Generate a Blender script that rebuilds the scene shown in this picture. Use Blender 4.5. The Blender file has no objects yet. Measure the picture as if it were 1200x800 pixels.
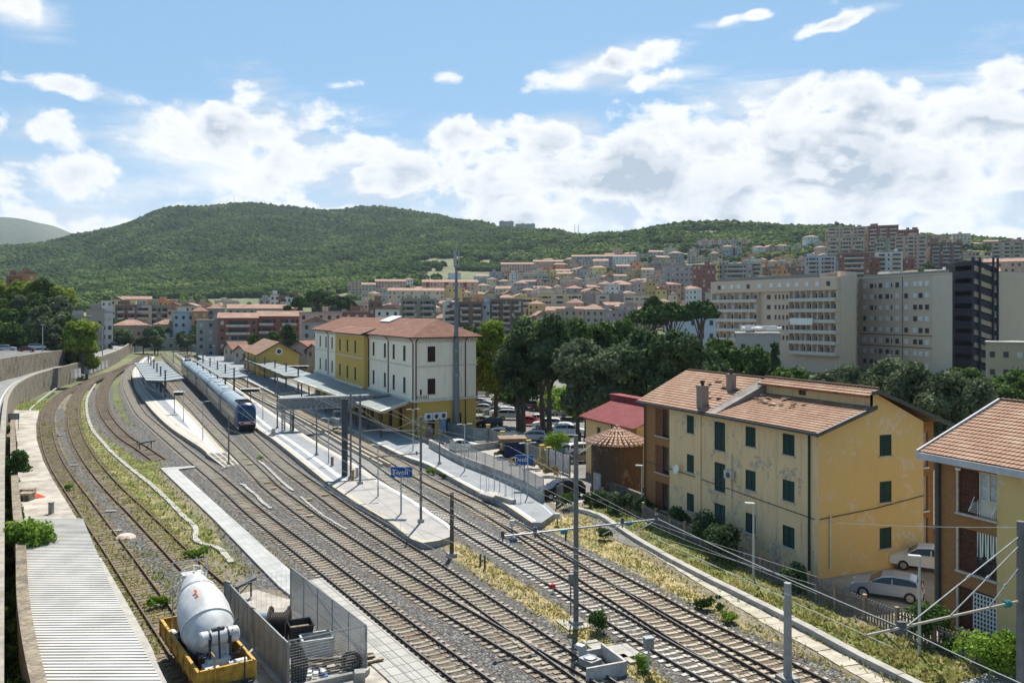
import bpy, math, random
import numpy as np
from mathutils import Vector, Matrix, noise as mnoise
R = math.radians
random.seed(7); rng = np.random.default_rng(7)
scn = bpy.context.scene
COL = scn.collection

# ------------------------------------------------------------------ camera, sky, sun, exposure
H, HY, F = 17.5, 366.0, 1000.0            # eye height over the rails, horizon row and focal length of the photograph
cam = bpy.data.cameras.new('camera'); camo = bpy.data.objects.new('camera', cam); COL.objects.link(camo)
cam.sensor_width = 36; cam.lens = 30; cam.shift_y = -(399.6-HY)/1200; cam.clip_start = .5; cam.clip_end = 30000
camo.location = (0, 0, H); camo.rotation_euler = (R(90), 0, 0); scn.camera = camo
SUN_AZ, SUN_EL = R(5.7), R(57)            # azimuth from +Y towards +X
sun = bpy.data.lights.new('sun', 'SUN'); sun.energy = 5.0; sun.angle = R(.55); sun.color = (1, .94, .84)
suno = bpy.data.objects.new('sun', sun); COL.objects.link(suno)
sd = Vector((math.sin(SUN_AZ)*math.cos(SUN_EL), math.cos(SUN_AZ)*math.cos(SUN_EL), math.sin(SUN_EL)))
suno.rotation_euler = sd.to_track_quat('Z', 'Y').to_euler()
scn.view_settings.view_transform = 'Standard'; scn.view_settings.look = 'None'
scn.view_settings.gamma = 1; scn.view_settings.exposure = 0.66
scn.render.resolution_x = 1024; scn.render.resolution_y = 682

class NT:
 """small helper to write node trees"""
 def __init__(s, nt): s.nt = nt; s.n = nt.nodes; s.l = nt.links
 def add(s, t, **k):
  x = s.n.new(t)
  for a, b in k.items(): setattr(x, a, b)
  return x
 def put(s, sock, v):
  if isinstance(v, bpy.types.NodeSocket): s.l.new(v, sock)
  else: sock.default_value = v
 def math(s, op, a, b=None, c=None, clamp=False):
  x = s.add('ShaderNodeMath', operation=op, use_clamp=clamp); s.put(x.inputs[0], a)
  if b is not None: s.put(x.inputs[1], b)
  if c is not None: s.put(x.inputs[2], c)
  return x.outputs[0]
 def noise(s, vec, scale, detail=3, rough=.55, dist=0, out=0):
  x = s.add('ShaderNodeTexNoise'); s.put(x.inputs['Scale'], scale); s.put(x.inputs['Detail'], detail)
  s.put(x.inputs['Roughness'], rough); s.put(x.inputs['Distortion'], dist)
  if vec is not None: s.l.new(vec, x.inputs['Vector'])
  return x.outputs[out]
 def ramp(s, f, pts, interp='LINEAR'):
  x = s.add('ShaderNodeValToRGB'); cr = x.color_ramp; cr.interpolation = interp
  while len(cr.elements) < len(pts): cr.elements.new(.5)
  for e, (p, c) in zip(cr.elements, pts):
   e.position = p; e.color = (c[0], c[1], c[2], 1) if hasattr(c, '__len__') else (c, c, c, 1)
  s.l.new(f, x.inputs[0]); return x.outputs[0]
 def mix(s, f, a, b, mode='MIX'):
  x = s.add('ShaderNodeMix', data_type='RGBA', blend_type=mode); s.put(x.inputs[0], f)
  for i, v in ((6, a), (7, b)):
   s.put(x.inputs[i], v if isinstance(v, bpy.types.NodeSocket) else (v[0], v[1], v[2], 1))
  return x.outputs[2]
 def maprange(s, v, a, b, c=0, d=1, smooth=True):
  x = s.add('ShaderNodeMapRange', interpolation_type='SMOOTHSTEP' if smooth else 'LINEAR')
  s.put(x.inputs[0], v)
  for i, q in enumerate((a, b, c, d)): s.put(x.inputs[i+1], q)
  return x.outputs[0]

def make_world():
 w = bpy.data.worlds.new('World'); scn.world = w; w.use_nodes = True
 t = NT(w.node_tree); t.n.clear()
 sky = t.add('ShaderNodeTexSky', sky_type='NISHITA'); sky.sun_disc = False
 sky.sun_elevation = SUN_EL; sky.sun_rotation = SUN_AZ; sky.altitude = 200
 sky.air_density = 1.0; sky.dust_density = .6; sky.ozone_density = 2.5
 tc = t.add('ShaderNodeTexCoord'); sep = t.add('ShaderNodeSeparateXYZ'); t.l.new(tc.outputs['Generated'], sep.inputs[0])
 az = t.math('ARCTAN2', sep.outputs[0], sep.outputs[1]); el = t.math('ARCSINE', sep.outputs[2])
 comb = t.add('ShaderNodeCombineXYZ'); t.l.new(az, comb.inputs[0]); t.l.new(t.math('MULTIPLY', el, 1.55), comb.inputs[1])
 uv = comb.outputs[0]
 # where the clouds of that day stood: (azimuth, elevation, half width, half height, weight, tilt)
 C = [(-.33,.195,.125,.040,.95,-.1),(-.30,.235,.05,.035,.6,0),(-.44,.225,.12,.014,.55,.1),(-.50,.185,.07,.03,.6,0),(-.25,.17,.14,.045,.8,-.1),
   (-.14,.155,.10,.040,.8,0),(-.42,.12,.25,.05,.55,.02),(-.15,.10,.16,.045,.7,0),(-.58,.10,.12,.03,.45,0),(-.60,.19,.05,.02,.5,0),
   (-.535,.31,.05,.028,.8,.35),(-.46,.35,.03,.012,.6,0),(-.20,.255,.022,.006,.5,-.1),(-.073,.267,.022,.010,.75,0),
   (.10,.275,.10,.020,.85,-.22),(.19,.265,.10,.014,.55,-.1),(.26,.322,.06,.009,.55,-.12),(.34,.302,.09,.010,.6,-.22),(.28,.282,.08,.012,.5,-.2),
   (-.05,.205,.055,.025,.9,0),(.06,.20,.08,.032,.85,0),(.32,.232,.12,.034,.9,.03),(.42,.225,.10,.03,.6,0),(.56,.235,.11,.026,.75,-.05),
   (.15,.155,.22,.06,1.05,0),(.38,.165,.26,.075,1.1,0),(-.02,.15,.10,.05,.9,0),(-.35,.085,.30,.03,.85,0),(-.05,.075,.30,.035,.9,0),(.35,.075,.4,.035,.95,0),(-.5,.14,.1,.03,.7,0),(.60,.17,.16,.07,.95,0),(.05,.11,.20,.045,.85,0),(.35,.11,.28,.05,.85,0),(.60,.11,.15,.03,.6,0),
   (-.28,.07,.16,.03,.5,0),(.8,.2,.3,.1,.8,0),(-1.0,.2,.3,.09,.7,0)]
 tot = None
 for (a, e, ra, re, wgt, tilt) in C:
  da = t.math('SUBTRACT', az, a); de = t.math('SUBTRACT', el, e)
  de = t.math('ADD', de, t.math('MULTIPLY', da, tilt))
  q = t.math('ADD', t.math('POWER', t.math('ABSOLUTE', t.math('DIVIDE', da, ra)), 2.0), t.math('POWER', t.math('ABSOLUTE', t.math('DIVIDE', de, re)), 2.0))
  g = t.math('MULTIPLY', t.math('EXPONENT', t.math('MULTIPLY', q, -.75)), wgt)
  tot = g if tot is None else t.math('MAXIMUM', tot, g)
 def dens(off):
  v = uv
  if off:
   m = t.add('ShaderNodeVectorMath', operation='ADD'); t.l.new(uv, m.inputs[0]); m.inputs[1].default_value = off; v = m.outputs[0]
  n1 = t.noise(v, 9, 10, .58, .2)
  vo = t.add('ShaderNodeTexVoronoi', feature='SMOOTH_F1'); vo.inputs['Scale'].default_value = 30; vo.inputs['Smoothness'].default_value = .6
  nd = t.noise(v, 20, 3, .5, 0, 1)
  ad = t.add('ShaderNodeVectorMath', operation='MULTIPLY_ADD'); t.l.new(nd, ad.inputs[0]); ad.inputs[1].default_value = (.05, .05, 0); t.l.new(v, ad.inputs[2])
  t.l.new(ad.outputs[0], vo.inputs['Vector'])
  return t.math('ADD', n1, t.math('MULTIPLY', t.math('SUBTRACT', .42, vo.outputs[0]), .20))
 d0 = dens(None); d1 = dens((.004, .022, 0))
 body = t.math('ADD', t.math('SUBTRACT', t.math('MULTIPLY', tot, 1.3), .14), t.math('MULTIPLY', t.math('SUBTRACT', d0, .55), 2.7))
 mpv = t.add('ShaderNodeMapping'); t.l.new(uv, mpv.inputs[0]); mpv.inputs['Scale'].default_value = (3.2, 9, 1)
 vn = t.noise(mpv.outputs[0], 1.6, 7, .62, .6); veil = t.math('MULTIPLY', t.maprange(t.math('ADD', tot, t.math('MULTIPLY', t.math('SUBTRACT', vn, .5), 1.5)), .27, .80), .86)
 vcol = t.mix(t.maprange(t.noise(uv, 7, 5, .6), .42, .62), (5.1, 6.0, 7.1), (7.9, 8.3, 8.7))
 mask = t.maprange(body, .30, .60)
 edge = t.maprange(body, .45, 1.35)
 lit = t.maprange(t.math('SUBTRACT', d0, d1), -.07, .09)
 big = t.maprange(t.noise(uv, 6.5, 3, .5), .38, .62)
 sh = t.math('MULTIPLY', edge, t.math('SUBTRACT', 1.0, t.math('ADD', t.math('MULTIPLY', lit, .62), t.math('MULTIPLY', big, .22)), clamp=True))
 cc = t.mix(t.math('MULTIPLY', sh, 1.8, clamp=True), (8.9, 9.0, 9.1), (4.1, 4.8, 5.7))
 hz = t.maprange(el, -.02, .24, 1, 0)
 skyc = t.mix(.62, sky.outputs[0], (2.3, 4.7, 7.3))
 skyc = t.mix(t.math('MULTIPLY', hz, .75), skyc, (6.0, 7.2, 8.2))
 skyc = t.mix(veil, skyc, vcol)
 colr = t.mix(t.math('MULTIPLY', mask, .96), skyc, cc)
 zen = t.maprange(el, .42, 1.0, 1, .68); zc = t.add('ShaderNodeVectorMath', operation='SCALE'); t.l.new(colr, zc.inputs[0]); t.l.new(zen, zc.inputs[3]); colr = zc.outputs[0]
 bg = t.add('ShaderNodeBackground'); t.l.new(colr, bg.inputs[0]); bg.inputs[1].default_value = .074
 out = t.add('ShaderNodeOutputWorld'); t.l.new(bg.outputs[0], out.inputs[0])
make_world()

# ------------------------------------------------------------------ places
def P(px, py, z=0.0):
 """point of the plane at height z seen at photo pixel (px, py)"""
 D = (H-z)/max(py-HY, .5)*F
 return Vector(((px-600)/F*D, D, z))
def Q(px, D, z=0.0): return Vector(((px-600)/F*D, D, z))
def ZY(py, D): return H-(py-HY)*D/F
D1 = Vector((-.391, .920, 0)); D2 = Vector((.920, .391, 0))       # along the railway / across it
A1 = math.atan2(D1.y, D1.x)                                        # angle of D1
EZ = Vector((0, 0, 1))

# ------------------------------------------------------------------ materials
MATS = {}
def mat(name, col, rough=.8, var=.12, scale=2.0, bump=.0, bscale=20., metal=0., spec=.3, col2=None, emit=None, coord='Object', detail=5):
 if name in MATS: return MATS[name]
 m = bpy.data.materials.new(name); m.use_nodes = True; t = NT(m.node_tree); b = t.n['Principled BSDF']
 tc = t.add('ShaderNodeTexCoord'); v = tc.outputs[coord]
 if var or col2:
  f = t.maprange(t.noise(v, scale, detail, .6), .3, .7)
  c2 = col2 if col2 else tuple(min(1, x*(1+var)) for x in col)
  c1 = col if col2 else tuple(x*(1-var) for x in col)
  t.l.new(t.mix(f, c1, c2), b.inputs['Base Color'])
 else: b.inputs['Base Color'].default_value = (*col, 1)
 b.inputs['Roughness'].default_value = rough; b.inputs['Metallic'].default_value = metal
 b.inputs['Specular IOR Level'].default_value = spec
 if bump:
  bp = t.add('ShaderNodeBump'); bp.inputs['Strength'].default_value = bump; bp.inputs['Distance'].default_value = .05
  t.l.new(t.noise(v, bscale, 4), bp.inputs['Height']); t.l.new(bp.outputs[0], b.inputs['Normal'])
 MATS[name] = m; return m

def mat_leaf(name, c1, c2, c3=None, rough=.75, spec=.08, trans=.25):
 """foliage: colour by leaf (vertex attribute 'rnd') and by clump"""
 if name in MATS: return MATS[name]
 m = bpy.data.materials.new(name); m.use_nodes = True; t = NT(m.node_tree); b = t.n['Principled BSDF']
 a = t.add('ShaderNodeAttribute', attribute_name='rnd')
 tc = t.add('ShaderNodeTexCoord')
 n = t.maprange(t.noise(tc.outputs['Object'], .45, 3), .35, .65)
 f = t.math('ADD', t.math('MULTIPLY', a.outputs['Fac'], .6), t.math('MULTIPLY', n, .4))
 pts = [(0, c1), (1, c2)] if c3 is None else [(0, c1), (.6, c2), (1, c3)]
 c = t.ramp(f, pts); t.l.new(c, b.inputs['Base Color']); b.inputs['Roughness'].default_value = rough
 b.inputs['Specular IOR Level'].default_value = spec
 if trans:
  tr = t.add('ShaderNodeBsdfTranslucent'); t.l.new(c, tr.inputs[0]); mx = t.add('ShaderNodeMixShader'); mx.inputs[0].default_value = trans
  t.l.new(b.outputs[0], mx.inputs[1]); t.l.new(tr.outputs[0], mx.inputs[2]); t.l.new(mx.outputs[0], t.n['Material Output'].inputs[0])
 MATS[name] = m; return m

def mat_tile(name, c1, c2, c3, w=.30, h=.38):
 """clay roof tiles on UVs measured in metres (u along the eave, v up the slope)"""
 if name in MATS: return MATS[name]
 m = bpy.data.materials.new(name); m.use_nodes = True; t = NT(m.node_tree); b = t.n['Principled BSDF']
 tc = t.add('ShaderNodeTexCoord'); uv = tc.outputs['UV']
 s = t.add('ShaderNodeSeparateXYZ'); t.l.new(uv, s.inputs[0])
 br = t.add('ShaderNodeTexBrick'); t.l.new(uv, br.inputs['Vector']); br.inputs['Scale'].default_value = 1
 br.inputs['Brick Width'].default_value = w; br.inputs['Row Height'].default_value = h; br.inputs['Mortar Size'].default_value = .022
 br.inputs['Color1'].default_value = (*c1, 1); br.inputs['Color2'].default_value = (*c2, 1); br.inputs['Mortar'].default_value = tuple(x*.35 for x in c1)+(1,)
 br.inputs['Bias'].default_value = 0; br.offset = 0
 n = t.maprange(t.noise(uv, .55, 5, .65), .42, .72)
 c = t.mix(t.math('MULTIPLY', n, .75), br.outputs[0], c3)
 n2 = t.noise(uv, 7, 2); c = t.mix(t.maprange(n2, .3, .75, 0, .5), c, tuple(x*1.25 for x in c2))
 t.l.new(c, b.inputs['Base Color']); b.inputs['Roughness'].default_value = .85; b.inputs['Specular IOR Level'].default_value = .2
 wv = t.math('ABSOLUTE', t.math('SINE', t.math('MULTIPLY', s.outputs[0], math.pi/w)))
 fr = t.math('FRACT', t.math('DIVIDE', s.outputs[1], h))
 hgt = t.math('SUBTRACT', wv, t.math('MULTIPLY', fr, 1.1))
 bp = t.add('ShaderNodeBump'); bp.inputs['Strength'].default_value = .9; bp.inputs['Distance'].default_value = .06
 t.l.new(hgt, bp.inputs['Height']); t.l.new(bp.outputs[0], b.inputs['Normal'])
 MATS[name] = m; return m

def mat_plaster(name, col, stain=(.3, .28, .24), amount=.5, peel=None, band=None, brick=False):
 """painted plaster with rain streaks, grime and, where given, peeled patches"""
 if name in MATS: return MATS[name]
 m = bpy.data.materials.new(name); m.use_nodes = True; t = NT(m.node_tree); b = t.n['Principled BSDF']
 tc = t.add('ShaderNodeTexCoord'); v = tc.outputs['Object']
 mp = t.add('ShaderNodeMapping'); t.l.new(v, mp.inputs[0]); mp.inputs['Scale'].default_value = (1.6, 1.6, .16)
 st = t.maprange(t.noise(mp.outputs[0], 1.3, 5, .65), .48, .80)
 bl = t.maprange(t.noise(v, .28, 4, .6), .35, .75)
 c = t.mix(t.math('MULTIPLY', st, amount), col, stain)
 c = t.mix(t.math('MULTIPLY', bl, amount*.45), c, tuple(x*.72 for x in col))
 if brick:
  br = t.add('ShaderNodeTexBrick'); mp2 = t.add('ShaderNodeMapping'); t.l.new(v, mp2.inputs[0]); mp2.inputs['Rotation'].default_value = (R(90), 0, 0)
  t.l.new(mp2.outputs[0], br.inputs['Vector']); br.inputs['Scale'].default_value = 1; br.inputs['Brick Width'].default_value = .26; br.inputs['Row Height'].default_value = .075
  br.inputs['Mortar Size'].default_value = .008; br.inputs['Color1'].default_value = (1, 1, 1, 1); br.inputs['Color2'].default_value = (.8, .8, .8, 1); br.inputs['Mortar'].default_value = (.65, .62, .6, 1)
  c = t.mix(1, c, br.outputs[0], 'MULTIPLY')
 if peel:
  mk = t.maprange(t.noise(v, .42, 6, .72, .4), .56, .60)
  fine = t.maprange(t.noise(v, 3.0, 5, .7), .42, .58)
  c = t.mix(t.math('MULTIPLY', mk, fine), c, peel)
 t.l.new(c, b.inputs['Base Color']); b.inputs['Roughness'].default_value = .9; b.inputs['Specular IOR Level'].default_value = .15
 bp = t.add('ShaderNodeBump'); bp.inputs['Strength'].default_value = .25; bp.inputs['Distance'].default_value = .03
 t.l.new(t.noise(v, 6, 5, .7), bp.inputs['Height']); t.l.new(bp.outputs[0], b.inputs['Normal'])
 MATS[name] = m; return m

def mat_stone(name, c1, c2, dark, sc=2.2):
 m = bpy.data.materials.new(name); m.use_nodes = True; t = NT(m.node_tree); b = t.n['Principled BSDF']; v = t.add('ShaderNodeTexCoord').outputs['Object']
 vo = t.add('ShaderNodeTexVoronoi'); vo.inputs['Scale'].default_value = sc; t.l.new(v, vo.inputs['Vector']); sp = t.add('ShaderNodeSeparateColor'); t.l.new(vo.outputs['Color'], sp.inputs[0])
 ve = t.add('ShaderNodeTexVoronoi', feature='DISTANCE_TO_EDGE'); ve.inputs['Scale'].default_value = sc; t.l.new(v, ve.inputs['Vector'])
 c = t.mix(sp.outputs[0], c1, c2); c = t.mix(t.maprange(ve.outputs[0], .0, .08, .6, 0), c, dark)
 mp = t.add('ShaderNodeMapping'); t.l.new(v, mp.inputs[0]); mp.inputs['Scale'].default_value = (1, 1, .75); c = t.mix(t.maprange(t.noise(mp.outputs[0], .6, 8, .72), .42, .66, 0, .85), c, dark)
 t.l.new(c, b.inputs['Base Color']); b.inputs['Roughness'].default_value = .95; bp = t.add('ShaderNodeBump'); bp.inputs['Strength'].default_value = .7; bp.inputs['Distance'].default_value = .06; t.l.new(ve.outputs[0], bp.inputs['Height']); t.l.new(bp.outputs[0], b.inputs['Normal']); return m
def mat_glass(name='window_glass', col=(.02, .025, .03), rough=.08):
 if name in MATS: return MATS[name]
 m = bpy.data.materials.new(name); m.use_nodes = True; b = m.node_tree.nodes['Principled BSDF']
 b.inputs['Base Color'].default_value = (*col, 1); b.inputs['Roughness'].default_value = rough; b.inputs['Specular IOR Level'].default_value = .6
 MATS[name] = m; return m

# ------------------------------------------------------------------ mesh builder and tagging
class MB:
 def __init__(s): s.v = []; s.f = []; s.m = []; s.uv = {}
 def add(s, verts, faces, mi=0):
  o = len(s.v); s.v.extend([tuple(v) for v in verts])
  for f in faces: s.f.append(tuple(i+o for i in f)); s.m.append(mi)
 def quad(s, a, b, c, d, mi=0, uv=None):
  if uv: s.uv[len(s.f)] = uv
  s.add([a, b, c, d], [(0, 1, 2, 3)], mi)
 def poly(s, pts, mi=0): s.add(pts, [tuple(range(len(pts)))], mi)
 def box(s, c, size, rz=0, mi=0, bev=0):
  sx, sy, sz = size[0]/2, size[1]/2, size[2]/2; ca, sa = math.cos(rz), math.sin(rz)
  vs = []
  for z in (-sz, sz):
   for x, y in ((-sx, -sy), (sx, -sy), (sx, sy), (-sx, sy)):
    vs.append((c[0]+x*ca-y*sa, c[1]+x*sa+y*ca, c[2]+z))
  s.add(vs, [(0,3,2,1),(4,5,6,7),(0,1,5,4),(1,2,6,5),(2,3,7,6),(3,0,4,7)], mi)
 def fbox(s, o, u, v, w, mi=0):
  """box from corner o with edge vectors u, v, w"""
  o, u, v, w = map(Vector, (o, u, v, w))
  vs = [o, o+u, o+u+v, o+v, o+w, o+u+w, o+u+v+w, o+v+w]
  s.add(vs, [(0,3,2,1),(4,5,6,7),(0,1,5,4),(1,2,6,5),(2,3,7,6),(3,0,4,7)], mi)
 def prism(s, pts, z0, z1, mi=0, mside=None, bottom=True):
  n = len(pts); lo = [(p[0], p[1], z0) for p in pts]; hi = [(p[0], p[1], z1) for p in pts]
  a = sum(pts[i][0]*pts[(i+1) % n][1]-pts[(i+1) % n][0]*pts[i][1] for i in range(n))
  if a < 0: lo.reverse(); hi.reverse()
  s.add(hi, [tuple(range(n))], mi)
  if bottom: s.add(lo, [tuple(range(n-1, -1, -1))], mi if mside is None else mside)
  s.add(lo+hi, [(i, (i+1) % n, n+(i+1) % n, n+i) for i in range(n)], mi if mside is None else mside)
 def tube(s, a, b, r, r2=None, n=8, mi=0, caps=True):
  a, b = Vector(a), Vector(b); r2 = r if r2 is None else r2; d = (b-a)
  if d.length < 1e-6: return
  d.normalize(); u = d.orthogonal().normalized(); w = d.cross(u)
  vs = [a+(u*math.cos(2*math.pi*i/n)+w*math.sin(2*math.pi*i/n))*r for i in range(n)]+[b+(u*math.cos(2*math.pi*i/n)+w*math.sin(2*math.pi*i/n))*r2 for i in range(n)]
  fs = [(i, (i+1) % n, n+(i+1) % n, n+i) for i in range(n)]
  if caps: fs += [tuple(range(n-1, -1, -1)), tuple(range(n, 2*n))]
  s.add(vs, fs, mi)
 def path(s, pts, r, n=6, mi=0):
  for i in range(len(pts)-1): s.tube(pts[i], pts[i+1], r, n=n, mi=mi)
 def lathe(s, prof, c=(0, 0, 0), n=24, mi=0, M=None):
  vs = []
  for (r, z) in prof:
   for i in range(n):
    a = 2*math.pi*i/n; p = Vector((r*math.cos(a), r*math.sin(a), z))
    vs.append((M @ p if M else p)+Vector(c))
  fs = []
  for j in range(len(prof)-1):
   for i in range(n): fs.append((j*n+i, j*n+(i+1) % n, (j+1)*n+(i+1) % n, (j+1)*n+i))
  if prof[0][0] > .001: fs.append(tuple(range(n-1, -1, -1)))
  if prof[-1][0] > .001: fs.append(tuple((len(prof)-1)*n+i for i in range(n)))
  s.add(vs, fs, mi)
 def mesh(s, name, mats, smooth=False):
  me = bpy.data.meshes.new(name); me.from_pydata(s.v, [], s.f)
  for m in (mats if isinstance(mats, (list, tuple)) else [mats]): me.materials.append(m)
  if any(s.m): me.polygons.foreach_set('material_index', s.m)
  if s.uv:
   l = me.uv_layers.new(name='UVMap')
   for i, uv in s.uv.items():
    p = me.polygons[i]
    for k, li in enumerate(p.loop_indices): l.data[li].uv = uv[k]
  if smooth:
   me.polygons.foreach_set('use_smooth', [True]*len(me.polygons))
   if smooth != 'all':
    try: me.set_sharp_from_angle(angle=R(40))
    except Exception: pass
  me.update(); return me
 def build(s, name, mats, parent=None, smooth=False, **k):
  o = bpy.data.objects.new(name, s.mesh(name, mats, smooth)); COL.objects.link(o)
  if parent: o.parent = parent
  return tag(o, **k)

def tag(o, label=None, cat=None, group=None, kind=None):
 if label: o['label'] = label
 if cat: o['category'] = cat
 if group: o['group'] = group
 if kind: o['kind'] = kind
 return o
def thing(name, loc, rz=0, label=None, cat=None, group=None):
 o = bpy.data.objects.new(name, None); o.empty_display_size = .3; COL.objects.link(o)
 o.location = loc; o.rotation_euler = (0, 0, rz); return tag(o, label, cat, group)
def inst(name, me, parent=None, loc=(0, 0, 0), rz=0, sc=None):
 o = bpy.data.objects.new(name, me); COL.objects.link(o)
 if parent: o.parent = parent
 o.location = loc; o.rotation_euler = (0, 0, rz)
 if sc: o.scale = sc
 return o
def copy_tree(o, parent=None):
 c = o.copy(); COL.objects.link(c); c.parent = parent
 if parent:
  c.matrix_parent_inverse = o.matrix_parent_inverse.copy()
 for ch in list(o.children): copy_tree(ch, c)
 return c
def copy_thing(src, loc, rz, label, group=None, sc=None):
 c = copy_tree(src); c.location = loc; c.rotation_euler = (0, 0, rz); c['label'] = label
 if group: c['group'] = group
 if sc: c.scale = sc
 return c
def np_mesh(name, V, Fq, mats, attrs=None, smooth=False):
 """V (n,3), Fq (m,k) numpy"""
 me = bpy.data.meshes.new(name); k = Fq.shape[1]
 me.vertices.add(len(V)); me.vertices.foreach_set('co', V.astype(np.float32).ravel())
 me.loops.add(Fq.size); me.loops.foreach_set('vertex_index', Fq.astype(np.int32).ravel())
 me.polygons.add(len(Fq)); me.polygons.foreach_set('loop_start', np.arange(0, Fq.size, k, dtype=np.int32))
 for a, vals in (attrs or {}).items():
  at = me.attributes.new(a, 'FLOAT', 'POINT'); at.data.foreach_set('value', vals.astype(np.float32))
 for m in (mats if isinstance(mats, (list, tuple)) else [mats]): me.materials.append(m)
 me.update(calc_edges=True)
 if smooth: me.polygons.foreach_set('use_smooth', [True]*len(Fq))
 return me
# ------------------------------------------------------------------ the land
def smooth_path(pts, step=.6):
 """Catmull-Rom through the points, resampled at even steps"""
 pts = [Vector(p) for p in pts]; out = []
 e = [pts[0]*2-pts[1]]+pts+[pts[-1]*2-pts[-2]]
 for i in range(1, len(e)-2):
  a, b, c, d = e[i-1], e[i], e[i+1], e[i+2]; n = max(4, int((c-b).length/.5))
  for k in range(n):
   t = k/n; out.append(.5*((2*b)+(c-a)*t+(2*a-5*b+4*c-d)*t*t+(3*b-a-3*c+d)*t**3))
 out.append(pts[-1]); res = [out[0].copy()]; acc = 0
 for i in range(1, len(out)):
  seg = out[i]-out[i-1]; L = seg.length
  while acc+L >= step and L > 0:
   f = (step-acc)/L; q = out[i-1]+seg*f; res.append(q); out_i = q; seg = out[i]-q; L = seg.length; out[i-1] = q; acc = 0
  acc += L
 return res

ZT = .2
TR = {   # centre lines of the tracks, in photo pixels on the plane of the rail heads
 'T1': [(182,404.5),(177,408),(169,414.5),(160,422.5),(152,432),(147.3,443),(149,454),(154.5,466),(165,483),(183.5,500),(217.8,529),(255.7,560),(301,600),(360,645.5),(421,692.8),(482,741),(546.5,790),(640,861)],
 'T2': [(176,408.5),(167,415.5),(155,424),(141,432),(130,440),(122,452),(119.5,464),(121.5,479),(129,493),(145,510),(165,523),(186,537.5)],
 'T3': [(166,416.5),(154,424.5),(139,432.5),(122,439),(107,446),(96,456),(88.5,467),(86,480),(86.5,497),(92,515),(103.5,535),(120,556.5),(139,577),(163,600),(192.5,630),(222,660),(247,683),(258,693)],
 'T4': [(153,425),(137,433),(117,440),(99,448),(84,455),(71,463),(61,473),(55.5,484),(54,495),(55,507),(59,525),(67,543.5),(80,564),(101,593.5),(117,617),(135.5,643),(161,680),(194,728),(243,798),(300,880)],
 'A2': [(190,404),(180,408.5),(176,414),(178,421),(185,432),(199,447.5),(227,477.5),(248,500),(274,525.5),(307.5,558.5),(318,569),(362,602.5),(415,639),(500,693.3),(640,776.5),(760,848)],
 'A3': [(196,404.5),(190,411),(199,421),(212,432),(228,447),(250,467),(275,492),(295,510),(328,540),(362,565),(369,570),(415,603),(469,638),(500,658),(570,706),(640,755),(716,808),(790,858)],
 'B1': [(199,405),(210,416),(235,428),(260,441),(290,457),(320,474),(350,491),(385,513),(417,533),(450,557),(500,589),(560,625),(624.5,663),(700,708.5),(757,744),(804,771),(870,808),(960,858)],
 'B2': [(203,405),(216,414),(255,433),(290,450),(320,464),(356,484),(385,498),(419,515),(458,536),(500,560.5),(560,590.5),(612,622),(672,662),(700,681),(800,744),(880,791),(960,838)],
 'B3': [(563,593),(612,619),(640,632),(672,649),(700,664.5),(760,696.5),(800,719),(860,750),(921,781),(1000,824)],
}
TW = {k: [P(x, y, ZT) for x, y in v] for k, v in TR.items()}
TS = {k: smooth_path(v, .6) for k, v in TW.items()}

def poly_mask(X, Y, pts, soft=.5):
 """1 inside, 0 outside, with a soft rim, pts in photo pixels on the ground"""
 W = [P(x, y, 0) for x, y in pts]; n = len(W)
 xs = [w.x for w in W]; ys = [w.y for w in W]
 out = np.zeros(X.shape); sel = (X > min(xs)-2) & (X < max(xs)+2) & (Y > min(ys)-2) & (Y < max(ys)+2)
 x, y = X[sel], Y[sel]; ins = np.zeros(x.shape, bool); dmin = np.full(x.shape, 1e9)
 for i in range(n):
  ax, ay, bx, by = xs[i], ys[i], xs[(i+1) % n], ys[(i+1) % n]
  dx, dy = bx-ax, by-ay; t = np.clip(((x-ax)*dx+(y-ay)*dy)/(dx*dx+dy*dy+1e-9), 0, 1)
  dmin = np.minimum(dmin, np.hypot(x-ax-t*dx, y-ay-t*dy))
  c = ((ay > y) != (by > y)); ins ^= c & (x < (bx-ax)*(y-ay)/(by-ay+1e-12)+ax)
 sd_ = np.where(ins, dmin, -dmin); out[sel] = np.clip(sd_/soft*.5+.5, 0, 1)
 return out
def line_dist(X, Y, pts):
 d = np.full(X.shape, 1e9)
 for a, b in zip(pts[:-1], pts[1:]):
  ax, ay, bx, by = a.x, a.y, b.x, b.y; dx, dy = bx-ax, by-ay
  t = np.clip(((X-ax)*dx+(Y-ay)*dy)/(dx*dx+dy*dy+1e-9), 0, 1); d = np.minimum(d, np.hypot(X-ax-t*dx, Y-ay-t*dy))
 return d

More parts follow.
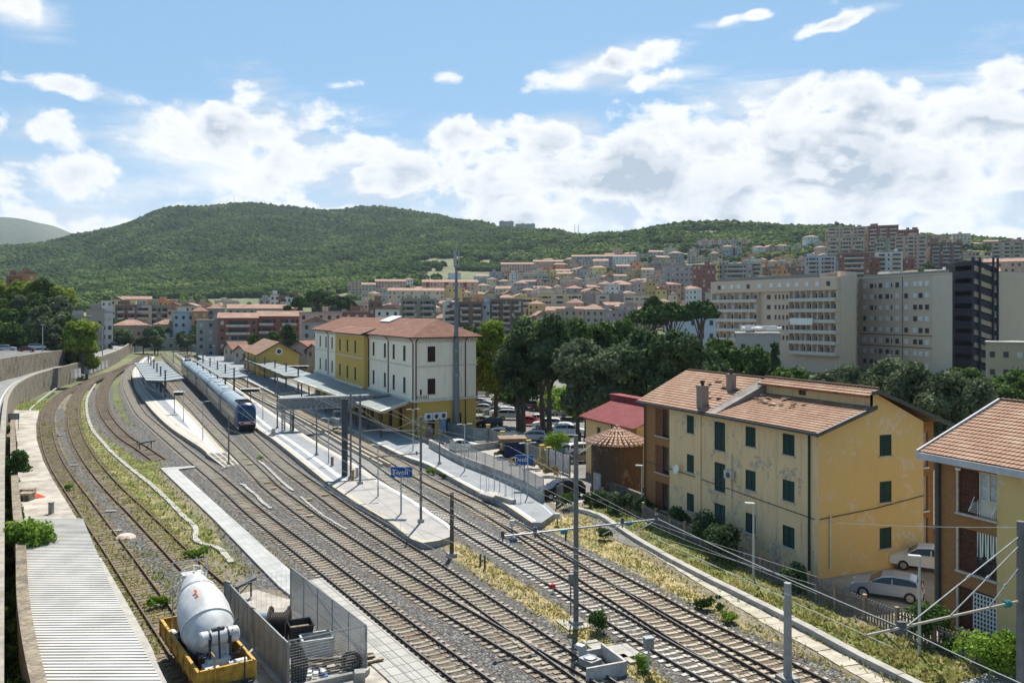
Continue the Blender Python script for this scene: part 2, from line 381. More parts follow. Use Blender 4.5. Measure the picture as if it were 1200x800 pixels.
GREY = [[(208,548),(229,545),(262,565),(330,652),(341,668),(420,720),(470,700),(380,620),(300,560),(230,500),(200,480),(150,440),(190,470)],
 [(250,607),(187,547),(205,560),(300,650),(330,690),(300,690),(262,650)], [(65,478),(80,478),(82,510),(112,556),(165,612),(215,668),(212,712),(180,700),(130,625),(88,560),(68,512)],
 [(146,468),(168,490),(230,545),(222,560),(187,548),(170,540),(150,505),(130,472)], [(104,478),(116,484),(135,515),(160,538),(140,530),(112,505)],
 [(420,690),(300,560),(205,450),(180,420),(200,415),(300,500),(385,568),(500,640),(640,735),(780,830),(560,830)],
 [(450,545),(400,510),(300,450),(210,408),(330,470),(480,548),(560,585),(640,618),(720,665),(880,760),(1000,820),(800,830),(640,690),(560,640)]]
GREEN = [([(18,462),(58,441),(110,425),(156,414),(166,417),(150,426),(120,437),(88,449),(64,463),(50,480),(44,500),(42,482),(17,480)],1.0,1.0),
 ([(41,495),(64,495),(64,513),(44,516)],1.0,1.0), ([(44,515),(66,508),(86,553),(114,592),(130,620),(160,665),(200,712),(212,735),(185,735),(150,690),(95,616),(64,560)],.62,.55),
 ([(76,500),(76,475),(90,456),(104,448),(113,447),(105,470),(106,492),(122,520),(152,552),(188,590),(228,630),(268,683),(235,680),(160,612),(110,550),(84,517)],.8,.55),
 ([(108,490),(125,500),(150,522),(188,536),(190,560),(250,622),(292,672),(262,662),(228,632),(190,592),(165,565),(128,525)],.85,.6),
 ([(258,585),(300,606),(345,645),(396,690),(362,692),(300,640)],.9,.25),
 ([(526,628),(545,626),(590,650),(632,676),(690,715),(724,738),(765,775),(800,806),(742,815),(712,790),(650,733),(600,702),(560,682),(527,652)],1.0,.22),
 ([(625,613),(663,603),(700,609),(722,628),(772,662),(852,716),(962,776),(1012,812),(975,822),(900,770),(820,722),(760,694),(700,662),(655,640)],.9,.35),
 ([(672,597),(700,588),(740,585),(760,600),(875,668),(1000,728),(1160,792),(1180,830),(1100,830),(1000,765),(950,738),(830,678),(742,630)],1.0,.62),
 ([(128,445),(142,447),(146,478),(158,502),(142,492),(130,470)],.8,.75), ([(165,412),(300,408),(260,416),(215,412),(190,418)],.45,.3),
 ([(90,612),(115,640),(148,690),(190,752),(184,762),(150,716),(118,664),(100,630)],.95,.8),
 ([(150,640),(175,652),(220,700),(235,735),(200,735),(165,690)],.5,.9), ([(345,470),(420,515),(500,556),(545,580),(540,585),(480,560),(410,520)],.7,.7),
 ([(200,520),(245,560),(262,580),(250,575)],.3,.5), ([(560,500),(640,510),(690,545),(640,540)],.6,.4), ([(300,500),(330,540),(345,560),(325,548)],.9,.35)]

def ground_masks(X, Y):
 nz = np.zeros(X.shape)
 grey = np.zeros(X.shape)
 for g in GREY: grey = np.maximum(grey, poly_mask(X, Y, g, .8))
 td = np.full(X.shape, 1e9); old = np.full(X.shape, 1e9)
 for k, p in TW.items():
  d = line_dist(X, Y, smooth_path(p, 4)); 
  if k in ('T3', 'T4'): old = np.minimum(old, d)
  else: td = np.minimum(td, d)
 grey = np.maximum(grey, np.clip((2.9-td)/.8, 0, 1))
 oldm = np.clip((1.25-old)/.4, 0, 1)
 gr = np.zeros(X.shape); gg = np.zeros(X.shape)
 for pts, cover, green in GREEN:
  m = poly_mask(X, Y, pts, 1.0)*cover; gg = np.where(m > gr, green, gg); gr = np.maximum(gr, m)
 gr = gr*np.clip((td-1.5)/.9, 0, 1)
 return grey, oldm, gr, gg, np.clip((1.5-td)/.6, 0, 1)
xs = np.arange(-95, 75, .36); ys = np.concatenate([np.arange(20, 130, .36), np.arange(130, 420, 1.1)])
gx, gy = np.meshgrid(xs, ys); grey, oldm, gr, gg, bed = ground_masks(gx, gy)
gz = np.zeros(gx.shape)+rng.normal(0, .012, gx.shape)-np.clip((gy-230)/200, 0, 1)*.0
idx = np.arange(gx.size).reshape(gx.shape)
Fq = np.stack([idx[:-1, :-1], idx[:-1, 1:], idx[1:, 1:], idx[1:, :-1]], -1).reshape(-1, 4)

def make_ground_mat():
 m = bpy.data.materials.new('yard_ground'); m.use_nodes = True; t = NT(m.node_tree); b = t.n['Principled BSDF']
 A = lambda n: t.add('ShaderNodeAttribute', attribute_name=n).outputs['Fac']
 v = t.add('ShaderNodeTexCoord').outputs['Object']
 vo = t.add('ShaderNodeTexVoronoi'); vo.inputs['Scale'].default_value = 11; t.l.new(v, vo.inputs['Vector'])
 vo2 = t.add('ShaderNodeTexVoronoi'); vo2.inputs['Scale'].default_value = 4.2; t.l.new(v, vo2.inputs['Vector'])
 sepc = t.add('ShaderNodeSeparateColor'); t.l.new(vo.outputs['Color'], sepc.inputs[0])
 sep2 = t.add('ShaderNodeSeparateColor'); t.l.new(vo2.outputs['Color'], sep2.inputs[0])
 big = t.noise(v, .12, 5, .65); med = t.noise(v, .9, 5, .7); fin = t.noise(v, 5, 5, .75)
 stone = t.ramp(sepc.outputs[0], [(0, (.035, .036, .039)), (.45, (.088, .088, .088)), (.8, (.16, .157, .15)), (1, (.36, .35, .32))])
 stone = t.mix(t.maprange(med, .45, .75, 0, .6), stone, (.125, .09, .06))                  # brake dust and rust
 stone = t.mix(t.math('MULTIPLY', A('bed'), t.maprange(t.noise(v, .25, 4, .6), .3, .65, .25, .85)), stone, t.ramp(fin, [(.3, (.06, .045, .032)), (.7, (.24, .19, .135))]))
 earth = t.ramp(t.math('ADD', t.math('MULTIPLY', fin, .6), t.math('MULTIPLY', sepc.outputs[1], .4)), [(.25, (.10, .085, .06)), (.5, (.22, .19, .135)), (.8, (.34, .30, .22))])
 base = t.mix(t.maprange(t.math('ADD', A('grey'), t.math('MULTIPLY', t.math('SUBTRACT', med, .5), .7)), .35, .6), earth, stone)
 oldc = t.ramp(t.math('ADD', t.math('MULTIPLY', fin, .5), t.math('MULTIPLY', sepc.outputs[2], .5)), [(.2, (.10, .08, .06)), (.55, (.24, .195, .145)), (.85, (.38, .33, .26))])
 base = t.mix(t.maprange(t.math('ADD', A('old'), t.math('MULTIPLY', t.math('SUBTRACT', med, .5), .8)), .35, .6), base, oldc)
 straw = t.ramp(t.math('ADD', t.math('MULTIPLY', fin, .7), t.math('MULTIPLY', sep2.outputs[1], .3)), [(.2, (.17, .135, .06)), (.5, (.36, .29, .14)), (.8, (.56, .48, .28))])
 green = t.ramp(t.math('ADD', t.math('MULTIPLY', fin, .6), t.math('MULTIPLY', sep2.outputs[0], .4)), [(.2, (.045, .065, .018)), (.5, (.13, .165, .04)), (.8, (.25, .27, .08))])
 gf = t.maprange(t.math('ADD', A('gg'), t.math('MULTIPLY', t.math('SUBTRACT', t.noise(v, .55, 4, .7), .5), 1.5)), .35, .65)
 veg = t.mix(gf, straw, green)
 vf = t.maprange(t.math('ADD', A('gr'), t.math('MULTIPLY', t.math('SUBTRACT', t.noise(v, 1.5, 5, .75), .5), 1.6)), .38, .62)
 c = t.mix(vf, base, veg)
 weeds = t.maprange(t.math('ADD', t.math('MULTIPLY', t.noise(v, .35, 3), .7), t.math('MULTIPLY', fin, .35)), .64, .72)
 c = t.mix(t.math('MULTIPLY', weeds, t.math('SUBTRACT', 1, A('grey'))), c, green)
 c = t.mix(t.maprange(big, .35, .7, 0, .28), c, (.09, .085, .08))
 t.l.new(c, b.inputs['Base Color']); b.inputs['Roughness'].default_value = .95; b.inputs['Specular IOR Level'].default_value = .12
 bp = t.add('ShaderNodeBump'); bp.inputs['Strength'].default_value = .8; bp.inputs['Distance'].default_value = .07
 t.l.new(t.math('ADD', t.math('MULTIPLY', vo.outputs['Distance'], -1), fin), bp.inputs['Height']); t.l.new(bp.outputs[0], b.inputs['Normal'])
 return m
GM = make_ground_mat()
gme = np_mesh('ground', np.stack([gx.ravel(), gy.ravel(), gz.ravel()], 1), Fq, GM, {'grey': grey.ravel(), 'old': oldm.ravel(), 'gr': gr.ravel(), 'gg': gg.ravel(), 'bed': bed.ravel()})
tag(inst('ground', gme), kind='structure')

# tufts of grass standing on the vegetated ground
def grass_stuff():
 n = 260000; px = rng.uniform(0, 1200, n); t = rng.uniform(0, 1, n); D = 38*(170/38)**t
 X = (px-600)/F*D; Y = D; a, o, g, q, _ = ground_masks(X, Y)
 keep = rng.uniform(0, 1, n) < g*(.35+.65*np.array([mnoise.noise((x*.8, y*.8, 0)) > -.12 for x, y in zip(X, Y)]))
 X, Y, q = X[keep], Y[keep], q[keep]; m = len(X); an = rng.uniform(0, 6.28, m); h = rng.uniform(.07, .24, m)*(1-.25*(q < .4)); w = rng.uniform(.018, .05, m)*(1+Y/110)
 dx, dy = np.cos(an)*w, np.sin(an)*w; lx, ly = rng.normal(0, .10, m), rng.normal(0, .10, m)
 V = np.stack([np.stack([X-dx, Y-dy, 0*X-.03], 1), np.stack([X+dx, Y+dy, 0*X-.03], 1), np.stack([X+dx*.3+lx, Y+dy*.3+ly, h], 1), np.stack([X-dx*.6+lx, Y-dy*.6-ly, h*.8], 1)], 1).reshape(-1, 3)
 f = np.arange(4*m).reshape(-1, 4); rv = np.clip(q+rng.normal(0, .28, m), 0, 1)
 mm = mat_leaf('grass_blades', (.50, .41, .20), (.30, .29, .09), (.16, .20, .045), trans=.45)
 tag(inst('grass', np_mesh('grass', V, f, mm, {'rnd': np.repeat(rv, 4)})), kind='stuff')
grass_stuff()

# hills and town slope: heights read off at many places, azimuth column by column
HILL = {-500: [(0,395),(500,385),(800,365),(1200,355),(2000,330)],
 0: [(300,424.5),(400,409.3),(500,378),(800,356),(1000,346),(1500,318),(2000,289)], 100: [(300,424.5),(400,409.3),(500,383),(800,358),(1000,348),(1500,318),(2200,273)],
 200: [(300,424.5),(400,409.3),(500,386),(800,359),(1000,350),(1500,316),(2300,247)], 300: [(300,424.5),(400,409.3),(500,386),(800,361),(1000,348),(1500,313),(2400,239)],
 400: [(300,424.5),(400,409.3),(500,385),(700,366),(900,348),(1300,318),(1800,284),(2400,247)], 470: [(300,424.5),(400,409.3),(450,395),(600,377),(800,354),(1000,330),(1400,300),(1900,272),(2400,249)],
 515: [(300,412),(440,397),(600,379),(800,353),(1000,326),(1400,296),(1900,270),(2400,253)], 560: [(300,414),(440,397),(600,378),(800,350),(1000,324),(1400,297),(2200,262)],
 610: [(300,420),(440,398),(600,375),(800,345),(1000,322),(1300,301),(1600,281),(2000,266)], 650: [(300,421),(440,398),(600,373),(800,340),(1000,317),(1300,296),(1700,275)],
 700: [(300,422),(440,398),(600,370),(800,336),(1000,312),(1250,291),(1500,274)], 800: [(300,424),(440,395),(600,362),(800,327),(1000,305),(1200,285),(1400,265)],
 900: [(300,425),(440,390),(600,352),(800,318),(1000,298),(1200,276),(1400,260)], 980: [(300,428),(440,386),(600,340),(800,303),(1000,284),(1200,270),(1350,263)],
 1060: [(300,425),(440,382),(600,333),(800,301),(1000,286),(1200,276)], 1130: [(300,422),(440,378),(600,330),(800,300),(1000,288),(1200,282)],
 1200: [(300,415),(440,376),(600,330),(800,301),(1000,291),(1200,287)], 1700: [(300,415),(440,376),(600,330),(800,301),(1000,285),(1200,270)]}
hk = sorted(HILL)
def col_z(k, D):
 pts = [(0, 0), (200, 0)]+[(d, ZY(y, d)) for d, y in HILL[k] if d > 200]; last = pts[-1]
 pts += [(last[0]+180, last[1]*.985), (last[0]+900, last[1]*.5), (9000, last[1]*.3), (20000, 20)]
 return np.interp(D, [p[0] for p in pts], [p[1] for p in pts])
def terrain_z(px, D):
 px = np.asarray(px, float); D = np.asarray(D, float); Z = np.stack([col_z(k, D) for k in hk], 0)
 pc = np.clip(px, hk[0], hk[-1]); i = np.clip(np.searchsorted(hk, pc, side='right')-1, 0, len(hk)-2); hka = np.array(hk, float)
 f = (pc-hka[i])/(hka[i+1]-hka[i]); f = f*f*(3-2*f)*.5+f*.5
 sh = np.arange(D.size).reshape(D.shape); Zf = Z.reshape(len(hk), -1)
 z = Zf[i.ravel(), sh.ravel()]*(1-f.ravel())+Zf[i.ravel()+1, sh.ravel()]*f.ravel(); z = z.reshape(D.shape)
 X = (px-600)/F*D                                               # the wooded knoll behind the car park on the left
 z = z+21*np.exp(-((X+204)/36)**2-((D-290)/50)**2)*(D > 150)
 rough = np.clip((D-700)/900, 0, 1)
 z = z+rough*(5*np.sin(X/97+D/210)+3.5*np.sin(X/61-D/130+1)+2.5*np.sin(X/33+D/47))
 return z
azs = np.concatenate([np.linspace(-math.pi, -1.05, 40), np.linspace(-1.04, 1.04, 620), np.linspace(1.05, math.pi, 40)])
ds = np.concatenate([np.linspace(5, 150, 12), np.geomspace(160, 3600, 190), np.geomspace(3900, 6200, 8)])
ga, gd = np.meshgrid(azs, ds); inb = np.abs(ga) < 1.05
YD = np.where(inb, gd*np.cos(np.clip(ga, -1.05, 1.05)), gd); pxs = np.where(inb, 600+F*np.tan(np.clip(ga, -1.05, 1.05)), np.where(ga < 0, -500, 1700))
tz = terrain_z(pxs, np.where(inb, gd*np.cos(np.clip(ga, -1.05, 1.05)), gd))
TXX, TYY = gd*np.sin(ga), gd*np.cos(ga)
tz = tz-.9*(1-np.clip((YD-330)/60, 0, 1))
fwd = (TYY < 0); tz = np.where(fwd, -.9, tz)
tidx = np.arange(ga.size).reshape(ga.shape)
Ft = np.stack([tidx[:-1, :-1], tidx[:-1, 1:], tidx[1:, 1:], tidx[1:, :-1]], -1).reshape(-1, 4)
def make_terrain_mat():
 m = bpy.data.materials.new('hill_ground'); m.use_nodes = True; t = NT(m.node_tree); b = t.n['Principled BSDF']
 v = t.add('ShaderNodeTexCoord').outputs['Object']
 n = t.noise(v, .02, 6, .7); n2 = t.noise(v, .004, 4, .6)
 c = t.ramp(t.math('ADD', t.math('MULTIPLY', n, .6), t.math('MULTIPLY', n2, .4)), [(.36, (.05, .065, .025)), (.5, (.10, .115, .045)), (.6, (.17, .165, .075)), (.74, (.27, .23, .13))])
 t.l.new(c, b.inputs['Base Color']); b.inputs['Roughness'].default_value = .95
 return m
tag(inst('hills', np_mesh('hills', np.stack([TXX.ravel(), TYY.ravel(), tz.ravel()], 1), Ft, make_terrain_mat(), smooth=True)), kind='structure')

# the far hill on the left
def far_hill():
 pxa = np.linspace(-420, 170, 120); prof = np.interp(pxa, [-420,-200,-60,0,30,60,90,130,170], [300,272,258,254,257,264,275,300,330])
 Dr = [3600, 4000, 4400, 4700, 5000, 6000]; fr = [0, .35, .75, 1, .96, .3]; rows = []
 for D, f in zip(Dr, fr):
  zt = (HY-prof)*4.7+H; z = 20+(zt-20)*f+(12*np.sin(pxa/9+D)+8*np.sin(pxa/23)) * (.2+.8*(f < 1))
  rows.append(np.stack([(pxa-600)/F*D, np.full(pxa.shape, D), z], 1))
 V = np.concatenate(rows); n = len(pxa); ii = np.arange(len(rows)*n).reshape(len(rows), n)
 Fh = np.stack([ii[:-1, :-1], ii[:-1, 1:], ii[1:, 1:], ii[1:, :-1]], -1).reshape(-1, 4)
 tag(inst('far_hill', np_mesh('far_hill', V, Fh, mat('far_woods', (.018, .032, .016), var=0, col2=(.05, .07, .03), scale=.03, detail=9), smooth=True)), kind='structure')
far_hill()
# ------------------------------------------------------------------ roads, platforms, paths
concrete = mat('pale_concrete', (.33, .315, .285), var=.16, scale=1.2, bump=.15)
concrete_d = mat('grey_concrete', (.30, .29, .27), var=.25, scale=.8, bump=.2)
asphalt = mat('asphalt', (.10, .10, .105), var=.3, scale=.6, bump=.2, bscale=30)
asph_pale = mat('worn_asphalt', (.135, .13, .125), var=.25, scale=.35, bump=.15)
white_paint = mat('white_paint', (.52, .52, .51), var=.06, scale=4)
cream_paint = mat('cream_paving', (.42, .37, .28), var=.12, scale=3)
steel = mat('galvanised_steel', (.30, .32, .33), rough=.5, var=.2, scale=3, metal=.4)
steel_d = mat('dark_steel', (.085, .10, .11), rough=.5, var=.2, scale=3, metal=.3)
def mat_pave(name, c1, c2, mortar, w, h, ms=.02, rot=A1):
 m = bpy.data.materials.new(name); m.use_nodes = True; t = NT(m.node_tree); b = t.n['Principled BSDF']
 v = t.add('ShaderNodeTexCoord').outputs['Object']; mp = t.add('ShaderNodeMapping'); t.l.new(v, mp.inputs[0]); mp.inputs['Rotation'].default_value = (0, 0, -rot)
 br = t.add('ShaderNodeTexBrick'); t.l.new(mp.outputs[0], br.inputs['Vector']); br.inputs['Scale'].default_value = 1; br.offset = 0
 br.inputs['Brick Width'].default_value = w; br.inputs['Row Height'].default_value = h; br.inputs['Mortar Size'].default_value = ms
 br.inputs['Color1'].default_value = (*c1, 1); br.inputs['Color2'].default_value = (*c2, 1); br.inputs['Mortar'].default_value = (*mortar, 1)
 n = t.maprange(t.noise(v, .45, 8, .75), .40, .72, 0, .6); c = t.mix(n, br.outputs[0], tuple(x*.55 for x in c1))
 t.l.new(c, b.inputs['Base Color']); b.inputs['Roughness'].default_value = .85; b.inputs['Specular IOR Level'].default_value = .2
 return m
pave_big = mat_pave('paving_slabs', (.40, .39, .36), (.34, .33, .305), (.12, .11, .10), .95, .62, .03, A1+R(8))
pave_path = mat_pave('white_path_slabs', (.43, .43, .415), (.38, .38, .37), (.22, .22, .21), 1.0, .5, .012, A1+R(8))
pave_plat = mat_pave('platform_asphalt', (.26, .275, .29), (.24, .255, .275), (.20, .20, .21), 2.5, 2.5, .02)
pave_old = mat_pave('platform_concrete', (.37, .35, .335), (.33, .315, .30), (.18, .17, .15), 4.5, 3.2, .03)

def W(pts, z): return [P(x, y, z) for x, y in pts]
def slab(name, pts, z0, z1, top, side=None, kind='structure', **k):
 b = MB(); w = W(pts, z1); b.prism(w, z0, z1, 0, 1)
 return b.build(name, [top, side or concrete_d], kind=kind, **k)
def resamp(l, n):
 l = [Vector(p) for p in l]; s = [0]
 for a, b in zip(l, l[1:]): s.append(s[-1]+(b-a).length)
 o = []
 for i in range(n):
  t = s[-1]*i/(n-1); j = min(len(l)-2, max(0, np.searchsorted(s, t)-1)); f = (t-s[j])/max(1e-9, s[j+1]-s[j]); o.append(l[j].lerp(l[j+1], f))
 return o
def offs(l, d):
 """polyline moved sideways by d (to its right for d > 0)"""
 o = []
 for i, p in enumerate(l):
  a = l[max(0, i-1)]; c = l[min(len(l)-1, i+1)]; t = (c-a); t.z = 0; t.normalize(); o.append(p+Vector((t.y, -t.x, 0))*d)
 return o
def ribbon(b, l, r, dz=0, mi=0):
 n = max(len(l), len(r), 12); l = resamp(l, n); r = resamp(r, n)
 for i in range(n-1): b.quad(l[i]+EZ*dz, r[i]+EZ*dz, r[i+1]+EZ*dz, l[i+1]+EZ*dz, mi)
def band(b, line, d0, d1, dz, mi=0):
 ribbon(b, offs(line, d0), offs(line, d1), dz, mi)

# platform on the left with its pointed end
ZP = .5
def platform(name, L, Rr, z=ZP, top=pave_plat, bands=(), edge=cream_paint, ramp=None):
 b = MB(); l = smooth_path(W(L, z), 1.5); r = smooth_path(W(Rr, z), 1.5); n = max(len(l), len(r)); l = resamp(l, n); r = resamp(r, n)
 for i in range(n-1):
  b.quad(l[i], r[i], r[i+1], l[i+1], 0)
  for (p, q) in ((l[i], l[i+1]), (r[i+1], r[i])): b.quad(p-EZ*(z+.2), p, q, q-EZ*(z+.2), 1)
 b.quad(l[0]-EZ*(z+.2), r[0]-EZ*(z+.2), r[0], l[0], 1); b.quad(r[-1]-EZ*(z+.2), l[-1]-EZ*(z+.2), l[-1], r[-1], 1)
 for side, a, c, mi in bands:
  if side == 'L': ribbon(b, [p.lerp(q, a) if a <= 1 and False else p+(q-p).normalized()*min(a, (q-p).length/2) for p, q in zip(l, r)], [p+(q-p).normalized()*min(c, (q-p).length/2) for p, q in zip(l, r)], .004, mi)
  else: ribbon(b, [q+(p-q).normalized()*min(c, (q-p).length/2) for p, q in zip(l, r)], [q+(p-q).normalized()*min(a, (q-p).length/2) for p, q in zip(l, r)], .004, mi)
 return b.build(name, [top, concrete_d, white_paint, edge, pave_plat], kind='structure')
platform('platform', [(243,530.5),(235.5,524),(217,512),(199.5,500),(185,487),(174,475),(165,463),(159,455),(156,445),(155,437),(157,431),(163,424),(170,418)],
   [(265.5,530),(253.5,518),(234,495.5),(221,482),(207,468.5),(196,458),(186,449),(180,440),(176,432),(177,424),(182,417)],
   bands=(('L', 0, .55, 3), ('L', .62, .95, 2), ('L', 1.0, 1.6, 3), ('L', 1.65, 2.05, 2), ('R', 0, .5, 3), ('R', .55, .8, 2), ('R', .9, 1.9, 2)))
def ramp():
 b = MB(); a = W([(243,530.5),(265.5,530)], ZP); c = W([(264,547),(279,543)], .02)
 b.quad(a[0], c[0], c[1], a[1], 0); b.quad(a[0]-EZ*.7, c[0]-EZ*.2, c[0], a[0], 1); b.quad(a[1], c[1], c[1]-EZ*.2, a[1]-EZ*.7, 1)
 for t in (0, .33, .66, 1): # cream strips
  p = a[0].lerp(a[1], t); q = c[0].lerp(c[1], t); u = (a[1]-a[0]).normalized()*.12; b.quad(p-u+EZ*.01, q-u+EZ*.01, q+u+EZ*.01, p+u+EZ*.01, 2)
 for t in (.3, .62): b.fbox(a[0].lerp(c[0], t)+EZ*.012, a[1].lerp(c[1], t)-a[0].lerp(c[0], t), (c[0]-a[0]).normalized()*.3, EZ*.004, 2)
 b.build('platform_ramp', [asphalt, concrete_d, cream_paint], kind='structure')
ramp()
# island platform
platform('platform', [(529,627.5),(520,641.5)][:1]+[(492.5,635.5),(455,610),(414.5,586),(382,564)], [(529,627.0)]+[(529,616),(507,601),(485,586),(441.5,560)], top=pave_old, bands=(('L', 0, .45, 3), ('R', 0, .45, 2)))
platform('platform', [(382,564),(356,542.5),(320,514),(300,500),(275,476),(250,453),(233,438),(221,427),(212,419)], [(441.5,560),(422,547),(399.5,533.5),(375.5,520),(345,501),(325,487),(300,470),(270,449),(243,432),(226,420)],
   bands=(('L', 0, .35, 3), ('L', .42, .8, 2), ('L', 1.6, 2.15, 2), ('R', 0, .3, 2), ('R', .32, .75, 3)))
# station side platform
platform('platform', [(623,611.5),(590,589),(578,583),(566,578.5),(537.5,563.5),(500,543),(467,531),(411,503),(380,488),(345,473),(300,450),(262,432),(228,415)],
   [(651.5,600),(638,588),(614,572.5),(585,559),(546.5,544),(527,534),(500,520),(476,508),(440,494),(400,474),(330,443),(275,421),(240,411)],
   bands=(('L', 0, .35, 3), ('L', .4, .75, 2), ('R', .6, .75, 2)))
def tip():
 b = MB(); w = W([(623,611.5),(635,611.5),(651.5,600)], .5); b.prism(w, -.1, .5, 0, 1); b.build('platform_end', [pave_plat, concrete_d], kind='structure')
tip()
slab('path', [(187.5,547.5),(229,545),(229.5,546.5),(208.5,549),(265,600),(341,668),(345,700),(327,686),(301.5,660),(250,607)], -.1, .16, pave_path)
slab('paved_path', [(357.5,680),(377,676),(452,739),(527,800.5),(600,861),(520,861),(462,802),(430,773)], -.1, .13, pave_big, concrete)
slab('yard_slab', [(263,700),(300,690),(341,702),(357,682),(432,775),(470,815),(460,860),(330,860),(285,770)], -.1, .06, mat('yard_slab', (.33, .30, .26), var=.3, scale=.9, bump=.2))
slab('loading_platform', [(16.5,480),(46,480),(42,497),(43,515),(51,540),(63,563),(90,607),(100,622),(24,622),(21,555),(20,520)], -.1, .8, mat('old_platform_concrete', (.33, .30, .255), var=.35, scale=.5, bump=.3))
# thin concrete cable trough winding through the left yard
def trough(name, pts, w=.42, h=.12, m=None, z=.1):
 b = MB(); l = smooth_path(W(pts, z), 1.0)
 for i in range(len(l)-1):
  a, c = l[i], l[i+1]; t = (c-a).normalized(); s = Vector((t.y, -t.x, 0))*w/2*random.uniform(.85, 1.15); b.fbox(a-s-EZ*.1+t*.02, t*((c-a).length-.04), s*2, EZ*(h+random.uniform(-.01, .02)))
 return b.build(name, m or concrete, kind='structure')
trough('cable_trough', [(112,449),(106,458),(102,467),(101.5,479),(104,492),(110,505),(121,518),(129,527),(141,538),(158,552),(176,566),(198,586),(213,602),(229,617),(229,631),(240,637),(256,641),(275,662)])
trough('cable_trough', [(150,492),(95,462)][:0]+[(34,482),(38,476),(50,466),(66,454)], w=.35)
trough('cable_trough', [(306,546),(318,556),(335,572),(352,590)][:0]+[(303,539),(312,546),(332,565),(345,575)], w=.3)
trough('cable_trough', [(352,581),(372,598),(393,612),(412,622)], w=.2)
trough('cable_trough', [(281,566),(284,566),(292,573),(301,580),(308,588),(318,595)], w=.3)
# low cream wall of cable ducts between the two through tracks
def duct():
 b = MB(); l = smooth_path(W([(262,441),(280,452),(295,461),(325,476),(344,484.5),(380,504),(401,516),(421,527),(455,545)], .35), 1.2)
 for o_, z_ in ((-.45, 0), (.45, .05)):
  q = offs(l, o_)
  for i in range(len(q)-1):
   a, c = q[i], q[i+1]; t = (c-a).normalized(); s = Vector((t.y, -t.x, 0))*.12; b.fbox(Vector((a.x, a.y, 0))-s, (c-a)*.99, s*2, EZ*(.42+z_))
 b.build('duct_wall', cream_paint, label='two low cream kerb walls running between the tracks in front of the station', cat='low wall')
duct()
# long white kerb at the edge of the lawn, and the slab path beside it
def kerb():
 b = MB(); l = smooth_path(W([(668,592),(700,600),(720,612),(751,632),(800,659),(860,689),(919,718),(960,739),(1010,766),(1095,808),(1200,862)], .35), 2)
 for i in range(len(l)-1):
  a, c = l[i], l[i+1]; t = (c-a).normalized(); s = Vector((t.y, -t.x, 0))*.24; b.fbox(Vector((a.x, a.y, -.1))-s+t*.015, (c-a)-t*.03, s*2, EZ*random.uniform(.44, .46))
 b.build('kerb', concrete, kind='structure')
kerb()
slab('path', [(690,608),(712,606),(762,637),(753,640),(735,638),(718,630)], -.1, .05, asph_pale)
trough('path', [(754,637),(800,664),(840,688),(880,712),(930,741),(975,765),(1030,797),(1080,826)], w=1.0, h=.05, z=.1, m=mat('slab_path', (.37, .34, .27), var=.2, scale=1.5))
# car park, forecourt and yards round the houses (flush sheets)
def sheet(name, pts, z, m, zz=0):
 b = MB(); w = [p+EZ*0 for p in W(pts, z)]; b.poly(w if True else w); o = b.build(name, m, kind='structure')
 return o
def up(o):
 me = o.data
 if me.polygons[0].normal.z < 0: me.flip_normals()
 return o
up(sheet('car_park', [(548,520),(480,470),(420,430),(560,440),(760,455),(720,560),(700,580),(682,575),(676,553),(648,541),(585,510),(556,505)], .05, asph_pale))
up(sheet('forecourt', [(486,512),(520,505),(556,503),(590,512),(650,541),(690,566),(693,586),(655,592),(640,586),(614,571),(546,542),(505,522)], .03, mat('forecourt_concrete', (.33, .30, .265), var=.15, scale=.4)))
up(sheet('house_yard', [(930,640),(1000,610),(1110,620),(1130,760),(1090,740),(1004,700),(965,690)], .03, mat('house_yard_paving', (.33, .29, .24), var=.2, scale=.6)))
slab('raised_bank', [(1150,700),(1400,700),(1500,900),(1100,900)][:0] or [(1122,800),(1160,786),(1300,790),(1300,900),(1190,850)], -.1, .3, concrete)

# ------------------------------------------------------------------ railway tracks
rail_side = mat('rusty_rail', (.075, .05, .038), rough=.8, var=.3, scale=4)
rail_top = mat('worn_rail_head', (.16, .15, .15), rough=.35, var=.2, scale=2, metal=.7)
rail_old = mat('rusty_rail_head', (.13, .085, .06), rough=.75, var=.2)
slp = {'pale': mat('sleeper_pale_concrete', (.46, .45, .42), var=.12, scale=.7), 'beige': mat('sleeper_concrete', (.33, .295, .24), var=.22, scale=.7), 'wood': mat('sleeper_wood', (.20, .16, .115), var=.35, scale=.9), 'sand': mat('sleeper_sandy_concrete', (.44, .38, .29), var=.2, scale=.7)}
for m in slp.values():
 t = NT(m.node_tree); bs = t.n['Principled BSDF'].inputs['Base Color']; oi = t.add('ShaderNodeObjectInfo'); t.l.new(t.mix(1, bs.links[0].from_socket, t.ramp(oi.outputs['Random'], [(0, (.62, .54, .46)), (.4, (.85, .82, .78)), (1, (1.0, .99, .96))]), 'MULTIPLY'), bs)
sl_me = {}
for k, m in slp.items():
 b = MB(); L_, w_ = (2.4, .25)
 if k == 'wood': b.box((0, 0, -.02), (2.5, .25, .11))
 else:
  for s_ in (-1, 1): b.fbox((s_*.35 if s_ > 0 else -1.2, -.13, -.09), (.85, 0, 0), (0, .26, 0), (0, 0, .15))
  b.box((0, 0, -.035), (.8, .20, .12))
  for s_ in (-1, 1): # fastenings
   for e in (-1, 1): b.box((s_*.7175+e*.13, 0, .075), (.07, .14, .035), mi=1)
 sl_me[k] = b.mesh('sleeper', [m, rail_side])
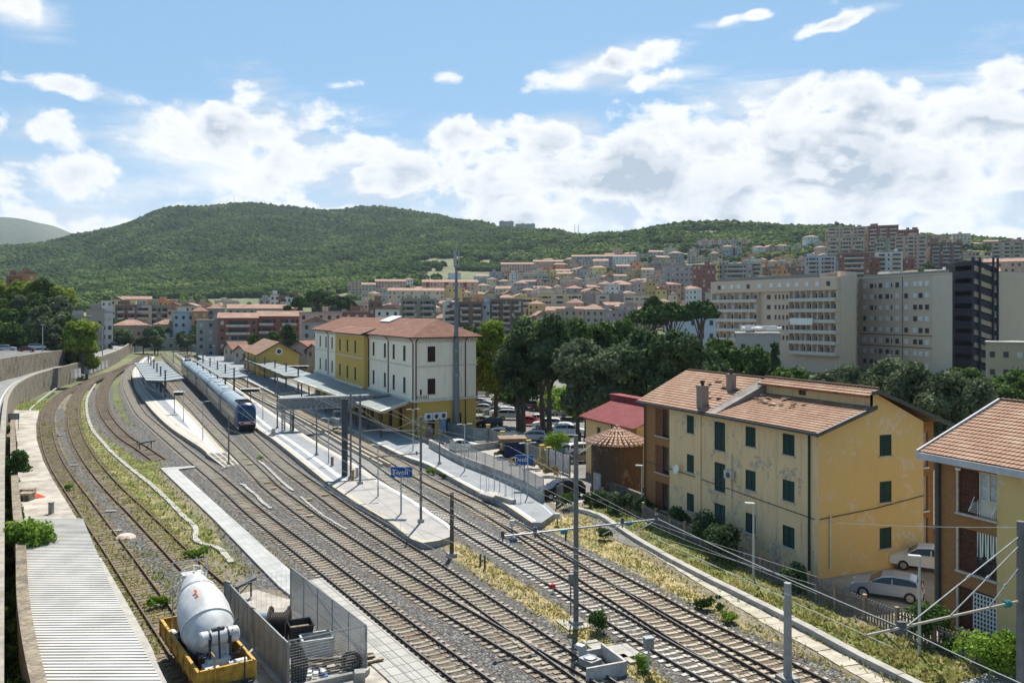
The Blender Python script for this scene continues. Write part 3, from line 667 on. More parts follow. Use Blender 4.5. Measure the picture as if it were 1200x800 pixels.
def rail_mesh(line, off, top):
 q = offs(line, off); prof = [(-.07,.06),(-.07,.075),(-.012,.10),(-.012,.155),(-.036,.17),(-.036,.205),(.036,.205),(.036,.17),(.012,.155),(.012,.10),(.07,.075),(.07,.06)]
 V = []; n = len(prof)
 for i, p in enumerate(q):
  a = q[max(0, i-1)]; c = q[min(len(q)-1, i+1)]; t = (c-a); t.z = 0; t.normalize(); s = Vector((t.y, -t.x, 0))
  V += [(p.x+s.x*x, p.y+s.y*x, z) for x, z in prof]
 b = MB(); fs = []; ms = []
 for i in range(len(q)-1):
  for j in range(n-1): fs.append((i*n+j, i*n+j+1, (i+1)*n+j+1, (i+1)*n+j)); ms.append(1 if 4 <= j <= 6 else 0)
 b.v = V; b.f = fs; b.m = ms; return b.mesh('rail', [rail_side, top])
def in_view(p, m=10): 
 if p.y < 20: return False
 x = 600+F*p.x/p.y; y = HY+F*(H-p.z)/p.y; return -m < x < 1200+m and y < 805
def track(key, kind, label, old=False, wide=None):
 t = thing('railway_track', TS[key][0], 0, label, 'track', 'tracks of the station yard'); o = TS[key][0]
 line = [p-o for p in TS[key]]; rl = line[::2]+([line[-1]] if len(line) % 2 == 0 else [])
 for s in (-1, 1): inst('rail', rail_mesh([Vector((p.x, p.y, 0)) for p in rl], s*.7535, rail_old if old else rail_top), t).location = (0, 0, -o.z)
 pos = []
 for i in range(1, len(line)-1):
  p = TS[key][i]; d = TS[key][i+1]-TS[key][i-1]; pos.append((p, math.atan2(d.y, d.x)+math.pi/2))
 vis = sorted([q for q in pos if in_view(q[0])], key=lambda q: q[0].y); near = vis[:98]; far = vis[98:]
 for p, a in near:
  k_ = inst('sleeper', sl_me[kind], t, (p.x-o.x+random.gauss(0, .01), p.y-o.y, -o.z+random.uniform(-.015, .01)), a+random.gauss(0, .008))
 if far:
  b = MB()
  for p, a in far: b.box((p.x-o.x, p.y-o.y, -o.z-.02), (2.45, .26, .16), a)
  b.build('sleepers', slp[kind], t, kind='stuff')
 return t
track('T1', 'beige', 'track closest to the fenced cable reel compound, running past the white slab path')
track('T2', 'wood', 'short overgrown siding ending at a low buffer frame in the grass', True)
track('T3', 'wood', 'weedy siding ending beside the grey gates behind the mixer drum', True)
track('T4', 'wood', 'overgrown siding beside the long metal shed roof, with the yellow mixer wagon on it', True)
track('A2', 'beige', 'track passing the right side of the pointed platform, left of the train')
track('A3', 'beige', 'track the blue and white train stands on, along the island platform')
track('B1', 'pale', 'track with very pale sleepers along the right edge of the island platform')
track('B2', 'sand', 'shaded track next to the station platform, passing under the truss gantry')
track('B3', 'sand', 'outermost track on the right, beside the slab path and kerb')
# crossover and buffer
def buffer_stop(a, c, label, h=.95):
 o = P(*a, .1); q = P(*c, .1); d = q-o; t = thing('buffer_stop', o, 0, label, 'buffer stop')
 b = MB(); b.fbox((-.1*d.x, -.1*d.y, h-.15), d*1.2, Vector((d.y, -d.x, 0)).normalized()*.18, EZ*.16); b.build('beam', steel_d, t)
 for f in (.1, .9):
  b = MB(); w = d*f; n = Vector((d.y, -d.x, 0)).normalized()
  b.tube(w, w+EZ*h, .06); b.tube(w-n*.9, w+EZ*h*.8, .04); b.build('post', rail_side, t)
buffer_stop((162,527),(179,524), 'low rusty buffer frame standing in the grass at the end of the short siding')
buffer_stop((277,707),(296,697), 'dark timber buffer frame beside the galvanised gates', 1.1)
# ------------------------------------------------------------------ houses by the railway
tile_n = mat_tile('clay_roof_tiles', (.27, .155, .105), (.35, .21, .145), (.40, .31, .23), .26, .36)
tile_f = mat_tile('old_roof_tiles', (.24, .115, .085), (.31, .15, .105), (.36, .24, .17), .30, .42)
ochre = mat_plaster('ochre_plaster', (.62, .45, .20), (.42, .36, .27), .35, peel=(.60, .52, .40))
ochre_l = mat_plaster('faded_ochre_plaster', (.74, .54, .31), (.27, .21, .15), .7, peel=(.36, .32, .28))
brickp = mat_plaster('orange_brick', (.36, .185, .08), (.2, .1, .05), .3, brick=True)
white_pl = mat_plaster('white_plaster', (.84, .75, .59), (.42, .39, .34), .35)
yellow_pl = mat_plaster('mustard_plaster', (.55, .37, .10), (.4, .25, .06), .3)
green_sh = mat('green_shutter', (.012, .045, .035), rough=.6, var=.35, scale=.6)
brown_sh = mat('brown_shutter', (.035, .018, .015), rough=.6, var=.3)
wood_sh = mat('wooden_panel', (.16, .062, .026), rough=.7, var=.3, scale=6)
stone_sill = mat('stone_sill', (.50, .46, .41), var=.15, scale=5)
gutter_m = mat('dark_gutter', (.055, .065, .07), rough=.45, var=.2)
white_fr = mat('white_window_frame', (.75, .74, .70), rough=.5, var=.05)
glass = mat_glass()
curtain = mat('curtain', (.42, .45, .48), var=.25, scale=6)

def roof_plane(b, e0, e1, t0, t1, course=.36, lift=.05, mi=0):
 """rows of tiles from the eave e0-e1 up to the top edge t0-t1 (each row a real step)"""
 e0, e1, t0, t1 = map(Vector, (e0, e1, t0, t1)); L = ((t0-e0).length+(t1-e1).length)/2; n = max(2, int(L/course)); Wd = (e1-e0).length
 nrm = (e1-e0).cross(t0-e0).normalized()
 if nrm.z < 0: nrm = -nrm
 for i in range(n):
  a, c = i/n, (i+1)/n; p = e0.lerp(t0, a); q = e1.lerp(t1, a); r = e1.lerp(t1, c); s = e0.lerp(t0, c)
  p2, q2 = p+nrm*lift, q+nrm*lift; u0 = (p-e0).dot((e1-e0).normalized()); u1 = (q-e0).dot((e1-e0).normalized()); v0, v1 = a*L, c*L
  b.quad(p2, q2, r+nrm*.004, s+nrm*.004, mi, uv=[(u0, v0+.01), (u1, v0+.01), (u1, v1-.01), (u0, v1-.01)])
  b.quad(p, q, q2, p2, mi, uv=[(u0, v0), (u1, v0), (u1, v0+.01), (u0, v0+.01)])
def rect_wall(b, o, u, wdt, z0, z1, holes, depth=.18, mi=0, mj=0):
 """vertical wall from o along unit u, pierced by holes (x0, x1, za, zb), with reveals going in"""
 o = Vector(o); u = Vector(u); n_in = Vector((-u.y, u.x, 0))*depth
 xs = sorted({0, wdt, *[h[0] for h in holes], *[h[1] for h in holes]}); zs = sorted({z0, z1, *[h[2] for h in holes], *[h[3] for h in holes]})
 for i in range(len(xs)-1):
  for j in range(len(zs)-1):
   cx, cz = (xs[i]+xs[i+1])/2, (zs[j]+zs[j+1])/2
   if any(h[0] < cx < h[1] and h[2] < cz < h[3] for h in holes): continue
   b.quad(o+u*xs[i]+EZ*zs[j], o+u*xs[i+1]+EZ*zs[j], o+u*xs[i+1]+EZ*zs[j+1], o+u*xs[i]+EZ*zs[j+1], mi)
 for x0, x1, za, zb in holes:
  c = [o+u*x0+EZ*za, o+u*x1+EZ*za, o+u*x1+EZ*zb, o+u*x0+EZ*zb]
  for k in range(4): b.quad(c[k], c[(k+1) % 4], c[(k+1) % 4]+n_in, c[k]+n_in, mj)
def shutter_window(w, h, m_sh, leaves=2, slat=.07, sillm=None):
 """closed louvred shutters; local x across, z up, front towards -y"""
 b = MB(); lw = w/leaves
 for i in range(leaves):
  x0 = -w/2+i*lw
  for s in (0, lw-.06): b.fbox((x0+s+.005, -.03, 0), (.05, 0, 0), (0, .05, 0), (0, 0, h))
  for z in (0, h/2-.03, h-.07): b.fbox((x0+.05, -.028, z), (lw-.1, 0, 0), (0, .045, 0), (0, 0, .07))
  n = int((h-.14)/slat)
  for k in range(n):
   z = .07+k*slat; b.quad((x0+.05, -.02, z), (x0+lw-.05, -.02, z), (x0+lw-.05, .01, z+slat*.95), (x0+.05, .01, z+slat*.95))
 b.quad((-w/2, .02, 0), (w/2, .02, 0), (w/2, .02, h), (-w/2, .02, h))
 return b.mesh('window', m_sh)
def sill_mesh(w, m=None):
 b = MB(); b.box((0, -.04, -.035), (w+.24, .30, .07)); return b.mesh('sill', m or stone_sill)
def put_window(me, sill, parent, x, y, z, rz):
 o = inst('window', me, parent, (x, y, z), rz)
 if sill: inst('sill', sill, o)
 return o

def yellow_house():
 C = Vector((20.1, 56, 0)); t = thing('apartment_house', C, A1, 'three storey peeling ochre house with green shutters and a patched tile roof', 'house', 'apartment houses beside the track')
 Lx, Wy = 21.4, 9.43; EV, RG = 9.65, 12.25; xb = 17.4
 sx = lambda px: (20.1-(px-600)/F*56)/(.391+.92*(px-600)/F)
 rows = [(7.73, 9.18), (4.56, 6.0), (1.40, 2.85)]; tall = [(6.9, 9.1), (3.75, 5.95), (.6, 2.8)]
 sp = [(sx(809), 1.0, rows), (sx(843.5), 1.35, tall), (sx(879.5), 1.15, rows), (sx(924), 1.2, rows)]
 holes = [(x-w/2, x+w/2, a, c) for x, w, rr in sp for a, c in rr]
 # long front, seen from the left: runs from far (x = xb) to the corner (x = 0), so u = -x
 b = MB(); rect_wall(b, (xb, 0, 0), (-1, 0, 0), xb, -.6, EV, [(xb-x1, xb-x0, a, c) for x0, x1, a, c in holes], mi=0, mj=0)
 b.fbox((sx(819)+.35, -.002, 0), (-.7, 0, 0), (0, .09, 0), (0, 0, EV), 0)      # chimney breast in the wall
 front = b.build('wall', [ochre_l], t)
 # gable end
 gh = [(9.43-5.9-.55 if False else 5.9-.55, 5.9+.55, a, c) for a, c in rows]
 b = MB(); rect_wall(b, (0, 0, 0), (0, -1, 0), Wy, -.6, EV, gh)
 b.poly([(0, 0, EV), (0, -Wy, EV), (0, -Wy, EV+.25), (0, -4.75, RG-.1), (0, -4.75, 11.2), (0, 0, EV+.02)]); b.build('gable_wall', [ochre], t)
 b = MB(); b.quad((Lx, -Wy, -.6), (0, -Wy, -.6), (0, -Wy, EV+.2), (Lx, -Wy, EV+.2)); b.quad((Lx, 0, -.6), (Lx, -Wy, -.6), (Lx, -Wy, EV), (Lx, 0, EV)); b.poly([(Lx, 0, EV), (Lx, -Wy, EV), (Lx, -4.75, RG-.1)]); b.build('back_wall', [ochre], t)
 # brick part with loggias
 lg = [(sx(783.5), sx(768), 6.9, 9.25), (sx(783.5), sx(768), 3.75, 6.1), (sx(783.5), sx(768), .6, 2.95)]
 b = MB(); rect_wall(b, (Lx, -.02, 0), (-1, 0, 0), Lx-xb, -.6, EV, [(Lx-x1, Lx-x0, a, c) for x0, x1, a, c in lg], depth=.9)
 b.build('brick_wall', [brickp], t)
 for x0, x1, a, c in lg:
  b = MB(); b.quad((x1, -.9, a), (x0, -.9, a), (x0, -.9, c), (x1, -.9, c)); o = b.build('loggia', [white_pl], t)
  b = MB(); n = 3; wd = (x1-x0)*.52
  b.fbox((x1-.03, -.12, a), (-wd, 0, 0), (0, .06, 0), (0, 0, c-a))
  for k in range(9): b.fbox((x1-.03, -.075, a+.1+k*(c-a)/9), (-wd, 0, 0), (0, .04, 0), (0, 0, .05))
  b.build('sliding_shutter', wood_sh, o)
  b = MB(); b.fbox((x0+.12, -.86, a), (.8, 0, 0), (0, .03, 0), (0, 0, (c-a)*.92)); b.build('door', glass, o)
  b = MB(); b.fbox((x1+.1, -.1, a-.08), (-(x1-x0)-.2, 0, 0), (0, .2, 0), (0, 0, .08)); b.build('sill', stone_sill, o)
 # rear brick bay seen past the gable
 b = MB(); rect_wall(b, (.8, -Wy, 0), (0, -1, 0), 1.9, -.6, EV+.1, [(.55, 1.35, a, c) for a, c in [(6.5, 9.0), (3.4, 5.9), (.4, 2.9)]], depth=.25); b.quad((.8, -Wy-1.9, -.6), (8, -Wy-1.9, -.6), (8, -Wy-1.9, EV), (.8, -Wy-1.9, EV))
 bay = b.build('rear_bay', [brickp], t)
 for a, c in [(6.5, 9.0), (3.4, 5.9), (.4, 2.9)]:
  b = MB(); b.quad((1.02, -Wy-.55, a), (1.02, -Wy-1.35, a), (1.02, -Wy-1.35, c), (1.02, -Wy-.55, c), 0)
  for y in (-.55, -.95, -1.35): b.fbox((.98, -Wy+y-.03, a), (.03, 0, 0), (0, .06, 0), (0, 0, c-a), 1)
  b.fbox((.8, -Wy-.5, a-.08), (-.1, 0, 0), (0, -.9, 0), (0, 0, .08), 1); b.build('window', [curtain, white_fr], bay)
 # windows
 mw = {}
 for x, w, rr in sp:
  for i, (a, c) in enumerate(rr):
   key = (w, round(c-a, 2))
   if key not in mw: mw[key] = (shutter_window(w-.02, c-a-.02, green_sh), sill_mesh(w))
   put_window(mw[key][0], mw[key][1], t, x, -.06, a+.01, math.pi)
 for a, c in rows: put_window(shutter_window(1.08, c-a-.02, green_sh), sill_mesh(1.1), t, .06, -5.9, a+.01, -math.pi/2)
 # roof: left part steeper up to the ridge, right part lower with a clerestory
 ov = .45; xs_ = 11.0; b = MB()
 roof_plane(b, (Lx+ov, ov, EV+.05), (xs_+.45, ov, EV+.05), (Lx+ov, -4.75, RG), (xs_+.45, -4.75, RG))
 b.quad((Lx+ov, ov, EV-.08), (Lx+ov, -4.75, RG-.12), (Lx+ov, -4.75, RG+.02), (Lx+ov, ov, EV+.08))
 b.build('roof_left_slope', [tile_n], t)
 b = MB(); roof_plane(b, (xs_-.45, ov, EV+.05), (-ov, ov, EV+.05), (xs_-.45, -4.55, 11.18), (-ov, -4.55, 11.18)); lo = b.build('roof_front_slope', [tile_n], t)
 b = MB(); b.quad((xs_+.45, ov, EV+.09), (xs_-.45, ov, EV+.09), (xs_-.45, -4.75, RG-.25), (xs_+.45, -4.75, RG+.02)); b.quad((xs_-.45, ov, EV), (xs_-.45, -4.75, 11.1), (xs_-.45, -4.75, RG-.25), (xs_-.45, ov, EV+.09)); b.build('roof_flashing', mat('grey_flashing', (.23, .20, .18), var=.25, scale=1), t)
 b = MB(); roof_plane(b, (Lx+ov, -Wy-2.3, 9.75), (Lx+ov, -Wy-2.3, 9.75), (Lx+ov, -4.75, RG), (Lx+ov, -4.75, RG)) if False else None
 b.quad((Lx+ov, -4.75, RG+.01), (-ov, -4.75, RG+.01), (-ov, -Wy-2.2, 9.72), (Lx+ov, -Wy-2.2, 9.72)); b.build('roof_rear_slope', [tile_n], t)
 # clerestory
 b = MB(); rect_wall(b, (xs_-.45, -4.5, 0), (-1, 0, 0), xs_-.45, 11.0, 11.98, [(3.6, 4.4, 11.35, 11.85)], depth=.15); b.quad((xs_-.45, -4.5, 11), (xs_-.45, -4.9, 11), (xs_-.45, -4.9, 12), (xs_-.45, -4.5, 12)); cl = b.build('clerestory', [ochre_l], t)
 b = MB(); b.quad((xs_-.45-3.6, -4.62, 11.35), (xs_-.45-4.4, -4.62, 11.35), (xs_-.45-4.4, -4.62, 11.85), (xs_-.45-3.6, -4.62, 11.85)); b.build('window', glass, cl)
 b = MB(); roof_plane(b, (xs_-.1, -3.95, 11.92), (-ov, -3.95, 11.92), (xs_-.1, -4.85, RG+.12), (-ov, -4.85, RG+.12), .3)
 b.fbox((xs_-.1, -3.97, 11.8), (-(xs_-.1+ov), 0, 0), (0, .05, 0), (0, 0, .14), 0); b.build('ridge_roof', [tile_n], t)
 b = MB() # ridge caps
 for i in range(66):
  x = -ov+.17+i*.34; 
  if x < Lx+ov-.1: b.tube((x-.17, -4.8, RG+.07+(.1 if x < xs_ else 0)), (x+.14, -4.8, RG+.05+(.1 if x < xs_ else 0)), .11, .09, n=6)
 b.build('ridge_tiles', tile_n, t)
 # dark fascia and gutters
 b = MB(); b.fbox((Lx+ov, ov, EV-.16), (-(Lx+2*ov), 0, 0), (0, .16, 0), (0, 0, .17)); b.fbox((Lx+ov, 0, EV-.14), (-(Lx+2*ov), 0, 0), (0, ov, 0), (0, 0, .05)); b.build('gutter', gutter_m, t)
 b = MB()
 for (y0, z0, y1, z1) in ((ov+.14, EV-.02, -4.6, 11.22), (-4.2, RG-.08, -4.75, RG+.02), (-4.75, RG+.02, -Wy-2.3, 9.66)):
  b.fbox((-ov-.12, y0, z0-.2), (0, y1-y0, z1-z0), (.16, 0, 0), (0, 0, .26)); b.quad((-ov, y0, z0-.1), (0, y0, z0-.1), (0, y1, z1-.1), (-ov, y1, z1-.1))
 b.build('verge_board', gutter_m, t)
 b = MB(); b.tube((.75, .10, EV-.1), (.75, .10, .2), .075); b.build('downpipe', mat('green_downpipe', (.02, .045, .03), var=.1), t)
 b = MB(); b.tube((Lx-.25, .12, EV-.1), (Lx-.25, .12, .2), .07); b.build('downpipe', gutter_m, t)
 b = MB(); b.tube((-.08, -.95, 4.2), (-.08, -.95, .6), .05); b.build('downpipe', mat('pale_pipe', (.6, .58, .54), var=.1), t)
 b = MB(); b.box((10.4 if False else sx(852)-.6, .08, 5.6-.4), (.07, .07, 3.4)); b.build('downpipe', mat('pale_pipe', (.6, .58, .54)), t)
 # chimneys
 for x, y, zb, zt, w in ((sx(819), -.35, EV, 11.7, .62), (12.9, -2.9, 11, 12.55, .5)):
  b = MB(); b.box((x, y, (zb-.6+zt)/2), (w*1.25, w, zt-zb+.6)); b.box((x, y, zt-.12), (w*1.4, w*1.2, .12)); ch = b.build('chimney', mat_plaster('chimney_plaster', (.30, .23, .19), amount=.7), t)
  b = MB(); b.tube((x, y, zt-.02), (x, y, zt+.3), .13); b.lathe([(.2, zt+.22), (.2, zt+.38), (.05, zt+.42)], (x, y, 0), 10); b.build('chimney_pot', mat('sooty_clay', (.06, .045, .04), var=.3), ch)
 # air conditioner, dish, meter box
 b = MB(); b.box((sx(858), .28, 5.35), (.85, .34, .62)); b.lathe([(.22, 0), (.22, .02)], (sx(858)-.1, .46, 5.35), 14, 1, Matrix.Rotation(R(-90), 3, 'X')); b.build('air_conditioner', [mat('ac_casing', (.52, .50, .46), var=.1), gutter_m], t)
 b = MB(); b.box((sx(799), .12, .95), (.8, .2, .75)); b.build('meter_box', mat('blue_grey_box', (.24, .30, .36), var=.1), t)
 b = MB(); b.lathe([(0, 0), (.2, .03), (.36, .10), (.38, .11)], (sx(797.5), .35, 4.6), 16, 0, Matrix.Rotation(R(-75), 3, 'X')); b.tube((sx(797.5), 0, 4.4), (sx(797.5), .35, 4.55), .03); b.build('satellite_dish', white_fr, t)
 b = MB(); b.path([(Lx-.1, .05, 4.4+.0), (15, .05, 4.35), (8, .05, 4.15), (.3, .06, 3.9)], .03, 5); b.path([(-.05, -.1, 3.95), (-.05, -5, 4.25), (-.05, -Wy, 4.75)], .035, 5); b.build('cable', gutter_m, t)
 # a few slipped tiles
 b = MB()
 for i in range(90):
  if i < 45: x = random.uniform(11.8, 16.2); y = random.uniform(-1.2, -4.0); z = EV+.13+(-y+ov)/(4.75+ov)*(RG-EV)
  else: x = random.uniform(4.5, 10.4); y = random.uniform(-2.3, -3.9); z = EV+.12+(-y+ov)/(4.55+ov)*(11.18-EV)
  if mnoise.noise((x*.8, y*1.2, 3)) < -.05: continue
  b.box((x, y, z+.04), (.42, .22, .03), random.uniform(-.5, .5)+.3, 0 if random.random() < .7 else 1)
 b.build('loose_tiles', [tile_n, mat('pale_broken_tile', (.6, .45, .36), var=.2)], t)
 return t
yellow_house()

def brick_house():
 C = Vector((20.1, 56, 0))+D1*(-9); t = thing('apartment_house', C, A1, 'orange brick and ochre house with white fascia, cut by the right edge of the photo', 'house', 'apartment houses beside the track')
 L_ = 22.0; EV, RG, Wy = 9.65, 12.3, 11.4
 sx = lambda px: (C.x-(px-600)/F*C.y)/(.391+.92*(px-600)/F)
 xa, xb = sx(1123.5), sx(1168.5)                     # negative numbers: nearer the camera
 op = [(6.72, 9.1), (3.6, 5.9), (.5, 2.75)]
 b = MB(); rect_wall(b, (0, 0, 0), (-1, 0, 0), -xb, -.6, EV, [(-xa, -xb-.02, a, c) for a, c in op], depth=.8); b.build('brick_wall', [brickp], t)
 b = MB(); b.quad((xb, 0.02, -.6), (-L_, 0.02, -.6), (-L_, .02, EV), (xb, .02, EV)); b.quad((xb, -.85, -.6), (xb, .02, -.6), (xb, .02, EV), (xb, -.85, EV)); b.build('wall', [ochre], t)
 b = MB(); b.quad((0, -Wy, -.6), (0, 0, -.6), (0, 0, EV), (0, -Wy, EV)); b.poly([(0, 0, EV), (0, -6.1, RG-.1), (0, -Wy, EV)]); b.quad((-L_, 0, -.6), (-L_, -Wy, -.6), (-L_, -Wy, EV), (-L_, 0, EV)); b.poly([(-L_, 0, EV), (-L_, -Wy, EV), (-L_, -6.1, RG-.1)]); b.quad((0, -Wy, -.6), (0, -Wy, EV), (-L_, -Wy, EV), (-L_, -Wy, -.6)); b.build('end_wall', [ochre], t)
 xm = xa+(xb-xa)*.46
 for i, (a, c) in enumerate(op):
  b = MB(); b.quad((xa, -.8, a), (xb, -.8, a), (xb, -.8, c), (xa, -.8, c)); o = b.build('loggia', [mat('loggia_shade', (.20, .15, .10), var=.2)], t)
  b = MB(); b.fbox((xa-.02, -.14, a), (xm-xa, 0, 0), (0, .06, 0), (0, 0, c-a))
  for k in range(11):
   for q in range(5): b.fbox((xa-.06+q*(xm-xa)/5.3, -.09, a+.06+k*(c-a)/11), ((xm-xa)/8, 0, 0), (0, .03, 0), (0, 0, .10))
  b.build('sliding_shutter', mat('carved_brown_shutter', (.085, .034, .02), var=.35, scale=8), o)
  b = MB(); b.fbox((xa+.12, 0, a-.1), (xb-xa-.2, 0, 0), (0, .16, 0), (0, 0, .1)); b.fbox((xa+.1, .0, a-.1), (-.1, 0, 0), (0, .07, 0), (0, 0, c-a+.1)); b.build('sill', stone_sill, o)
  if i == 0:
   b = MB(); b.fbox((xm-.04, -.3, a), (xb-xm+.04, 0, 0), (0, .04, 0), (0, 0, .8), 1)
   for k in range(12): b.tube((xm-.06+k*(xb-xm)/12, -.06, a), (xm-.06+k*(xb-xm)/12, -.06, a+.85), .014, n=5, mi=2)
   b.quad((xm, -.25, a+.85), (xb, -.25, a+.85), (xb, -.25, c), (xm, -.25, c), 0)
   for x in (xm-.04, (xm+xb)/2+.04, xb+.08): b.fbox((x, -.24, a+.8), (-.08, 0, 0), (0, .06, 0), (0, 0, c-a-.8), 1)
   for z in (a+.8, c-.08): b.fbox((xm, -.24, z), (xb-xm, 0, 0), (0, .06, 0), (0, 0, .09), 1)
   b.build('window', [curtain, mat('cream_frame', (.66, .58, .40), var=.08), white_fr], o)
   b = MB(); p0 = Vector((xm+.05, .05, a+.72)); u = Vector((xb-xm-.1, 0, 0)); v = Vector((0, .45, -.42))
   for k in range(7): b.tube(p0+v*k/6, p0+v*k/6+u, .012, n=5)
   for e in (0, 1): b.tube(p0+u*e, p0+u*e+v, .02, n=5); b.tube(p0+u*e+v, p0+u*e+EZ*.3, .02, n=5)
   b.build('drying_rack', white_fr, o)
  elif i == 1:
   b = MB(); n = 16
   for k in range(n):
    x = xm+(xb-xm)*k/n; y = -.08+.05*math.sin(k*1.7); h = 1.35+.12*math.sin(k*.9)
    b.quad((x, y, c-h), (x+(xb-xm)/n, -.08+.05*math.sin((k+1)*1.7), c-h+.05), (x+(xb-xm)/n, -.08, c), (x, -.08, c), k % 2)
   b.build('striped_awning', [white_fr, mat('awning_green', (.05, .08, .06), var=.1)], o)
   b = MB()
   for k in range(11): b.tube((xm+k*(xb-xm)/11, -.05, a), (xm+k*(xb-xm)/11, -.05, a+.95), .014, n=5)
   b.tube((xm, -.05, a+.95), (xb, -.05, a+.95), .02, n=5); b.box(((xm+xb)/2+.4, -.35, a+.85), (.6, .3, .45)); b.build('railing', steel_d, o)
  else:
   b = MB(); x0 = xm+.1
   for k in range(8): b.box((x0+(xb-x0)*k/7, .04, a+1.2), (.05, .05, 1.9))
   for k in range(9): b.box(((x0+xb)/2, .04, a+.27+k*1.88/8), (abs(xb-x0), .05, .05))
   b.build('window_grille', white_fr, o)
 ov = .55; b = MB(); roof_plane(b, (ov, ov, EV+.06), (-L_, ov, EV+.06), (ov, -6.1, RG), (-L_, -6.1, RG), .38); b.quad((ov, ov, EV-.05), (ov, -6.1, RG-.1), (ov, -6.1, RG), (ov, ov, EV+.08)); b.build('roof', [tile_n], t)
 b = MB(); b.quad((ov, -6.1, RG), (-L_, -6.1, RG), (-L_, -Wy-.5, EV), (ov, -Wy-.5, EV)); b.build('roof', [tile_n], t)
 b = MB()
 for i in range(60): x = ov-.17-i*.36; b.tube((x+.17, -6.12, RG+.06), (x-.15, -6.12, RG+.04), .12, .1, n=6)
 b.build('ridge_tiles', tile_n, t)
 b = MB(); b.fbox((ov+.1, ov, EV-.34), (-L_-.5, 0, 0), (0, .12, 0), (0, 0, .36)); b.fbox((ov+.02, 0, EV-.34), (-L_, 0, 0), (0, ov, 0), (0, 0, .08)); b.fbox((ov, ov+.1, EV+.02), (0, -6.65, RG-EV), (.12, 0, 0), (0, 0, .12)); b.build('fascia', mat('white_fascia', (.48, .48, .50), var=.12, scale=1), t)
 b = MB(); b.box((-.35, .12, 4.6), (.2, .2, 9.5)); b.build('downpipe', gutter_m, t)
 b = MB(); b.box((-1.6, .1, 9.05), (.28, .1, .12)); b.build('wall_lamp', white_fr, t)
brick_house()

def hipped(b, pts, ze, zr, inset, mi=0, tile=.42):
 """hipped roof over the four points (long sides 0-1 and 3-2)"""
 p = [Vector((q[0], q[1], ze)) for q in pts]; a = (p[0]+p[3])/2; c = (p[1]+p[2])/2; d = (c-a).normalized()*inset
 r0 = a+d; r1 = c-d; r0.z = r1.z = zr
 roof_plane(b, p[0], p[1], r0, r1, tile, .04, mi); roof_plane(b, p[2], p[3], r1, r0, tile, .04, mi); roof_plane(b, p[3], p[0], r0, r0, tile, .04, mi); roof_plane(b, p[1], p[2], r1, r1, tile, .04, mi)
 b.add([p[3]-EZ*.1, p[2]-EZ*.1, p[1]-EZ*.1, p[0]-EZ*.1], [(0, 1, 2, 3)], mi)
 for i in range(4): b.quad(p[i]-EZ*.1, p[(i+1) % 4]-EZ*.1, p[(i+1) % 4]+EZ*.04, p[i]+EZ*.04, mi)

def text_mesh(s, size, m, ext=.02, spacing=1.0):
 cu = bpy.data.curves.new('lettering', 'FONT'); cu.body = s; cu.size = size; cu.extrude = ext; cu.space_character = spacing; cu.align_x = 'CENTER'; cu.resolution_u = 3
 o = bpy.data.objects.new('lettering', cu); COL.objects.link(o); dg = bpy.context.evaluated_depsgraph_get(); me = bpy.data.meshes.new_from_object(o.evaluated_get(dg)); bpy.data.objects.remove(o); me.materials.clear(); me.materials.append(m); return me

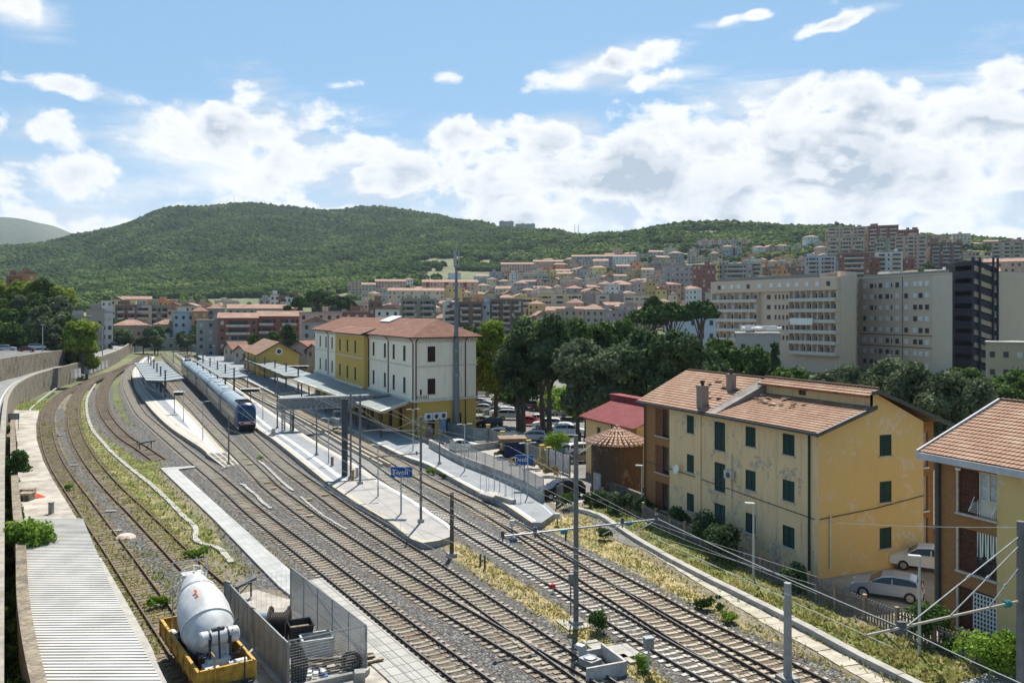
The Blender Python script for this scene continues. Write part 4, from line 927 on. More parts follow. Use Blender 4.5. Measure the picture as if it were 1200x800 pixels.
def station():
 A = Vector((-13.6, 119, 0)); Bf = Vector((-41.8, 181, 0)); E = Vector((-5.3, 125.5, 0)); G_ = Bf+(E-A)
 t = thing('station_building', A, 0, 'long white and mustard railway station with brick red hipped roof and dark shutters', 'station')
 a0, bf, e, g = Vector(), Bf-A, E-A, G_-A; u = bf.normalized(); L_ = bf.length; v = e.normalized(); Lv = e.length
 angL = math.atan2(u.y, u.x); nL = Vector((-u.y, u.x, 0)); angR = math.atan2(v.y, v.x)
 def s_at(px): k = (px-600)/F; return (A.x-k*A.y)/(k*u.y-u.x)
 def r_at(px): k = (px-600)/F; return (A.x-k*A.y)/(k*v.y-v.x)
 pxw = [375.3, 382, 389.2, 397, 404, 413, 422.3, 437.7, 451, 461.3, 473.8]; ww = 1.15
 y0, y1 = s_at(432.5), s_at(398.5)
 zr = [(10.6, 12.75), (6.0, 8.2)]
 holes = [(L_-s_at(p)-ww/2, L_-s_at(p)+ww/2, a, c) for p in pxw for a, c in zr]
 lw = MB(); rect_wall(lw, bf, -u, L_, 5.06, 14, holes, mi=0); lw.build('wall', [white_pl], t)
 b = MB(); hy = [(y1-s_at(p)-ww/2, y1-s_at(p)+ww/2, a, c) for p in pxw[4:7] for a, c in zr]
 o_ = u*y1+nL*.9; rect_wall(b, o_, -u, y1-y0, 5.0, 13.8, hy, depth=1.0); b.quad(u*y0+nL*.9+EZ*5, u*y0+EZ*5, u*y0+EZ*13.8, u*y0+nL*.9+EZ*13.8); b.quad(u*y1+EZ*5, u*y1+nL*.9+EZ*5, u*y1+nL*.9+EZ*13.8, u*y1+EZ*13.8)
 b.build('centre_bay', [yellow_pl], t)
 b = MB(); rect_wall(b, bf, -u, L_, -.2, 5.0, [(3+i*5.2, 5.2+i*5.2, .3, 3.6) for i in range(12)], mi=0, depth=.3); b.quad(bf+nL*-.3+EZ*.3, nL*-.3+EZ*.3, nL*-.3+EZ*3.7, bf+nL*-.3+EZ*3.7, 1); b.build('ground_floor_wall', [yellow_pl, glass], t)
 # end wall
 rw = [(r_at(501), r_at(510.3))]; hr = [(x0, x1, a, c) for x0, x1 in rw for a, c in zr]+[(r_at(492), r_at(494.6), 5.95, 6.75)]
 b = MB(); rect_wall(b, a0, v, Lv, 5.06, 14, hr)
 for x0, x1 in ((r_at(530.5), r_at(541)),):      # blind windows with cream frames
  for z0_, z1_ in zr:
   for q in ((x0, x0+.15), (x1-.15, x1)): b.fbox(v*q[0]+EZ*z0_, v*(q[1]-q[0]), Vector((v.y, -v.x, 0))*.06, EZ*(z1_-z0_), 1)
 b.build('end_wall', [white_pl, mat('cream_trim', (.60, .54, .40), var=.1)], t)
 b = MB(); rect_wall(b, a0, v, Lv, -.2, 5.0, [(r_at(501), r_at(510), .3, 2.9), (r_at(537.5), r_at(541), .3, 3.0)]); b.build('ground_floor_end_wall', [yellow_pl], t)
 for x0, x1, z1_ in ((r_at(501), r_at(510), 2.9), (r_at(537.5), r_at(541), 3.0)):
  b = MB(); n_ = Vector((-v.y, v.x, 0))*.15; b.quad(v*x0+EZ*.3+n_, v*x1+EZ*.3+n_, v*x1+EZ*z1_+n_, v*x0+EZ*z1_+n_); b.build('door', brown_sh, t)
 b = MB(); b.quad(e, g, g+EZ*14, e+EZ*14); b.quad(g, bf, bf+EZ*14, g+EZ*14); b.build('back_wall', [yellow_pl], t)
 wm = shutter_window(ww-.03, 2.15, brown_sh); wm2 = shutter_window(ww-.03, 2.2, brown_sh); sm = sill_mesh(ww)
 for i, p in enumerate(pxw):
  off = .9 if 4 <= i <= 6 else 0
  for k, (a, c) in enumerate(zr): q = u*s_at(p)+nL*(off-.05); put_window(wm if k == 0 else wm2, sm, t, q.x, q.y, a, angL+math.pi)
 for k, (a, c) in enumerate(zr):
  w_ = rw[0][1]-rw[0][0]; q = v*((rw[0][0]+rw[0][1])/2)+Vector((-v.y, v.x, 0))*.06; put_window(shutter_window(w_-.03, c-a, brown_sh), sill_mesh(w_), t, q.x, q.y, a, angR)
 q = v*(r_at(493.3))+Vector((-v.y, v.x, 0))*.1; b = MB(); b.box((q.x, q.y, 6.35), (.34, .06, .8), angR); b.build('window', glass, t)
 # cornices
 ctr = mat('cornice_stone', (.60, .55, .47), var=.12, scale=2)
 nR = Vector((v.y, -v.x, 0))
 for z, h, d, nm in ((9.85, .16, .14, 'string_course'), (4.98, .32, .28, 'string_course'), (13.55, .14, .12, 'string_course')):
  b = MB(); b.fbox(bf+EZ*z+u*.05, -u*(L_+.05), nL*d, EZ*h); b.fbox(a0+EZ*z-v*.0, v*(Lv+d), nR*d, EZ*h); b.fbox(u*y1+nL*.9+EZ*z, -u*(y1-y0+.02), nL*d, EZ*h); b.build(nm, ctr, t)
 b = MB()
 for i in range(28): b.fbox(v*(.25+i*Lv/28.6)+EZ*13.25, v*.16, nR*.16, EZ*.3)
 for i in range(100): b.fbox(u*(.2+i*L_/100.5)+EZ*13.25, u*.3, nL*.16, EZ*.3)
 b.build('eave_brackets', ctr, t)
 # roof
 ov = .75; cen = (a0+bf+e+g)/4
 def out(p): return p
 p0 = a0+nL*ov+nR*ov; p1 = bf+nL*ov+u*ov; p2 = g+u*ov-nL*ov; p3 = e-nL*ov+nR*ov
 b = MB(); hipped(b, [p0, p1, p2, p3], 14.05, 16.6, 5.5, tile=.5)
 w = [p0, p1, p2, p3]
 for i in range(4):
  c_, d_ = w[i], w[(i+1) % 4]; b.fbox(c_+EZ*13.9, d_-c_, (cen-c_).normalized()*.15, EZ*.12, 1)
 # the projecting bay's own bit of eave
 q0, q1 = u*(y0-.6)+nL*1.6, u*(y1+.6)+nL*1.6; roof_plane(b, q0+EZ*13.95, q1+EZ*13.95, u*(y0-.4)-nL*1.2+EZ*14.95, u*(y1+.4)-nL*1.2+EZ*14.95, .5); b.fbox(q0+EZ*13.82, q1-q0, -nL*.8, EZ*.12, 1)
 rf = b.build('roof', [tile_f, gutter_m], t)
 b = MB(); s0 = u*s_at(423)+EZ*0; d_ = (cen-s0); c0 = u*24-nL*3.4+EZ*15.95; b.fbox(c0, u*6.0, -nL*2.2+EZ*.85, EZ*.16); b.build('skylight', white_fr, rf)
 # pipes
 def pipe(q, n, z0, z1): b = MB(); b.tube(q+n*.1+EZ*z0, q+n*.1+EZ*z1, .09, n=6); b.tube(q+n*.1+EZ*z1, q+n*.6+EZ*(z1+.5), .09, n=6); b.build('downpipe', mat('brown_downpipe', (.08, .05, .045), var=.2), t)
 pipe(u*.45, nL, .3, 13.4); pipe(v*.2, nR, .3, 13.4); pipe(v*r_at(545), nR, .3, 13.4); pipe(u*s_at(455.5), nL, 4.6, 13.4); pipe(u*s_at(432.7), nL, 4.6, 13.4); pipe(u*s_at(385), nL, 4.6, 13.4)
 # lettering and air conditioners
 me = text_mesh('TIVOLI', .62, mat('dark_lettering', (.03, .03, .03), var=0), spacing=1.15); q = v*r_at(495)+nR*.05+EZ*5.42; o = inst('lettering', me, t, q, 0); o.rotation_euler = (R(90), 0, angR)
 for px in (500, 509, 517.5):
  q = v*r_at(px)+nR*.3; b = MB(); b.box((q.x, q.y, 2.9), (1.15, .45, 1.0), angR); Mx = Matrix.Rotation(angR, 3, 'Z') @ Matrix.Rotation(R(90), 3, 'X'); b.lathe([(.33, 0), (.33, .03), (0, .03)], q+nR*.24+EZ*2.9, 16, 1, Mx); b.build('air_conditioner', [white_fr, gutter_m], t)
 b = MB(); q = v*r_at(519); b.box((q.x+nR.x*.1, q.y+nR.y*.1, 1.4), (.9, .1, 2.0), angR); b.build('notice_board', mat('pale_blue_board', (.25, .36, .5), var=.2), t)
 b = MB(); q = v*r_at(525); b.box((q.x+nR.x*.02, q.y+nR.y*.02, 1.5), (.8, .08, 1.8), angR); b.build('window', glass, t)
 return A, u, nL, s_at
SA, SU, SNL, _ = station()
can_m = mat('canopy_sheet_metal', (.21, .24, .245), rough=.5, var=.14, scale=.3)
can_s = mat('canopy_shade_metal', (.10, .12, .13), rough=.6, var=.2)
def station_canopy():
 o1 = P(447, 481.5, 4.3); o2 = P(342.5, 443.5, 4.5); i1 = SA+SU*1.5+SNL*.3+EZ*5.0; i2 = SA+SU*66+SNL*.3+EZ*5.0; t = thing('station_canopy', (SA.x, SA.y, 0), 0, 'blue grey metal canopy with cream fascia along the front of the station', 'canopy'); A_ = Vector((SA.x, SA.y, 0))
 o1, o2, i1, i2 = o1-A_, o2-A_, i1-A_, i2-A_; d = (o2-o1)/12; di = (i2-i1)/12
 b = MB()
 for k in range(12): b.quad(o1+d*k+EZ*.02*(k % 2), o1+d*(k+1)+EZ*.02*(k % 2), i1+di*(k+1), i1+di*k, 0); b.quad(o1+d*k-EZ*.12, i1+di*k-EZ*.12, i1+di*(k+1)-EZ*.12, o1+d*(k+1)-EZ*.12, 1)
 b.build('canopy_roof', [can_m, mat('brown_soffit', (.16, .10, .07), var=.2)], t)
 b = MB(); s = (o1-i1).normalized(); s.z = 0; b.fbox(o1-EZ*.3, o2-o1, -s*1.1, EZ*.33); b.fbox(o1-EZ*.3, i1-o1, d.normalized()*.9, EZ*.33); b.build('fascia', mat('cream_fascia', (.62, .56, .44), var=.12, scale=2), t)
 for k in range(9):
  q = o1+(o2-o1)*(k+.3)/9.2-s*.9; b = MB(); b.tube((q.x, q.y, .4), (q.x, q.y, q.z-.3), .13, n=8); b.box((q.x, q.y, q.z-.45), (.5, .5, .2)); b.build('post', mat('brown_post', (.09, .06, .05), var=.2), t)
station_canopy()

def platform_canopy(L_, Rr, z, label, nposts, ribs=9, stub=1.6, group='canopies on the platforms'):
 l = smooth_path(W(L_, z), 1); r = smooth_path(W(Rr, z), 1); n = ribs+1; l = resamp(l, n); r = resamp(r, n); o = (l[0]+r[0])/2; o.z = .5
 t = thing('platform_canopy', o, 0, label, 'canopy', group); b = MB()
 for i in range(n-1):
  m0, m1 = (l[i]+r[i])/2-EZ*.35, (l[i+1]+r[i+1])/2-EZ*.35; k = .96
  for a, c, e0, e1 in ((l[i], l[i+1], m0, m1), (m0, m1, r[i], r[i+1])):
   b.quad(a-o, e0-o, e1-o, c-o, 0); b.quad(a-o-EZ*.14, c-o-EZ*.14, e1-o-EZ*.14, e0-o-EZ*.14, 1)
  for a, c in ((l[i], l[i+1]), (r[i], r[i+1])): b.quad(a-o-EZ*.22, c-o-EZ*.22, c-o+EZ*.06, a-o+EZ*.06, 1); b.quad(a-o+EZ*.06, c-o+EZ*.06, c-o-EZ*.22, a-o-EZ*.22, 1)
  for q0, q1 in ((l[i], m0), (m0, r[i])): b.fbox(q0-o-EZ*.02, q1-q0, (l[i+1]-l[i]).normalized()*.12, EZ*.1, 1)
 for j in (0, n-1):
  m0 = (l[j]+r[j])/2-EZ*.35; b.quad(l[j]-o-EZ*.2, m0-o-EZ*.2, m0-o+EZ*.04, l[j]-o+EZ*.04, 1); b.quad(m0-o-EZ*.2, r[j]-o-EZ*.2, r[j]-o+EZ*.04, m0-o+EZ*.04, 1)
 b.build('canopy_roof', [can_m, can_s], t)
 ml = resamp([(a+c)/2 for a, c in zip(l, r)], nposts)
 for i, q in enumerate(ml):
  q = q.lerp(ml[(i+1) % nposts] if i < nposts-1 else ml[i-1], .08); q = q-o; b = MB(); b.box((q.x, q.y, (z-.3)/2-.2), (.32, .26, z-.6)); 
  a = l[min(n-1, int(i*n/nposts))]; s = (r[min(n-1, int(i*n/nposts))]-a)*.42; s.z = 0; b.fbox(q-s-EZ*.65+EZ*0, s*2, Vector((0, .2, 0)), EZ*.16); b.build('post', steel_d, t)
  b = MB(); b.tube((q.x, q.y, q.z-.1), (q.x, q.y, q.z+stub), .16, n=8); b.tube((q.x, q.y, q.z+stub), (q.x, q.y, q.z+stub+.12), .34, n=10); b.build('vent_pipe', steel_d, t)
platform_canopy([(171,445.3),(166,438),(161,430.5),(156,424.2)], [(216.5,442.8),(206,435),(198,428),(190.5,422)], 4.4, 'grey canopy over the pointed platform at the left, with a row of vent pipes', 6)
platform_canopy([(258,441.5),(246,434),(235,427),(225,421)], [(292,440),(272,432),(253,425.5),(236,420.5)], 4.4, 'grey canopy in the middle of the yard, right beside the standing train', 6)
platform_canopy([(333,440),(318,433.5),(301,426.5),(285,420)], [(368,438),(342,430),(318,423.5),(294,417.5)], 4.4, 'grey canopy in front of the yellow goods shed, nearest to the station', 6)

# ------------------------------------------------------------------ the train
def train():
 path_ = TS['A3']; t = None
 i0 = min(range(len(path_)), key=lambda i: abs(path_[i].y-124.6)); back = list(reversed(path_[:i0+1])) if path_[0].y > path_[i0].y else path_[i0:]
 cum = [0]
 for a, b_ in zip(back, back[1:]): cum.append(cum[-1]+(b_-a).length)
 def at(s):
  j = min(len(back)-2, max(0, int(np.searchsorted(cum, s))-1)); f = (s-cum[j])/(cum[j+1]-cum[j]); return back[j].lerp(back[j+1], f)
 o = at(0); t = thing('train', (o.x, o.y, 0), 0, 'blue and white double decker train standing beside the island platform', 'train')
 body = mat('train_side_grey', (.47, .44, .34), rough=.45, var=.2, scale=.5); blue = mat('train_blue', (.010, .042, .12), rough=.35, var=.15, scale=1); rf = mat('train_roof', (.22, .28, .32), rough=.5, var=.15, scale=.4)
 dark = mat('train_underframe', (.022, .022, .024), var=.3); teal = mat('train_window', (.02, .05, .06), rough=.12, var=.1); wind = mat_glass('windscreen', (.015, .05, .085), .06)
 red = mat('train_red_stripe', (.45, .03, .02), rough=.4, var=.1); wh = mat('train_white', (.72, .72, .70), rough=.4, var=.05)
 prof = [(1.32, .62), (1.42, .95), (1.43, 2.75), (1.40, 3.40), (1.18, 3.95), (.75, 4.22), (0, 4.30)]; prof = prof+[(-x, z) for x, z in reversed(prof[:-1])]
 mids = [0, 0, 1, 2, 2, 2, 2, 2, 2, 1, 0, 0]
 s0 = 0
 for ci in range(5):
  Lc = 25.2 if ci else 22.6; a = at(s0); c = at(s0+Lc); s0 += Lc+.7; d = (c-a); Lr = d.length; d.normalize(); ang = math.atan2(d.y, d.x)
  b = MB(); n = len(prof); loc = Vector((a.x-o.x, a.y-o.y, 0))
  if ci == 0: st = [(0, .80, .10), (.35, .93, .04), (1.0, .985, 0), (1.8, 1, 0), (Lr, 1, 0)]
  else: st = [(0, 1, 0), (Lr, 1, 0)]
  for (x, k, dz) in st:
   for (y, z) in prof: b.v.append((x+(.55*((z-1.6)/2.7)**2 if (ci == 0 and x < .5 and z > 1.6) else 0), y*k, .62+(z-.62)*(1-dz*.6)))
  for i in range(len(st)-1):
   for j in range(n-1): b.f.append((i*n+j, i*n+j+1, (i+1)*n+j+1, (i+1)*n+j)); b.m.append(mids[j] if not (ci == 0 and i < 3) else (1 if 1 <= j <= n-3 else 0))
  for k in (0, len(st)-1): b.f.append(tuple(k*n+j for j in range(n))); b.m.append(1)
  for j in (0,): b.quad((0, -1.3, .62), (Lr, -1.3, .62), (Lr, 1.3, .62), (0, 1.3, .62), 0)
  car = b.build('carriage', [body, blue, rf], t, smooth=True); car.location = loc; car.rotation_euler = (0, 0, ang)
  for z0_, z1_ in ((1.15, 1.85), (2.45, 3.12)):
   for sgn in (-1, 1):
    wb = MB(); x = 3.2 if ci == 0 else 2.2
    while x < Lr-2.5:
     wb.fbox((x, sgn*1.425, z0_), (1.35, 0, 0), (0, sgn*.02, 0), (0, 0, z1_-z0_)); x += 1.75
    wb.build('window_band', teal, car)
  for x in (1.75 if ci == 0 else .5, Lr-1.5):
   for sgn in (-1, 1): wb = MB(); wb.fbox((x, sgn*1.43, .85), (1.1, 0, 0), (0, sgn*.03, 0), (0, 0, 2.1)); wb.build('door', blue if ci == 0 else mat('train_door', (.3, .33, .35)), car)
  wb = MB()
  for x in (2.6, Lr-3.2):
   for e in (-1.2, 1.2):
    for sgn in (-1, 1): wb.tube((x+e, sgn*.66, .60), (x+e, sgn*.8, .60), .44, n=14)
   wb.box((x, 0, .55), (3.2, 2.1, .35))
  wb.box((Lr/2, 0, .42), (Lr-9, 2.3, .42)); wb.build('bogies', dark, car)
  wb = MB()
  if ci == 0:
   wb.box((3.9, 0, 4.24), (4.6, 1.9, .22)); 
   for k in range(5): wb.box((2.2+k*.85, 0, 4.36), (.12, 1.8, .12))
   wb.build('roof_grilles', dark, car)
  else:
   for k in range(3): wb.box((4+k*8, 0, 4.3), (1.6, 1.2, .16))
   wb.build('roof_units', rf, car)
  if ci == 4:
   wb = MB(); wb.path([(20, -.7, 4.35), (21, -.6, 4.9), (19.9, -.5, 5.3), (19.9, .5, 5.3), (21, .6, 4.9), (20, .7, 4.35)], .05); wb.box((21, 0, 4.5), (3, 1.6, .3)); wb.build('pantograph', dark, car)
  if ci == 0:
   wb = MB(); wb.poly([(-.03, 1.0, 2.25), (-.03, -1.0, 2.25), (.17, -1.02, 3.1), (.26, -.9, 3.35), (.26, .9, 3.35), (.17, 1.02, 3.1)]); wb.build('windscreen', wind, car)
   wb = MB(); wb.box((-.06, 0, 1.48), (.14, 1.9, .42)); wb.build('front_stripe', red, car)
   wb = MB(); wb.box((-.14, 0, 1.48), (.05, .9, .16)); wb.box((-.14, 0, 1.66), (.04, 1.9, .05)); wb.box((-.14, 0, 1.29), (.04, 1.9, .05)); wb.build('front_marking', wh, car)
   for sgn in (-1, 1): wb = MB(); wb.lathe([(.15, 0), (.15, .08), (0, .09)], (-.02, sgn*1.0, 1.55), 12, 0, Matrix.Rotation(R(-90), 3, 'Y')); wb.build('headlight', mat('headlight_glass', (.8, .8, .75), rough=.1, var=0), car)
   wb = MB(); wb.box((.1, 0, .95), (.6, 2.3, .5)); wb.tube((-.45, 0, .95), (.1, 0, .95), .14); wb.box((-.3, 0, .95), (.3, .35, .35))
   for sgn in (-1, 1): wb.tube((-.4, sgn*.87, .98), (0, sgn*.87, .98), .1); wb.tube((-.45, sgn*.87, .98), (-.38, sgn*.87, .98), .24, n=12)
   wb.box((.2, 0, .4), (.3, 2.2, .3)); wb.build('coupler', dark, car)
train()
# ------------------------------------------------------------------ left side: viaduct road, walls, shed
stone_wall = mat_stone('rubble_stone', (.30, .25, .18), (.20, .165, .12), (.07, .06, .045))
stone_dark = mat_stone('weathered_stone', (.20, .17, .13), (.13, .11, .085), (.045, .04, .03))
def wall_line(name, top, zs, th, zb, m, label, cat='wall', cap=None):
 l = [P(x, y, z) for (x, y), z in zip(top, zs)]; l = smooth_path(l, 1.5); o = Vector((l[0].x, l[0].y, 0)); q = offs(l, th)
 b = MB()
 for i in range(len(l)-1):
  a, c, d, e = l[i]-o, l[i+1]-o, q[i+1]-o, q[i]-o; g = lambda p: Vector((p.x, p.y, zb))
  b.quad(a, c, d, e, 1 if cap else 0); b.quad(g(a), g(c), c, a); b.quad(g(e), e, d, g(d))
 for i in (0, -1): a, e = l[i]-o, q[i]-o; b.quad(Vector((a.x, a.y, zb)), a, e, Vector((e.x, e.y, zb)))
 ob = b.build(name, [m, cap] if cap else [m], label=label, cat=cat); ob.location = o; return l
otop = [(3,1000),(4.5,860),(5,700),(5.5,600),(6,520),(8.5,474),(12,461.5),(19.5,450.5),(32,442.5),(45,437),(62,432),(80,427.5),(100,422),(120,416.3),(140,409),(151,402.5),(157,398),(158.5,395.5),(156,392.5),(149,389.5),(137,386.5)]
oz = [4]*14+[4.3,4.7,5.1,5.4,5.6,5.8,6.0]
OL = wall_line('retaining_wall', otop, oz, -.55, -1.0, stone_wall, 'long curved stone retaining wall carrying the road around the left side of the yard', cap=mat('wall_coping', (.26, .235, .19), var=.25, scale=1.2))
itop = [(-90,1000),(-110,860),(-130,700),(-140,600),(-120,520),(-70,474),(-35,455),(0,444.3),(20,438.7),(40,433),(60,427.2),(81,421.3),(97,416.5),(108,413.5),(120,410.5),(131,406),(138,399.5),(142.5,395.5),(143.5,393),(140,390.3),(132,388)]
izz = [z-.85 for z in oz]
def road():
 b = MB(); l = smooth_path([P(x, y, z-.85) for (x, y), z in zip(otop, oz)], 2); r = smooth_path([P(x, y, z) for (x, y), z in zip(itop, izz)], 2); n = 160; l = resamp(offs(l, -.4), n); r = resamp(r, n)
 for i in range(n-1):
  b.quad(l[i], r[i], r[i+1], l[i+1], 0)
  for f0, f1, m in ((.06, .085, 1), (.93, 1.0, 2)):
   b.quad(l[i].lerp(r[i], f0)+EZ*.02, l[i].lerp(r[i], f1)+EZ*.02, l[i+1].lerp(r[i+1], f1)+EZ*.02, l[i+1].lerp(r[i+1], f0)+EZ*.02, m)
 o = b.build('road', [mat('road_asphalt', (.20, .20, .20), var=.18, scale=.4, bump=.1), white_paint, concrete], kind='structure')
 if o.data.polygons[0].normal.z < 0: o.data.flip_normals()
road()
wall_line('retaining_wall', [(-200,453),(-60,431),(0,419.5),(20,416.6),(40,413.5),(60,411),(80,408.6)], [8, 8, 7.9, 7.8, 7.6, 7.4, 7.2], .5, 2.5, stone_wall, 'upper pale stone retaining wall below the small car park on the left', cap=mat('wall_coping', (.26, .235, .19)))
def terrace():
 b = MB(); l = [P(x, y, z-.3) for x, y, z in ((-200,453,8),(-60,431,8),(0,419.5,7.9),(40,413.5,7.6),(80,408.6,7.2),(97,407.5,6.9),(108,406.5,6.6))]; r = [Q(x, 320, 7.4) for x in (-260,-120,-20,30,70,90,104)]
 for i in range(len(l)-1): b.quad(l[i], l[i+1], r[i+1], r[i])
 o = b.build('terrace', asph_pale, kind='structure')
 if o.data.polygons[0].normal.z < 0: o.data.flip_normals()
terrace()
def buttresses():
 t = None
 for i in range(9):
  px = 86+i*4.6; yt, yb = 431.5-i*.95, 440.5-i*1.45; a, c = P(px-2.2, yb, 1.2), P(px, yb, 1.2)
  base = P(px, yb, 1.0); b = MB(); w = Vector((1.0, .5, 0)); top = base+Vector((-.9, 1.6, 2.2)); b.fbox((0, 0, 0), w*.8, (top-base), Vector((-.3, -.6, .15)))
  ob = b.build('buttress', concrete_d, label='small slanting concrete buttress at the foot of the curved wall, %s from the left' % ['first','second','third','fourth','fifth','sixth','seventh','eighth','ninth'][i], cat='buttress', group='slanting buttresses below the curved wall'); ob.location = base-EZ*.6
buttresses()
wall_line('garden_wall', [(46,852),(36,800),(27,757),(21.5,720),(19,690),(18.5,660),(18,630),(15,600),(13,560),(12,520),(12.5,490)], [3.3]*8+[3.0, 2.7, 2.4], .55, -.2, stone_wall, 'low crumbling stone wall between the ivy strip and the metal shed roof')
def shed():
 L_ = smooth_path(W([(64,850),(51,800),(42,765),(34,730),(31,700),(28.5,656.5),(28,630),(28,607)], 3.0), .4); Rr = smooth_path(W([(222,850),(190,799),(166,756),(151.5,730),(127.5,680.5),(115.5,650.5),(105,626.5),(97,607)], 3.0), .4)
 n = 190; l = resamp(L_, n); r = resamp(Rr, n); o = Vector((r[0].x, r[0].y, 0)); t = thing('metal_shed', o, 0, 'long low shed with a ribbed pale metal roof in the bottom left corner', 'shed'); b = MB()
 for i in range(n-1):
  b.quad(l[i]-o, r[i]-o, r[i+1]-o, l[i+1]-o)
  if i % 2 == 0: b.fbox(l[i]-o-EZ*.02, r[i]-l[i], (l[i+1]-l[i])*.36, EZ*.062)
 m = mat('ribbed_roof_sheet', (.50, .48, .445), rough=.7, var=.16, scale=.35, bump=.05); ob = b.build('roof', m, t)
 if ob.data.polygons[0].normal.z < 0: ob.data.flip_normals()
 b = MB()
 for i in range(0, n-6, 6):
  for q in (l, r):
   a, c = q[i]-o, q[i+6]-o; b.quad(Vector((a.x, a.y, -.1)), Vector((c.x, c.y, -.1)), c-EZ*.03, a-EZ*.03)
 a, c = l[-1]-o, r[-1]-o; b.quad(Vector((a.x, a.y, -.1)), Vector((c.x, c.y, -.1)), c-EZ*.03, a-EZ*.03); b.build('wall', concrete_d, t)
 led = smooth_path(W([(222,850),(196,800),(184,775),(181,764),(163,731),(140,691),(118,653)], 2.55), 1); inn = smooth_path(W([(212,850),(186,799),(174,775),(166,757),(150,730),(128,684),(115,650)], 2.55), 1); b = MB(); led = resamp(led, 30); inn = resamp(inn, 30)
 for i in range(29): b.fbox(inn[i]-o-EZ*.12, led[i]-inn[i], inn[i+1]-inn[i], EZ*.14)
 b.build('concrete_ledge', concrete, t)
shed()
def small_left():
 q = P(16, 503, .8); t = thing('notice_panel', q, 0, 'small grey panel on two posts by the old loading platform', 'sign'); b = MB(); b.box((0, 0, 1.9), (1.5, .06, .9), .2); b.build('panel', steel, t)
 for s in (-.6, .6): b = MB(); b.tube((s, s*.2, 0), (s, s*.2, 2.3), .04); b.build('post', steel_d, t)
 q = P(60, 601, .8); b = MB(); b.box((0, 0, .45), (.32, .32, .9)); b.box((0, 0, .93), (.4, .4, .06)); o = b.build('bollard', concrete_d, label='short grey concrete post standing alone on the loading platform', cat='bollard'); o.location = q
 for k, (px, py, s) in enumerate(((31, 585, 0), (33, 580, .0))):
  q = P(px, py, .8); t = thing('pallet', q, .25*k, ['stack of weathered pallets beside the orange netting, nearer one', 'stack of weathered pallets beside the orange netting, farther one'][k], 'pallet'); 
  for j in range(4):
   b = MB(); z = .08+j*.17
   for i in range(5): b.box((0, -.4+i*.2, z+.05), (1.2, .14, .03))
   for x in (-.5, 0, .5): b.box((x, 0, z-.02), (.1, .9, .1))
   b.build('layer', mat('grey_wood', (.36, .31, .24), var=.3, scale=3), t)
 q = P(43, 582, .8); V, f = [], []; b = MB(); n = 9
 for i in range(n):
  for j in range(n): b.v.append(((i-4)*.17, (j-4)*.1, .32*math.exp(-((i-4)**2+(j-4)**2)/9)+.09*mnoise.noise((i*.9, j*.9, 1))))
 for i in range(n-1):
  for j in range(n-1): b.f.append((i*n+j, (i+1)*n+j, (i+1)*n+j+1, i*n+j+1)); b.m.append(0)
 o = b.build('safety_netting', mat('orange_netting', (.75, .09, .02), var=.3, scale=6), label='crumpled orange safety netting on the loading platform', cat='netting'); o.location = q
small_left()

